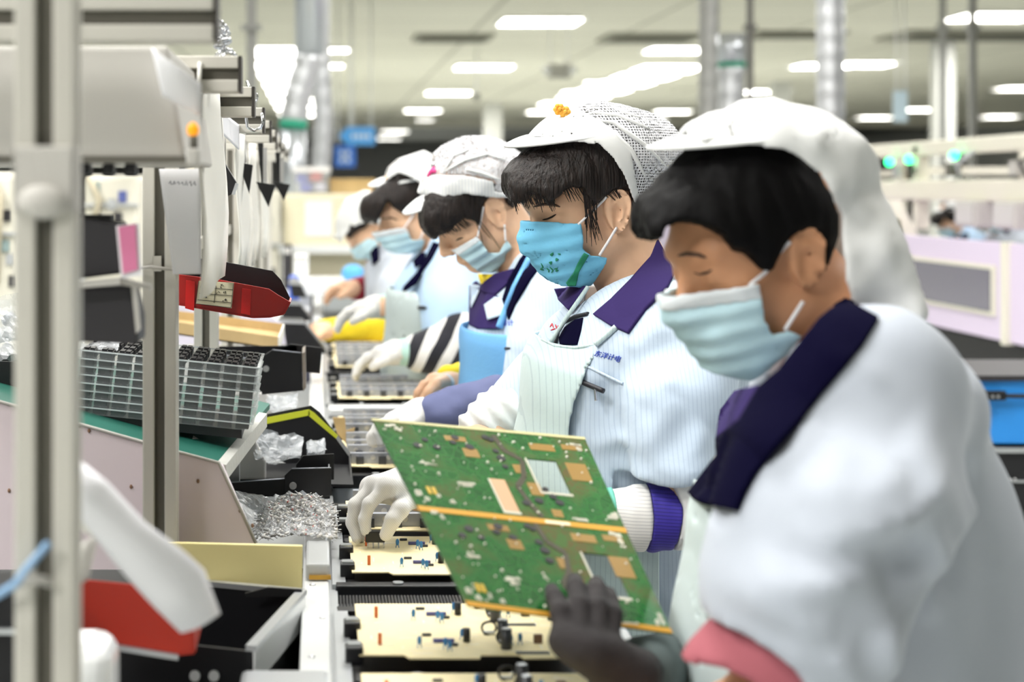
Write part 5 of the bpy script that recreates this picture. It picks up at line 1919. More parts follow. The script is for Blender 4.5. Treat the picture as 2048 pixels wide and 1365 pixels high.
    for dx, dy in ((0, 0), (11, 5)):
        c = A(1118 + dx, 219 + dy, Y - .04) - 0
        for k in range(6):
            a = k * math.pi / 3
            fl.ball(c + np.array((math.cos(a) * .0045, -.002, math.sin(a) * .0045)), .0042, seg=8, rings=6)
        fl.ball(c + np.array((0, -.005, 0)), .003, seg=8, rings=6)
    fl.build('flower', M_flower, capm)

    # mask
    out = [(1040, 440), (1062, 442), (1154, 445), (1158, 470), (1160, 499), (1175, 509), (1209, 513), (1203, 535), (1185, 573), (1160, 576), (1122, 573), (1100, 563), (1060, 530), (1030, 495)]
    mk = P.mask(out, M_mask2, (0, 0, 1), straps=[[(1156, 450), (1184, 424), (1213, 394)], [(1199, 511), (1216, 484), (1233, 456)]])
    P.patch('green_print', P.maskf, [(1168, 506), (1178, 511), (1170, 524), (1158, 545), (1152, 572), (1136, 573), (1132, 566), (1146, 548), (1155, 528)], M_green, mk, off=.0012, th=.001)
    P.stroke('green_script', P.maskf, [[(1082, 527), (1086, 535), (1081, 539), (1088, 541)], [(1093, 537), (1098, 541), (1097, 545)], [(1100, 535), (1106, 541), (1103, 546)], [(1108, 539), (1114, 537), (1112, 543), (1117, 541)],
                                       [(1100, 510), (1106, 506), (1104, 512), (1100, 510)], [(1112, 517), (1116, 519), (1112, 522), (1112, 517)], [(1098, 525), (1103, 524), (1102, 529), (1098, 525)], [(1116, 508), (1121, 509)]],
             .0011, M_green, mk, off=.0008, n=3)

    # clothes
    folds = [(1255, 900, 1330, 780, .012, .02), (1300, 940, 1390, 840, .012, .022), (1262, 800, 1330, 730, .008, .018), (1250, 700, 1330, 640, .008, .02), (1330, 950, 1400, 900, .008, .014),
             (1245, 760, 1262, 860, .006, .012), (1180, 900, 1250, 870, .010, .014), (1200, 830, 1240, 760, -.006, .016)]
    wr_noise = lambda p: noise(p, (13, 9, 10), 8) * .008 + noise(p, (34, 20, 16), 3) * .0035
    def torso(p):
        d = loft(p, sp, Y, [.085, .142, .132, .15], [.17, .20, .185, .19], 2.3)
        d = smin(d, ell(p, A(1335, 660, Y), (.10, .21, .065)), .05)
        return d
    def sleeveL(p):
        d = chain(p, [Lsh, A(1362, 810, 2.25), Lhem], [.078, .066, .052], .03)
        return d
    def sleeveR(p):
        return chain(p, [Rsh, A(1100, 770, 2.62), A(1040, 815, 2.60)], [.075, .058, .052], .03)
    def jacket_raw(p):
        d = smin(torso(p), sleeveL(p), .02)
        d = smin(d, sleeveR(p), .035)
        return d - ridges(p, folds, 2.25) * np.clip((Y - p[:, 1]) / .05, 0, 1) + wr_noise(p)
    hem = lambda p: poly2(p, [(1015, 300), (1600, 300), (1600, 2000), (900, 2000), (900, 1200), (1040, 858), (1000, 800)], 2.25)
    scut = lambda p: -np.maximum(poly2(p, [(1240, 956), (1270, 956), (1330, 964), (1400, 952), (1520, 946), (1520, 1300), (1240, 1300)], 2.21), p[:, 1] - 2.268)
    neckhole = lambda p: cone(p, P.w((0, 0, -.02)), nb + np.array((-.03, 0, -.0)), .075, .070)
    jacket = lambda p: smax(np.maximum(np.maximum(jacket_raw(p), hem(p)), scut(p)), -neckhole(p), .006)
    lo2, hi2 = (P.c[0] - .20, Y - .38, .62), (P.c[0] + .32, Y + .33, P.c[2] - .03)
    J = P.part('jacket', jacket, lo2, hi2, .005, M_jacket)
    collar_base = lambda p: smin(torso(p) - .004, cone(p, P.w((-.03, 0, -.06)), nb, .066, .085), .03)
    cpoly = [(1315, 480), (1350, 545), (1335, 575), (1290, 620), (1256, 667), (1222, 652), (1187, 630), (1222, 600), (1262, 560), (1300, 515)]
    cpoly2 = [(1108, 578), (1160, 573), (1176, 574), (1160, 594), (1136, 620), (1118, 602)]
    cf = lambda p: np.minimum(collar_base(p) - .004, jacket_raw(p))
    P.patch('collar', cf, cpoly, M_purple, J, off=.004, th=.004)
    P.patch('collar', cf, cpoly2, M_purple, J, off=.004, th=.004)
    front = lambda p: np.minimum(jacket_raw(p), collar_base(p))
    P.part('inner_collar', lambda p: np.maximum(np.abs(cone(p, P.w((-.02, 0, -.075)), nb + np.array((-.03, 0, -.03)), .060, .078)) - .003, poly2(p, [(1178, 604), (1180, 580), (1196, 574), (1240, 580), (1262, 596), (1200, 632)], Y)), lo2, hi2, .0035, M_white, J)
    apron_f = lambda p: np.minimum(torso(p) + wr_noise(p), 1)
    ap = [(1070, 676), (1084, 678), (1110, 692), (1150, 696), (1192, 690), (1164, 740), (1143, 800), (1134, 850), (1130, 960), (1300, 960), (1300, 1500), (900, 1500), (980, 1000)]
    apron_base = lambda p: torso(p) + noise(p, (8, 6, 8), 12) * .008
    AP = P.part('apron', lambda p: smax(np.abs(apron_base(p) - .010) - .003, poly2(p, ap, Y - .14), .002), lo2, hi2, .0038, M_apron)
    P.stroke('apron_hem', lambda p: apron_base(p) - .012, [[(1084, 679), (1110, 692), (1150, 696), (1191, 690)]], .0022, M_apron, AP, off=.001, taper=False)
    P.stroke('apron_strap', lambda p: np.minimum(front(p), collar_base(p) - .007), [[(1190, 690), (1212, 672), (1232, 654)]], .0042, M_apron, AP, off=.002, taper=False)
    P.stroke('apron_strap', lambda p: np.minimum(front(p), collar_base(p) - .007), [[(1102, 684), (1130, 640), (1165, 590), (1176, 574)]], .003, M_apron, AP, off=.002, taper=False)
    f_ap = lambda p: np.minimum(front(p), apron_base(p) - .013)
    P.patch('open_front', front, [(1118, 676), (1130, 655), (1150, 640), (1166, 636), (1162, 660), (1154, 690), (1120, 690)], M_navy, J, off=.002)
    P.stroke('zip', front, [[(1110, 690), (1116, 664), (1128, 645), (1150, 634), (1176, 628)]], .0030, M_zip, J, off=.003, taper=False)
    P.stroke('pocket_zip', front, [[(1152, 757), (1172, 768), (1208, 783)]], .0035, M_zip, J, off=.002, taper=False)
    P.stroke('zip_pull', front, [[(1190, 775), (1191, 788), (1192, 802)]], .0022, M_steel, J, off=.003, taper=False)
    P.stroke('pocket_flap', front, [[(1174, 733), (1205, 748), (1246, 768)], [(1174, 733), (1168, 748)]], .0018, M_jacket, J, off=.001, taper=False)
    P.writing('embroidered_name', front, '东洋计电', (1187, 711), 13.5, 14, M_emb, J, off=.001, shear=.25)
    P.stroke('red_embroidery', front, [[(1100, 655), (1104, 648), (1107, 656)], [(1102, 661), (1110, 658)], [(1111, 650), (1114, 658)], [(1116, 652), (1118, 660)]], .0012, M_embr, J, off=.0015, n=3)

    # forearms: knitted cuffs and gloves
    ax = Lwr - Lel
    def knit(p):
        t = (p - Lel) @ (ax / np.linalg.norm(ax))
        return chain(p, [Lel, A(1290, 1036, 2.22), A(1200, 1040, 2.235)], [.041, .0405, .036], .01) + .0006 * np.sin(t * 2 * math.pi / .02)
    k1 = [(1150, 900), (1294, 900), (1300, 965), (1302, 1035), (1293, 1120), (1150, 1120)]
    k2 = [(1294, 900), (1300, 965), (1302, 1035), (1293, 1120), (1345, 1120), (1358, 1010), (1340, 960), (1320, 900)]
    P.part('knit_cuff', lambda p: np.maximum(knit(p), poly2(p, k1, 2.2)), A(1130, 1130, 2.33) * 1 - (0, .2, 0), A(1330, 930, 2.33), .003, M_knit)
    P.part('blue_cuff', lambda p: np.maximum(knit(p) - .001, poly2(p, k2, 2.2)), A(1260, 1150, 2.33) - (0, .2, 0), A(1400, 930, 2.33), .003, M_bluek)
    P.part('undersleeve', lambda p: np.maximum(chain(p, [A(1340, 900, 2.21), A(1425, 1020, 2.2), A(1345, 1035, 2.21)], [.043, .046, .042], .02), -poly2(p, [(1200, 900), (1290, 900), (1340, 962), (1358, 1010), (1346, 1120), (1200, 1120)], 2.2)),
           A(1290, 1130, 2.3) - (0, .2, 0), A(1520, 850, 2.3), .004, M_white)
    P.part('undersleeve', lambda p: chain(p, [A(1050, 815, 2.60), A(1000, 838, 2.57), A(962, 862, 2.54)], [.046, .041, .036], .02) + .003 * np.sin((p[:, 0] + p[:, 2]) * 2 * math.pi / .03),
           A(900, 930, 2.5) - (0, .1, 0), A(1110, 740, 2.7), .004, M_white)
    # right glove: pinch grip over the board
    kn = [A(776, 974, 2.285), A(752, 972, 2.305), A(742, 975, 2.33), A(745, 985, 2.355)]
    fg = [([kn[0], A(738, 1009, 2.275), A(729, 1040, 2.275), A(732, 1062, 2.275)], .0092),
          ([kn[1], A(710, 1010, 2.295), A(704, 1046, 2.295), A(714, 1077, 2.29)], .0092),
          ([kn[2], A(712, 1012, 2.32), A(708, 1046, 2.315), A(722, 1076, 2.31)], .0088),
          ([kn[3], A(722, 1015, 2.345), A(718, 1045, 2.34), A(732, 1070, 2.335)], .008)]
    th = ([A(818, 995, 2.33), A(800, 1020, 2.27), A(786, 1040, 2.262), A(772, 1070, 2.266)], .0098)
    rg = lambda p: smin(hand_sdf(p, A(812, 975, 2.335), kn, fg, th, .0155, .022), cone(p, A(815, 975, 2.335), A(880, 955, 2.42), .024, .029), .012)
    P.part('glove', rg, A(680, 1110, 2.3) - (0, .12, 0), A(905, 900, 2.45), .0024, M_glove)
    # left glove behind the held board
    kl = [A(1040, 1020, 2.20), A(1030, 1035, 2.22), A(1032, 1050, 2.245), A(1040, 1066, 2.265)]
    fl_ = [([kl[i], kl[i] + np.array((-.035, .0, -.008)), kl[i] + np.array((-.055, 0, -.03)), kl[i] + np.array((-.058, 0, -.05))], .0088) for i in range(4)]
    lg = lambda p: smin(hand_sdf(p, A(1130, 1040, 2.235), kl, fl_, ([A(1110, 1020, 2.21), A(1080, 1010, 2.18), A(1050, 1020, 2.165), A(1030, 1040, 2.165)], .0095), .0155, .022), cone(p, A(1130, 1040, 2.235), A(1200, 1040, 2.235), .025, .033), .012)
    g2 = P.part('glove', lg, A(920, 1180, 2.3) - (0, .2, 0), A(1240, 960, 2.4), .003, M_glove)
    P.part('cuff_edge', lambda p: np.maximum(np.abs(cone(p, A(1170, 1040, 2.235), A(1235, 1040, 2.23), .032, .0395)) - .003, poly2(p, [(1210, 900), (1226, 900), (1230, 1040), (1226, 1150), (1210, 1150)], 2.22)), A(1180, 1130, 2.33) - (0, .2, 0), A(1260, 930, 2.33), .003, M_glovec, g2)
    # legs under the line
    legs(P, Y, A(1260, 0)[0])
    return P


def legs(P, Y, x, far=True, xk=-.30):
    for s in ((-1, 1) if far else (-1,)):
        y = Y + s * .09
        P.part('trouser_leg', lambda p, y=y: chain(p, [(x, y, .56), (x + xk, y, .555), (x + xk + .03, y, .10)], [.085, .065, .055], .03), (x + xk - .12, y - .12, .05), (x + .12, y + .12, .67), .009, M_trouser)
        P.part('shoe', lambda p, y=y: smax(smin(ell(p, (x + xk - .04, y, .05), (.13, .045, .05)), cone(p, (x + xk + .03, y, .05), (x + xk + .03, y, .12), .05, .045), .02), -(p[:, 2] - .005), .006), (x + xk - .2, y - .08, 0), (x + xk + .1, y + .08, .17), .008, M_zip)


W2 = worker_flower()
# ---------------------------------------------------------------- the other workers of the line
def worker(label, ear, Y, sc, yaw, pitch, spine, rx, ry, neckb, hair_poly, hair_mat, capband, visor, mask_poly, topline, straps, sleeves, hem, cap_c, cap_r,
           jm=None, hh=.0045, hj=.007, cap_net=None, folds=(), eye=None, brow=None, arms=(), fr=(.048, 0, .044), frr=(.108, .082, .062), puck=.004, mask_m=None, capmat=None,
           vhalf=.084, vdrop=.010, shoulder=None, sleevecut=None, jcut=None, mfan=.0012, foldY=None, legx=-.30, hands=(), skin=None):
    P = Person('person', (at(spine[0][0], 0, Y)[0], Y, 0), label, ear, Y, sc, yaw, pitch)
    A = lambda x, y, yy=Y: at(x, y, yy)
    nb = A(*neckb)
    sp = [(A(*s)[0], A(*s)[2]) for s in spine]
    P.torso0 = lambda p: loft(p, sp, Y, rx, ry, 2.3)
    def body(p):
        d = smin(P.face(p), P.neck(p, nb, .05, .055), .02)
        d = smin(d, loft(p, sp, Y, [r * .66 for r in rx], [r * .7 for r in ry], 2.2), .03)
        for pts, rs in arms:
            d = smin(d, chain(p, pts, rs, .02), .02)
        for hw, hk, hf, ht in hands:
            d = smin(d, hand_sdf(p, hw, hk, hf, ht, .0165, .023), .008)
        return d
    allp = np.array([q for pts, _ in arms for q in pts] + [q for h_ in hands for f_, _ in h_[2] for q in f_] + [P.c + .16, P.c - .16])
    xs = [a[0] for a in sp]
    lo = np.array((min(allp[:, 0].min(), min(xs) - max(rx)) - .04, min(allp[:, 1].min(), Y - max(ry)) - .05, .58))
    hi = np.array((max(allp[:, 0].max(), max(xs) + max(rx)) + .03, max(allp[:, 1].max(), Y + max(ry)) + .05, P.c[2] + .17))
    P.part('body', body, lo, hi, hh, skin or M_skin)

    def hvol(p):
        q = P.q(p)
        d = face_sdf(q, False) * sc - .012
        d = smin(d, ell(q, fr, frr) * sc, .02)
        return d + noise(q, (90, 90, 9), 5) * .0024 + noise(q, (200, 200, 20), 6) * .0012
    P.hvol = hvol
    l2, h2 = P.c - .2, P.c + .2
    P.hair = P.part('hair', lambda p: smax(hvol(p), poly2(p, hair_poly, P.Yn) + noise(p, (220, 220, 14), 9) * .004, .006), l2, h2, hh * .85, hair_mat)
    if eye: P.stroke('eyelash', P.face, eye, .0013, M_lash, off=.0006)
    if brow: P.stroke('eyebrow', P.face, brow, .0022, M_brow, off=.0003)

    def cvol(p):
        d = face_sdf(P.q(p), False) * sc - .020
        for c, r in zip(cap_c, cap_r):
            d = smin(d, ell(p, A(*c), r), .03)
        return d + noise(p, (28, 20, 28), 2) * puck + noise(p, (60, 40, 45), 5) * puck * .4
    P.cvol = cvol
    P.cap = P.part('cap', lambda p: smax(np.abs(cvol(p)) - .0034, poly2(p, capband, P.Yn), .002), P.c - .26, P.c + .24, .0036, capmat or M_white)
    if cap_net:
        P.part('cap_net', lambda p: np.maximum(np.abs(cvol(p) + .0025) - .0018, poly2(p, cap_net, P.Yn)), P.c - .24, P.c + .22, .0036, M_net, P.cap)
    visor_obj(P, 'visor', visor, vhalf, capmat or M_white, P.cap, drop=vdrop)
    P.mk = P.mask(mask_poly, mask_m or M_maskp, None, topline=topline, straps=straps, fan=mfan)

    def jraw(p):
        d = P.torso0(p)
        if shoulder:
            d = smin(d, ell(p, A(*shoulder[0]), shoulder[1]), .05)
        for pts, rs in sleeves:
            d = smin(d, chain(p, pts, rs, .03), .03)
        d = d + noise(p, (13, 9, 10), 8) * .007 + noise(p, (30, 18, 15), 3) * .003
        if len(folds):
            d = d - ridges(p, folds, foldY or Y - .2) * np.clip((Y - p[:, 1]) / .05, 0, 1)
        return d
    P.jraw = jraw
    P.cbase = lambda p: smin(P.torso0(p) - .004, cone(p, P.w((-.03, 0, -.06)), nb, .064, .085), .03)
    hole = lambda p: cone(p, P.w((0, 0, -.02)), nb + np.array((-.03, 0, 0)), .072, .068)
    alls = np.array([q for pts, rs in sleeves for q in pts])
    rmax = max(max(rs) for _, rs in sleeves) + .03
    lo = np.array((min(alls[:, 0].min() - rmax, min(xs) - max(rx) - .03), min(alls[:, 1].min() - rmax, Y - max(ry) - .04), .57))
    hi = np.array((max(alls[:, 0].max() + rmax, max(xs) + max(rx) + .03), max(alls[:, 1].max() + rmax, Y + max(ry) + .04), P.c[2]))
    P.jlo, P.jhi = lo, hi
    def hemcut(p):
        d = poly2(p, hem, Y - .15)
        if sleevecut:
            d = np.maximum(d, -np.maximum(poly2(p, sleevecut[0], sleevecut[1]), p[:, 1] - sleevecut[2]))
        if jcut:
            d = np.maximum(d, -np.maximum(poly2(p, jcut[0], jcut[1]) + .012, jcut[2] - p[:, 1]))
        return d
    P.jacket = P.part('jacket', lambda p: smax(np.maximum(jraw(p), hemcut(p)), -hole(p), .006), lo, hi, hj, jm or M_jacket2)
    P.front = lambda p: np.minimum(jraw(p), P.cbase(p))
    P.cf = lambda p: np.minimum(P.cbase(p) - .004, jraw(p))
    legs(P, Y, A(spine[-1][0], 0)[0], xk=legx)
    P.A = A
    return P


def seg_part(P, name, pts, rs, m, h=.004, k=.01, wr=0.0, cutp=None, Yp=None, parent=None):
    pts = [np.array(p) for p in pts]
    a = np.array(pts)
    r = max(rs) + .01
    def f(p):
        d = chain(p, pts, rs, k)
        if wr: d = d + noise(p, (26, 20, 26), 4) * wr + noise(p, (60, 40, 60), 6) * wr * .4
        if cutp is not None: d = np.maximum(d, poly2(p, cutp, Yp))
        return d
    return P.part(name, f, a.min(0) - r, a.max(0) + r, h, m, parent)


def glove_part(P, name, wrist, kn, fingers, thumb, m, tail=None, h=.003, rp=.0155, rw=.022, parent=None):
    pts = [wrist] + kn + [q for f, _ in fingers for q in f] + (list(thumb[0]) if thumb else []) + ([tail[0]] if tail else [])
    a = np.array(pts)
    f = lambda p: hand_sdf(p, wrist, kn, fingers, thumb, rp, rw)
    g = (lambda p: smin(f(p), cone(p, wrist, tail[0], rw, tail[1]), .012)) if tail else f
    return P.part(name, g, a.min(0) - .05, a.max(0) + .05, h, m, parent)


# ---- nearest worker, holding the green panel
def worker_near():
    Y = 1.72
    A = lambda x, y, yy=Y: at(x, y, yy)
    hairp = [(1310, 300), (1292, 340), (1284, 385), (1285, 430), (1292, 465), (1304, 482), (1318, 470), (1322, 456), (1345, 442), (1395, 448), (1430, 468), (1455, 498), (1490, 512), (1508, 538), (1534, 540), (1550, 512), (1572, 474), (1604, 458),
             (1642, 470), (1658, 512), (1664, 548), (1674, 552), (1690, 560), (1690, 430), (1640, 340), (1580, 280), (1480, 260)]
    band = [(1390, 285), (1400, 250), (1440, 200), (1560, 190), (1660, 210), (1760, 320), (1850, 620), (1842, 650), (1790, 645), (1742, 636), (1702, 604), (1684, 560), (1677, 500), (1679, 432), (1657, 405), (1622, 352), (1574, 312), (1548, 300)]
    maskp = [(1320, 590), (1343, 589), (1498, 562), (1502, 590), (1512, 636), (1530, 665), (1560, 656), (1591, 668), (1576, 712), (1556, 747), (1530, 768), (1490, 764), (1430, 750), (1380, 725), (1330, 690)]
    top = [(1320, 580), (1500, 555), (1505, 593), (1342, 622), (1320, 625)]
    folds = [(1550, 990, 1750, 905, .026, .020), (1530, 1045, 1740, 985, .024, .016), (1460, 1125, 1690, 1088, .028, .016), (1440, 1160, 1600, 1190, .018, .016), (1930, 1060, 1740, 1370, -.034, .016), (1760, 850, 1880, 1000, .016, .03), (1500, 900, 1620, 830, .012, .02), (1600, 1120, 1800, 1060, -.014, .018), (1660, 860, 1560, 960, .010, .012), (1500, 1060, 1430, 1180, .010, .012), (1700, 1010, 1830, 930, .014, .014), (1580, 1230, 1660, 1330, .010, .012), (1690, 1180, 1730, 1320, .012, .012), (1780, 1000, 1860, 1120, .012, .014), (1900, 900, 1990, 1080, .014, .014), (1880, 1150, 1960, 1300, .014, .016), (1640, 700, 1760, 760, .006, .014), (1560, 1170, 1700, 1120, .008, .03), (1500, 1230, 1640, 1250, .010, .02), (1880, 900, 1960, 1010, -.012, .02), (1850, 1050, 1950, 1000, .010, .03),
             (1700, 1180, 1780, 1340, .008, .03), (1620, 1100, 1700, 1300, .007, .03), (1640, 720, 1480, 900, .006, .02)]
    Lsl = ([A(1728, 800, 1.52), A(1655, 1090, 1.455), A(1572, 1310, 1.43)], [.086, .092, .078])
    Rsl = ([A(1700, 780, 1.90), A(1600, 1000, 1.96), A(1560, 1150, 1.97)], [.09, .08, .07])
    Rw = A(1352, 1318, 1.80)
    P = worker('nearest seated worker, white snood cap and pale mask, holding up the green circuit panel', (1618, 515), Y, .92, 20, 20,
               [(1725, 758), (1712, 825), (1712, 1050), (1712, 1300), (1730, 1650)], [.055, .088, .146, .168, .17], [.14, .175, .165, .165, .165], (1725, 690),
               hairp, M_hair2, band, ((1425, 278), (1296, 298)), maskp, top, [[(1499, 571), (1530, 546), (1548, 516), (1580, 484)], [(1570, 660), (1588, 632), (1606, 604)]],
               [Lsl, Rsl], [(1340, 1000), (1378, 985), (1434, 880), (1482, 842), (1520, 776), (1560, 742), (1592, 700), (1640, 640), (1690, 594), (1760, 560), (2300, 300), (2300, 2000), (1300, 2000), (1200, 2000)],
               [(1560, 330), (1725, 520), (1785, 594)], [(.105, .088, .055), (.055, .07, .07), (.042, .065, .042)], hh=.005, hj=.0065, folds=folds, foldY=1.45,
               eye=[[(1388, 546), (1400, 549), (1414, 546), (1424, 540)]], brow=[[(1356, 512), (1374, 508), (1396, 510), (1412, 516)]], puck=.009,
               arms=[([A(1728, 800, 1.53), A(1560, 1420, 1.45), A(1300, 1500, 1.55)], [.05, .04, .03]), ([A(1700, 780, 1.90), A(1580, 1290, 1.98), Rw], [.045, .036, .026])],
               shoulder=((1712, 778), (.072, .19, .055)), sleevecut=([(1250, 1330), (1375, 1292), (1440, 1268), (1490, 1276), (1540, 1300), (1585, 1335), (1615, 1380), (1660, 1600), (1250, 1600)], 1.37, 1.52), jcut=([(1200, 1000), (1392, 1000), (1440, 1012), (1482, 1020), (1520, 1100), (1520, 1300), (1560, 1420), (1560, 2000), (1150, 2000)], 1.59, 1.57), vdrop=.006, vhalf=.088, skin=M_skin1)
    J = P.jacket
    col = [(1690, 597), (1722, 618), (1757, 637), (1725, 690), (1682, 742), (1640, 790), (1600, 842), (1545, 902), (1508, 950), (1488, 985), (1474, 1022), (1432, 1014), (1392, 1002), (1379, 986), (1436, 912), (1434, 880), (1482, 842), (1520, 776), (1560, 742), (1592, 700), (1640, 640)]
    P.patch('collar', P.cf, col, M_navy, J, off=.004, th=.005, h=9)
    P.patch('inner_lapel', P.cf, [(1432, 878), (1440, 820), (1470, 782), (1522, 770), (1484, 838)], M_purple, J, off=.001, h=8)
    ap = [(1360, 1010), (1392, 1000), (1440, 1012), (1482, 1020), (1520, 1100), (1520, 1300), (1600, 1420), (1600, 2000), (1150, 2000), (1250, 1200)]
    P.part('apron', lambda p: smax(np.abs(P.torso0(p) + noise(p, (8, 6, 8), 12) * .006 - .008) - .003, poly2(p, ap, Y - .13), .002), P.jlo, P.jhi, .005, M_apron1)
    seg_part(P, 'rose_sleeve', [A(1650, 1235, 1.44), A(1545, 1345, 1.43), A(1470, 1385, 1.43)], [.062, .058, .050], M_pink, .005, .02, .004,
             [(1300, 1200), (1700, 1200), (1700, 1460), (1560, 1400), (1500, 1362), (1450, 1344), (1400, 1348), (1370, 1375), (1360, 1460), (1300, 1460)], 1.385)
    # dark glove gripping the panel's lower edge: palm below, fingers in front
    op = on_panel
    kn = [op(1122, 1300, .010), op(1150, 1318, .010), op(1182, 1322, .010), op(1212, 1316, .006)]
    fg = [([kn[0], op(1104, 1262, .022), op(1097, 1228, .018), op(1096, 1200, .011)], .0092),
          ([kn[1], op(1140, 1258, .026), op(1137, 1214, .022), op(1142, 1180, .011)], .0098),
          ([kn[2], op(1178, 1262, .026), op(1178, 1220, .022), op(1185, 1186, .011)], .0096),
          ([kn[3], op(1211, 1268, .022), op(1208, 1234, .018), op(1212, 1206, .010)], .0088)]
    pw = op(1270, 1330, -.014)
    th = ([pw, op(1215, 1286, -.022), op(1180, 1262, -.020), op(1160, 1240, -.016)], .0105)
    g = glove_part(P, 'glove', pw, kn, fg, th, M_darkglove, (Rw, .032), .0032, .015, .021)
    seg_part(P, 'glove_cuff', [pw * .72 + Rw * .28, A(1400, 1325, 1.84)], [.0325, .036], mat('grey_green_cuff', (92, 104, 104), .85), .004, parent=g)
    return P


W1 = worker_near()


# ---- third worker, head bent low
def worker_bent():
    Y = 3.3
    A = lambda x, y, yy=Y: at(x, y, yy)
    hairp = [(860, 380), (843, 418), (842, 438), (848, 458), (858, 474), (872, 480), (878, 470), (900, 462), (912, 446), (928, 436), (945, 440), (956, 448), (962, 430), (966, 412), (972, 396), (1010, 392), (1040, 412), (1062, 420), (1060, 440), (1046, 432), (1020, 414), (1012, 400), (1020, 370), (900, 360)]
    band = [(838, 386), (850, 355), (866, 348), (880, 349), (930, 351), (984, 362), (986, 382), (1022, 388), (1030, 396), (990, 397), (970, 394), (940, 390), (925, 388), (880, 402)]
    net = [(852, 356), (868, 340), (870, 318), (860, 270), (1000, 260), (1070, 300), (1060, 392), (1022, 390), (987, 383), (984, 362), (930, 351), (880, 349)]
    maskp = [(900, 500), (907, 498), (949, 472), (955, 476), (966, 492), (975, 505), (996, 505), (1002, 492), (1011, 479), (1020, 490), (1034, 530), (1010, 542), (985, 547), (955, 544), (930, 522)]
    top = [(895, 500), (948, 468), (958, 480), (914, 512)]
    Lsl = ([A(1112, 620, 3.13), A(1090, 740, 3.08), A(1070, 820, 3.05)], [.08, .07, .062])
    Rsl = ([A(1080, 620, 3.48), A(1010, 720, 3.52), A(985, 760, 3.52)], [.08, .065, .06])
    folds = [(1020, 700, 1070, 620, .010, .025), (1040, 760, 1090, 700, .010, .02)]
    hk = [A(868, 762, 3.36), A(862, 772, 3.38), A(862, 784, 3.40)]
    hf = [([hk[0], A(848, 770, 3.34), A(836, 786, 3.33), A(832, 804, 3.33)], .0095), ([hk[1], A(850, 782, 3.36), A(840, 798, 3.35), A(838, 812, 3.35)], .0095), ([hk[2], A(856, 794, 3.38), A(848, 808, 3.37), A(850, 818, 3.37)], .009)]
    ht = ([A(888, 766, 3.36), A(872, 768, 3.31), A(858, 784, 3.30), A(848, 796, 3.30)], .010)
    P = worker('bent seated worker with pink ribbon pin on netted cap, sky blue apron bib', (994, 424), Y, .94, 14, 36,
               [(1078, 560), (1072, 680), (1062, 860), (1075, 1150)], [.075, .125, .13, .14], [.15, .20, .19, .19], (1062, 540),
               hairp, M_hair, band, ((868, 390), (806, 428)), maskp, top, [[(955, 474), (961, 446), (967, 414)], [(1011, 482), (1010, 467), (1009, 450)]],
               [Lsl, Rsl], [(930, 300), (1400, 300), (1400, 2000), (900, 2000), (946, 800), (932, 560)],
               [(950, 345)], [(.105, .088, .055)], jm=M_jacket, hh=.0042, hj=.006, cap_net=net, folds=folds,
               eye=[[(912, 482), (918, 478), (926, 476)]], arms=[([A(1112, 620, 3.13), A(1070, 840, 3.05), A(840, 830, 2.98)], [.045, .036, .026]), ([A(1080, 620, 3.48), A(1010, 770, 3.5), A(905, 775, 3.4)], [.045, .036, .026])],
               mask_m=M_maskp, mfan=.0022, shoulder=((1100, 600), (.09, .20, .06)), hands=[(A(898, 772, 3.40), hk, hf, ht)], puck=.004, capmat=M_band, vdrop=.010, vhalf=.080)
    J = P.jacket
    P.stroke('cap_crease', P.cvol, [[(884, 346), (930, 320), (975, 308), (1010, 320)], [(890, 340), (905, 312), (940, 298)], [(930, 338), (960, 345), (1000, 360)]], .0034, M_white, P.cap, off=.002)
    mb = P.mb()
    mb.ball(A(868, 330, Y - .05), .006).build('pearl', M_steel, P.cap)
    P.stroke('ribbon', P.cvol, [[(869, 334), (862, 344), (855, 354)], [(866, 338), (870, 346)]], .0045, M_hotpink, P.cap, off=.003)
    rnd = random.Random(2)
    f = lambda p: np.minimum(P.face(p, False), P.hvol(p) + .004)
    lines = [[(958, 440), (970, 455), (985, 475), (1000, 490 + rnd.random() * 8)], [(955, 442), (968, 462), (984, 480)], [(952, 445), (962, 470), (966, 492)]]
    for i in range(24):
        x0 = 866 + rnd.random() * 60; y0 = 468 - (x0 - 866) * .42
        lines.append([(x0, y0 - 8), (x0 + 6, y0), (x0 + 13 + rnd.random() * 8, y0 + 6 + rnd.random() * 5)])
    P.stroke('stray_hair', f, lines, .0008, M_hair, P.hair, off=.001, n=4)
    P.patch('collar', P.cf, [(1062, 492), (1090, 520), (1060, 560), (1030, 610), (1018, 640), (1005, 600), (1018, 560), (1040, 520)], M_navy, J, off=.004, th=.004)
    P.patch('collar', P.cf, [(1028, 538), (1022, 560), (990, 590), (968, 585), (955, 578), (975, 560), (990, 548)], M_purple, J, off=.003, th=.004)
    P.patch('open_front', P.front, [(938, 572), (952, 562), (968, 588), (1000, 596), (1008, 640), (998, 658), (955, 658), (938, 650)], M_purple, J, off=.002)
    P.patch('lapel', P.cf, [(968, 610), (990, 594), (1010, 596), (1018, 600), (1000, 632), (975, 640)], M_jacket, J, off=.006)
    P.patch('lapel', P.cf, [(940, 568), (962, 572), (950, 600), (942, 616)], M_jacket, J, off=.005)
    P.patch('scarf', P.cf, [(955, 548), (985, 549), (1010, 543), (1005, 552), (985, 565), (970, 578), (960, 566)], M_yellow, J, off=.004)
    apb = [(900, 655), (950, 657), (1003, 655), (1000, 690), (1008, 740), (1000, 790), (985, 860), (900, 860)]
    P.part('apron', lambda p: smax(np.abs(P.torso0(p) + noise(p, (8, 6, 8), 12) * .006 - .012) - .0035, poly2(p, apb, Y - .06), .002), P.jlo, P.jhi, .005, M_bluebib)
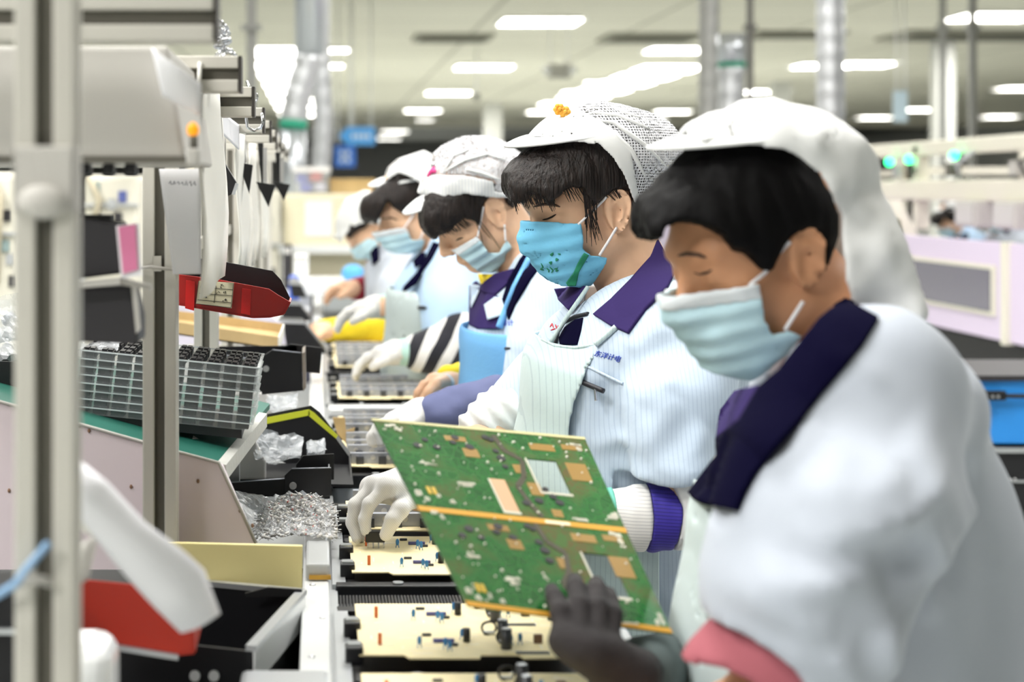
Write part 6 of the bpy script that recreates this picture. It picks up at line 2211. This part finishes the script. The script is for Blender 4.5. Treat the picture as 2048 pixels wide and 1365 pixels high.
    P.stroke('apron_strap', P.cf, [[(998, 656), (1012, 620), (1030, 575), (1060, 516)]], .0065, M_bluebib, off=.006, taper=False)
    P.stroke('pocket_zip', P.front, [[(990, 696), (1005, 698), (1020, 697)]], .0035, M_zip, J, off=.002)
    P.writing('embroidered_name', P.front, '洋计', (1002, 652), 13, -3, M_emb, J, off=.001)
    # slate sleeve guards and hands
    seg_part(P, 'sleeve_guard', [A(1060, 838, 3.04), A(990, 822, 3.0), A(930, 815, 2.985), A(920, 814, 2.983), A(908, 818, 2.98), A(870, 828, 2.97)], [.062, .058, .040, .034, .036, .034], M_slate, .004, .006, .006)
    seg_part(P, 'sleeve_guard', [A(1000, 775, 3.5), A(950, 785, 3.44), A(915, 790, 3.42), A(890, 800, 3.4)], [.055, .042, .032, .036], M_slate, .0045, .008, .005)
    seg_part(P, 'yellow_cuff', [A(945, 752, 3.55), A(898, 752, 3.5)], [.03, .024], M_yellow, .0045, .008, .004)
    kn = [A(795, 838, 2.95), A(785, 842, 2.98), A(782, 848, 3.0)]
    fg = [([kn[0], A(762, 850, 2.93), A(756, 866, 2.93), A(762, 886, 2.93)], .0095), ([kn[1], A(755, 856, 2.96), A(746, 870, 2.96), A(748, 888, 2.96)], .0095), ([kn[2], A(752, 862, 2.99), A(742, 874, 2.99), A(742, 886, 2.99)], .009)]
    glove_part(P, 'glove', A(840, 828, 2.97), kn, fg, ([A(830, 840, 2.95), A(812, 850, 2.92), A(798, 862, 2.91), A(786, 874, 2.91)], .010), M_glove, (A(880, 824, 2.975), .027))
    glove_part(P, 'fingerless_glove', A(896, 773, 3.40), [A(874, 768, 3.36), A(870, 780, 3.39)], [], None, M_glove, None, rp=.020, rw=.025)
    return P


W3 = worker_bent()


# ---- fourth worker, striped undersleeve
def worker_striped():
    Y = 4.35
    A = lambda x, y, yy=Y: at(x, y, yy)
    hairp = [(745, 385), (725, 395), (719, 415), (722, 440), (732, 458), (742, 440), (752, 452), (762, 425), (775, 400), (785, 412), (800, 425), (818, 428), (835, 425), (850, 420), (880, 420), (890, 350), (800, 335)]
    band = [(755, 372), (772, 360), (778, 335), (800, 316), (850, 300), (885, 320), (880, 345), (850, 368), (836, 366), (815, 352), (795, 346), (775, 360)]
    maskp = [(735, 470), (745, 465), (800, 455), (812, 458), (822, 480), (848, 478), (846, 500), (830, 508), (790, 508), (765, 500), (740, 490)]
    top = [(735, 462), (814, 448), (816, 466), (740, 478)]
    Lsl = ([A(925, 555, 4.18), A(912, 620, 4.12), A(900, 668, 4.10)], [.09, .078, .068])
    Rsl = ([A(880, 560, 4.52), A(840, 600, 4.55), A(822, 605, 4.52)], [.08, .062, .058])
    sw = stripe_mat('black_white_stripes', (236, 234, 232), (22, 22, 34), .052, .52, axis=0, wob=.008, rot=(0, -.45, 0))
    P = worker('seated worker with black and white striped undersleeve, fourth from the camera', (856, 424), Y, .92, 20, 20,
               [(905, 505), (892, 600), (885, 730), (890, 900)], [.075, .13, .135, .14], [.15, .20, .19, .19], (895, 495),
               hairp, M_hair, band, ((780, 358), (736, 372)), maskp, top, [[(806, 460), (818, 442), (828, 428)], [(840, 480), (846, 464), (850, 450)]],
               [Lsl, Rsl], [(760, 300), (1200, 300), (1200, 2000), (800, 2000), (826, 700), (860, 672), (800, 640), (780, 500)],
               [(835, 348)], [(.095, .085, .05)], jm=M_jacket4, hh=.006, hj=.008,
               arms=[([A(925, 555, 4.18), A(890, 710, 4.08), A(800, 706, 4.05)], [.045, .038, .028]), ([A(880, 560, 4.52), A(830, 620, 4.5), A(765, 614, 4.42)], [.045, .038, .03])],
               brow=[[(765, 438), (782, 436), (795, 440)]], shoulder=((915, 545), (.10, .20, .07)), puck=.008, vdrop=.012)
    J = P.jacket
    P.patch('collar', P.cf, [(868, 484), (880, 488), (862, 520), (845, 545), (832, 568), (805, 586), (808, 574), (835, 545), (852, 515)], M_navy, J, off=.005, th=.005, h=4)
    P.patch('lapel', P.cf, [(842, 505), (852, 506), (845, 528), (830, 536), (826, 522)], M_navy, J, off=.004, h=4)
    P.part('apron', lambda p: smax(np.abs(P.torso0(p) - .011) - .004, poly2(p, [(740, 575), (830, 578), (846, 640), (850, 760), (840, 900), (740, 900)], Y - .08), .002), P.jlo, P.jhi, .007, M_apron1)
    P.stroke('pocket_zip', P.front, [[(827, 611), (840, 616), (853, 616)]], .005, M_zip, J, off=.003)
    seg_part(P, 'striped_sleeve', [A(925, 665, 4.08), A(880, 702, 4.07), A(840, 706, 4.06)], [.068, .056, .046], sw, .006, .02, .003)
    for wx, wy, wd, tipx, dn in ((805, 705, 4.05, 722, 24), (765, 614, 4.42, 668, 24)):
        kn = [A(wx - 45, wy + 2, wd - .03), A(wx - 48, wy + 8, wd), A(wx - 46, wy + 12, wd + .03)]
        fg = [([k, k + np.array((-.03, 0, -.008)), k + np.array((-.05, 0, -.028)), k + np.array((-.055, 0, -.045))], .0105) for k in kn]
        g = glove_part(P, 'glove', A(wx - 14, wy, wd), kn, fg, ([A(wx - 24, wy + 8, wd - .03), A(wx - 40, wy + 18, wd - .045), A(wx - 52, wy + 24, wd - .05), A(wx - 60, wy + 30, wd - .05)], .0105), M_glove, None, h=.0042, rp=.019, rw=.026)
        seg_part(P, 'mint_cuff', [A(wx - 18, wy, wd), A(wx + 8, wy, wd + .005)], [.028, .033], M_mintcuff, .005, parent=g)
    return P


W4 = worker_striped()


# ---- fifth worker, farthest of the row
def worker_far():
    Y = 5.5
    A = lambda x, y, yy=Y: at(x, y, yy)
    hairp = [(715, 440), (700, 450), (692, 470), (700, 478), (712, 465), (730, 455), (750, 440), (760, 420)]
    band = [(664, 490), (672, 440), (690, 400), (730, 380), (790, 395), (800, 440), (760, 450), (730, 445), (710, 452), (690, 470), (676, 500)]
    maskp = [(700, 500), (735, 476), (752, 478), (760, 500), (745, 520), (710, 520)]
    hands = []
    for wx, wy, wd in ((645, 662, 5.05), (700, 577, 5.6)):
        kn = [A(wx - 16, wy - 4, wd - .03), A(wx - 18, wy + 3, wd), A(wx - 16, wy + 8, wd + .03)]
        fg = [([k, k + np.array((-.03, 0, -.006)), k + np.array((-.045, 0, -.022)), k + np.array((-.05, 0, -.035))], .0105) for k in kn]
        hands.append((A(wx + 6, wy, wd), kn, fg, ([A(wx, wy + 4, wd - .03), A(wx - 8, wy + 10, wd - .05), A(wx - 16, wy + 14, wd - .055), A(wx - 22, wy + 16, wd - .055)], .0105)))
    P = worker('seated worker in a cream cap bent forward, yellow sleeve, farthest of the row', (762, 458), Y, .95, 8, 42,
               [(800, 500), (795, 570), (790, 670), (800, 800)], [.075, .12, .13, .14], [.15, .19, .19, .19], (790, 495),
               hairp, M_hair, band, ((700, 425), (668, 478)), maskp, None, [[(748, 484), (754, 470), (758, 462)]],
               [([A(815, 540, 5.33), A(800, 590, 5.25), A(790, 610, 5.22)], [.08, .07, .06]), ([A(790, 540, 5.68), A(750, 575, 5.7), A(742, 578, 5.7)], [.08, .065, .055])],
               [(600, 300), (1200, 300), (1200, 2000), (700, 2000), (735, 600), (730, 480)],
               [(745, 425)], [(.10, .085, .06)], jm=M_jacket2, hh=.006, hj=.010, hands=hands, arms=[([A(815, 540, 5.33), A(790, 650, 5.2), A(640, 660, 5.05)], [.045, .036, .026]), ([A(790, 540, 5.68), A(750, 585, 5.7), A(690, 578, 5.6)], [.045, .036, .026])], vdrop=.014)
    P.patch('collar', P.cf, [(740, 500), (756, 492), (758, 520), (745, 530)], M_navy, P.jacket, off=.006, th=.005, h=4)
    seg_part(P, 'yellow_sleeve', [A(800, 655, 5.2), A(755, 650, 5.15), A(700, 655, 5.1), A(648, 661, 5.06)], [.034, .048, .036, .033], M_yellow, .006, .02, .005)
    seg_part(P, 'red_cuff', [A(728, 578, 5.65), A(712, 578, 5.62)], [.042, .036], mat('dark_red_cuff', (150, 30, 50), .8), .006)
    return P


W5 = worker_far()
# ---------------------------------------------------------------- what stands farther away
M_creamcab = mat('cream_cabinet', (238, 230, 200), .5)
M_creampaint = mat('cream_paint', (232, 228, 212), .5)
M_lav = mat('lavender_panel', (222, 208, 232), .5)
M_smoke = mat('smoked_window', (110, 106, 122), .12, spec=.7)
M_crate = mat('blue_crate', (44, 140, 222), .45)
M_green_l = mat('green_lit_lens', (60, 240, 150), .4, emis=(40, 240, 140), estr=5.0)

# cabinet at the head of the line
Y = 9.5
r = empty('cream_cabinet', (A(655, 0, Y)[0], Y, 0), 'large cream cabinet with a white paper, at the far end of the line', 'cabinet')
in_root(r).box((A(565, 0, Y)[0], Y, 0), (A(790, 0, Y)[0], Y + .8, A(0, 388, Y)[2])).build('body', M_creamcab, r, bevel=.02)
in_root(r).box((A(560, 0, Y)[0], Y - .15, A(0, 505, Y)[2]), (A(795, 0, Y)[0], Y, A(0, 490, Y)[2])).build('counter', M_enamel, r)
in_root(r).box((A(610, 0, Y)[0], Y - .01, A(0, 472, Y)[2]), (A(664, 0, Y)[0], Y, A(0, 402, Y)[2])).build('notice', M_paper, r)
in_root(r).box((A(574, 0, Y)[0], Y - .1, .12), (A(760, 0, Y)[0], Y - .002, A(0, 560, Y)[2])).build('dark_recess', M_char, r)
Y = 9.9
r = empty('clear_box', A(622, 388, Y), 'clear lidded box with red and blue items on top of the cream cabinet', 'box')
in_root(r).box((A(588, 0, Y)[0], Y, A(0, 386, Y)[2]), (A(658, 0, Y)[0], Y + .3, A(0, 338, Y)[2])).build('shell', M_clear, r, bevel=.01)
in_root(r).box((A(585, 0, Y)[0], Y - .01, A(0, 344, Y)[2]), (A(661, 0, Y)[0], Y + .31, A(0, 334, Y)[2])).build('lid', M_paper, r)
for px, py, m in ((604, 356, mat('blue_pack', (90, 100, 200), .5)), (632, 352, mat('red_pack', (220, 90, 100), .5)), (612, 375, mat('blue_pack', (90, 100, 200), .5)), (640, 374, mat('pale_pack', (200, 200, 224), .5))):
    in_root(r).box((A(px - 11, 0, Y)[0], Y + .02, A(0, py + 9, Y)[2]), (A(px + 11, 0, Y)[0], Y + .12, A(0, py - 8, Y)[2])).build('pack', m, r)
r = empty('cardboard_box', A(700, 390, 10.1), 'tan cardboard box on the cream cabinet behind the fourth worker', 'box')
in_root(r).box((A(660, 0, 10.1)[0], 10.0, A(0, 389, 10.1)[2]), (A(745, 0, 10.1)[0], 10.25, A(0, 358, 10.1)[2])).build('body', M_card, r)
in_root(r).box((A(656, 0, 10.1)[0], 9.99, A(0, 364, 10.1)[2]), (A(749, 0, 10.1)[0], 10.26, A(0, 358, 10.1)[2])).build('lid', M_card, r)
# end table clutter beyond the last worker
Y = 6.45
r = empty('side_table', (A(690, 0, Y)[0], Y, 0), 'cream work table end beyond the farthest worker', 'table')
in_root(r).box((A(590, 0, Y)[0], Y, .80), (A(760, 0, Y)[0], Y + .6, .84)).build('table_top', M_enamel, r)
for px in (600, 750):
    in_root(r).box((A(px, 0, Y)[0], Y + .02, 0), (A(px, 0, Y)[0] + .04, Y + .06, .80)).build('leg', M_alu, r)
r = empty('blue_sponge', A(705, 562, 6.6), 'round sky blue ball of film lying by the far worker\'s hands', 'ball')
in_root(r).ball(A(706, 547, 6.6), (.045, .04, .035)).build('ball', mat('sky_film', (96, 178, 236), .5, bump=.6, bscale=30), r)
in_root(r).cyl(A(706, 562, 6.6), (A(706, 0, 6.6)[0], 6.6, .84), .02).build('stand', M_lgrey, r)
# jig on the far line, white clutter
rn = random.Random(14)
r = empty('end_bench', (-.12, 7, 0), 'low white bench along the rack beyond the black chutes', 'bench')
in_root(r).box((-.30, 5.7, .74), (-.03, 7.9, .76)).build('bench_top', M_enamel, r)
for y in (5.75, 7.8):
    for x in (-.28, -.07):
        in_root(r).box((x, y, 0), (x + .03, y + .03, .74)).build('leg', M_alu, r)
for px, py, w, h, Y, m, lab in ((602, 520, 30, 22, 6.8, M_enamel, 'white instrument block along the far rack'), (588, 560, 20, 14, 6.2, mat('blue_clip_plastic', (70, 110, 220), .5), 'small blue holder along the far rack'), (575, 505, 18, 30, 7.5, M_char, 'dark instrument box far along the rack')):
    r = empty('small_box', (A(px, 0, Y)[0], Y, .76), lab, 'box')
    hw, hh_ = w / 2, h / 2
    in_root(r).box((A(px - hw, 0, Y)[0], Y, .76), (A(px + hw, 0, Y)[0], Y + .1, A(0, py - hh_, Y)[2])).build('body', m, r, bevel=.006)
    in_root(r).box((A(px - hw * .7, 0, Y)[0], Y - .004, A(0, py + hh_ * .2, Y)[2]), (A(px + hw * .7, 0, Y)[0], Y, A(0, py - hh_ * .6, Y)[2])).build('front_panel', M_lgrey, r)

# white equipment racks seen between the posts on the left
for (x0, x1, y0, y1, Y, lab, seed) in ((168, 278, 350, 470, 6.2, 'blurred white test cabinet seen between the two nearest posts', 1), (-30, 42, 345, 590, 5.2, 'blurred white test cabinet left of the foreground post', 2), (372, 470, 330, 600, 8.2, 'pale test cabinet far behind the hanging white sheets', 3), (480, 560, 380, 600, 9.4, 'white test cabinet at the far end left of the line', 4)):
    r = empty('test_cabinet', (A((x0 + x1) / 2, 0, Y)[0], Y, 0), lab, 'cabinet')
    in_root(r).box((A(x0, 0, Y)[0], Y, 0), (A(x1, 0, Y)[0], Y + .5, A(0, y0, Y)[2])).build('body', M_creampaint, r, bevel=.02)
    rn = random.Random(seed)
    for k in range(5):
        px = x0 + 8 + rn.random() * (x1 - x0 - 30); py = y0 + 12 + rn.random() * (y1 - y0 - 40)
        in_root(r).box((A(px, 0, Y)[0], Y - .01, A(0, py + 22, Y)[2]), (A(px + 16, 0, Y)[0], Y, A(0, py, Y)[2])).build('gauge', (M_char, mat('blue_display', (92, 104, 170), .4), M_alu, M_char, mat('teal_grey', (150, 172, 172), .5))[k], r)
    in_root(r).box((A(x0, 0, Y)[0], Y - .02, A(0, (y0 + y1) / 2 + 3, Y)[2]), (A(x1, 0, Y)[0], Y, A(0, (y0 + y1) / 2 - 3, Y)[2])).build('rail', M_alu, r)
    in_root(r).tube([A(x0 + 10, y0 + 5, Y - .02), A(x0 + 30, y0 + 50, Y - .05), A(x0 + 20, y1 - 20, Y - .02)], .012, 8).build('cable', mat('beige_cable', (206, 196, 170), .6), r)

# ---------------------------------------------------------------- the line on the right
XR = 2.62
r = empty('right_line', (XR + .3, 9, 0), 'lavender panelled assembly line running along the right side', 'assembly line')
in_root(r).box((XR, 5.4, .61), (XR + .03, 14, .985)).build('side_panel', M_lav, r)
in_root(r).box((XR + .03, 5.4, .86), (XR + .7, 14, .88)).build('bench_top', M_lav, r)
for y0, y1 in ((6.75, 7.75), (7.95, 8.9), (9.1, 10.2)):
    w_ = in_root(r)
    w_.box((XR - .012, y0, .70), (XR + .002, y1, .895)); w_.build('window_surround', M_creampaint, r)
    in_root(r).box((XR - .016, y0 + .03, .715), (XR - .008, y1 - .03, .88)).build('smoked_window', M_smoke, r)
in_root(r).box((XR - .02, 6.62, .60), (XR + .02, 6.66, .99)).build('seam_post', M_creampaint, r)
in_root(r).box((XR + .03, 5.4, .22), (XR + .65, 14, .60)).build('black_underside', M_blackm, r)
for y in (6.3, 8.0, 9.8, 12):
    in_root(r).box((XR + .1, y, 0), (XR + .16, y + .06, .46)).build('leg', M_alu, r)
    in_root(r).box((XR + .06, y - .1, .50), (XR + .01, y + .2, .56)).build('motor_box', M_creampaint, r)

r = empty('overhead_frame', (XR + .3, 9, 0), 'cream overhead frame with rails above the right-hand line', 'frame')
XF = 3.0
in_root(r).box((XF - .03, 6.0, 1.355), (XF + .03, 15, 1.425)).build('top_rail', M_creampaint, r, bevel=.01)
in_root(r).box((XF - .05, 6.0, 1.135), (XF + .05, 15, 1.235)).build('lower_rail', M_creampaint, r, bevel=.01)
for y in (6.8, 8.7, 10.6, 13.0):
    in_root(r).box((XF - .03, y - .03, .99), (XF + .03, y + .03, 1.40)).build('post', M_creampaint, r)
    in_root(r).box((XF + .5, y - .03, .99), (XF + .56, y + .03, 1.40)).build('post', M_creampaint, r)
    in_root(r).box((XF - .03, y - .02, 1.26), (XF + .56, y + .02, 1.30)).build('crossarm', M_creampaint, r)
rn = random.Random(6)
for k in range(10):
    y = 6.4 + k * .75
    in_root(r).tube([(XF - .04, y, 1.36), (XF - .06 - rn.random() * .04, y + .1, 1.30), (XF - .04, y + .15, 1.24)], .008, 6).build('cable', (mat('beige_cable', (206, 196, 170), .6), M_char, M_alu)[k % 3], r)
    in_root(r).box((XF - .07, y + .2, 1.25), (XF - .02, y + .27, 1.31)).build('clip_box', (M_alu, M_hood, M_slot)[k % 3], r)
for px, py, X in ((1779, 324, 2.94), (1818, 319, 2.94), (1908, 311, 2.94)):
    Y = X * F / (px - VX)
    z = at(px, py, Y)[2]
    r = empty('status_light', (X, Y, z - .03), {1779: 'leftmost green status light below the right overhead rail', 1818: 'second green status light below the right overhead rail', 1908: 'rightmost green status light below the overhead rail'}[px], 'status light')
    in_root(r).ball((X, Y, z), .022).build('lens', M_green_l, r)
    in_root(r).box((X - .01, Y - .01, z - .06), (X + .05, Y + .01, z + .05)).build('bracket', M_slot, r) if False else in_root(r).cyl((X + .02, Y + .02, z), (X + .03, Y + .02, 1.37), .012).build('stem', M_creampaint, r)
for y, lab in ((7.40, 'white hanging monitor box at the right picture edge'), (7.85, 'white hanging monitor box between the two distant workers')):
    r = empty('hanging_monitor', (XF - .03, y, 1.0), lab, 'monitor')
    in_root(r).box((XF - .10, y - .12, 1.02), (XF + .04, y + .12, 1.14)).build('body', M_hood, r, bevel=.012)
    in_root(r).box((XF - .104, y - .10, 1.035), (XF - .098, y + .10, 1.125)).build('screen', M_lgrey, r)
r = empty('control_panel', at(1780, 480, 8.4), 'cream sloped control panel with dark keys at the end of the lavender line', 'control panel')
Y = 8.4
plate_at(in_root(r), [(1765, 400), (1800, 400), (1845, 486), (1765, 486)], Y, .1).build('body', M_creampaint, r)
plate_at(in_root(r), [(1770, 440), (1800, 440), (1806, 480), (1770, 480)], Y - .01, .01).build('keypad', mat('olive_keys', (110, 106, 80), .6), r)
# crate on a black trolley
Y = 4.5
r = empty('trolley', (2.0, Y + .2, 0), 'black trolley with thin metal rails in front of the right-hand line', 'trolley')
x0, x1 = A(1840, 0, Y)[0], A(2200, 0, Y)[0]
zt = A(0, 896, Y)[2]
in_root(r).box((x0, Y, .02), (x1, Y + .45, zt - .012)).build('body', M_blackm, r)
in_root(r).box((x0, Y - .01, zt - .012), (x1, Y + .46, zt)).build('top_rail', M_alu, r)
in_root(r).box((x0, Y - .006, A(0, 965, Y)[2]), (x1, Y, A(0, 961, Y)[2])).build('thin_rail', M_alu, r)
for k in range(3):
    c = A(2010 + k * 10, 960, Y - .008)
    in_root(r).ball(c, .004).build('rivet', M_steel2, r)
for x in (x0 + .05, x1 - .05):
    for y in (Y + .06, Y + .38):
        in_root(r).cyl((x, y - .012, .02), (x, y + .012, .02), .02).build('caster', M_char, r)
r = empty('blue_crate', (1.85, Y + .2, zt), 'bright blue plastic crate with a black strap, on the black trolley', 'crate')
zc = A(0, 758, Y)[2]
xa = A(1880, 0, Y)[0]
c = in_root(r)
c.box((xa, Y + .01, zt), (x1, Y + .02, zc)).box((xa, Y + .40, zt), (x1, Y + .41, zc)).box((xa, Y + .01, zt), (xa + .01, Y + .41, zc)).box((x1 - .01, Y + .01, zt), (x1, Y + .41, zc)).box((xa, Y + .01, zt), (x1, Y + .41, zt + .01))
c.build('body', M_crate, r)
in_root(r).box((xa - .01, Y, zc - .006), (x1, Y + .42, zc + .008)).build('dark_rim', M_char, r)
st = in_root(r)
st.tube([A(1860, 772, Y - .004), A(1930, 786, Y - .004), A(1975, 792, Y - .008), A(2060, 793, Y - .004), A(2190, 790, Y - .004)], .006, 8)
st.build('strap', M_black, r)
in_root(r).box(A(1955, 802, Y - .022), A(2008, 781, Y - .002)).build('buckle', M_black, r, bevel=.004)
for px in (1985, 1996):
    p = A(px, 794, Y - .023)
    in_root(r).cyl(p, p - np.array((0, .003, 0)), .004, seg=10).build('rivet', M_steel2, r)

# two more workers at the right-hand line
for src, px, py, Y, lab in ((W4, 1900, 440, 11.4, 'distant worker in a white cap at the right-hand line, left of the two'), (W5, 1996, 432, 11.0, 'distant worker in a white cap at the right-hand line, by the picture edge')):
    c = copy_tree(src.root)
    d = at(px, py, Y) - src.c
    c.location = src.root.location + Vector((d[0], d[1], d[2]))
    c['label'] = lab
# stools
for P, lab in ((W1, 'stool under the nearest worker'), (W2, 'stool under the worker with the orange flower'), (W3, 'stool under the bent worker'), (W4, 'stool under the striped worker'), (W5, 'stool under the farthest worker')):
    x = P.loc[0] + .0
    r = empty('stool', (x, P.Y, 0), lab, 'stool')
    in_root(r).cyl((x, P.Y, .44), (x, P.Y, .475), .17, seg=24).build('seat', M_char, r, bevel=.005)
    in_root(r).cyl((x, P.Y, .06), (x, P.Y, .44), .025).build('column', M_chrome, r)
    for k in range(5):
        a = k * 2 * math.pi / 5 + .3
        in_root(r).tube([(x, P.Y, .08), (x + .22 * math.cos(a), P.Y + .22 * math.sin(a), .02)], .016, 8).build('leg', M_char, r)
# ---------------------------------------------------------------- light of the hall
w = bpy.data.worlds.new('world'); SC.world = w; w.use_nodes = True
w.node_tree.nodes['Background'].inputs[0].default_value = (1.0, 0.98, 0.95, 1)
w.node_tree.nodes['Background'].inputs[1].default_value = 0.35


def area(name, loc, size, energy, col=(1, .985, .96), rot=(0, 0, 0)):
    l = bpy.data.lights.new(name, 'AREA')
    l.shape = 'RECTANGLE'; l.size, l.size_y = size
    l.energy = energy; l.color = col
    o = bpy.data.objects.new(name, l); COL.objects.link(o)
    o.location = loc; o.rotation_euler = rot
    return o


# fluorescent troffers over the line and the aisles, plus added fill lights
area('troffer_and_fill', (-1.8, .8, 3.5), (1.2, 1.2), 100)
area('troffer_and_fill', (-2.6, -1.6, 3.5), (1.2, 1.2), 140)  # added soft fill behind the camera, brightens the sides turned towards it
for x, y in ((-.1, 2.8), (2.6, 2.8), (-2.2, 4.0), (.9, 5.6), (-1.4, 7.6), (3.6, 7.4), (1.6, 10.5), (-2.0, 12), (5, 12)):
    area('troffer_and_fill', (x, y, 3.5), (1.2, 1.2), 62)
for y in (18, 26, 36, 48):
    for x in (-4, 3, 10):
        area('troffer_and_fill', (x, y, 3.5), (2.4, 2.4), 150)
area('troffer_and_fill', (4, 70, 3.4), (8, 3), 300)  # added fill, lifts the far zone that would otherwise stay black
area('troffer_and_fill', (4, 84, 3.4), (8, 3), 300)  # second added fill for the far ceiling and back wall
SC.view_settings.exposure = 0.34
SC.cycles.max_bounces = 7
SC.cycles.diffuse_bounces = 3
SC.cycles.glossy_bounces = 3
SC.cycles.transparent_max_bounces = 14
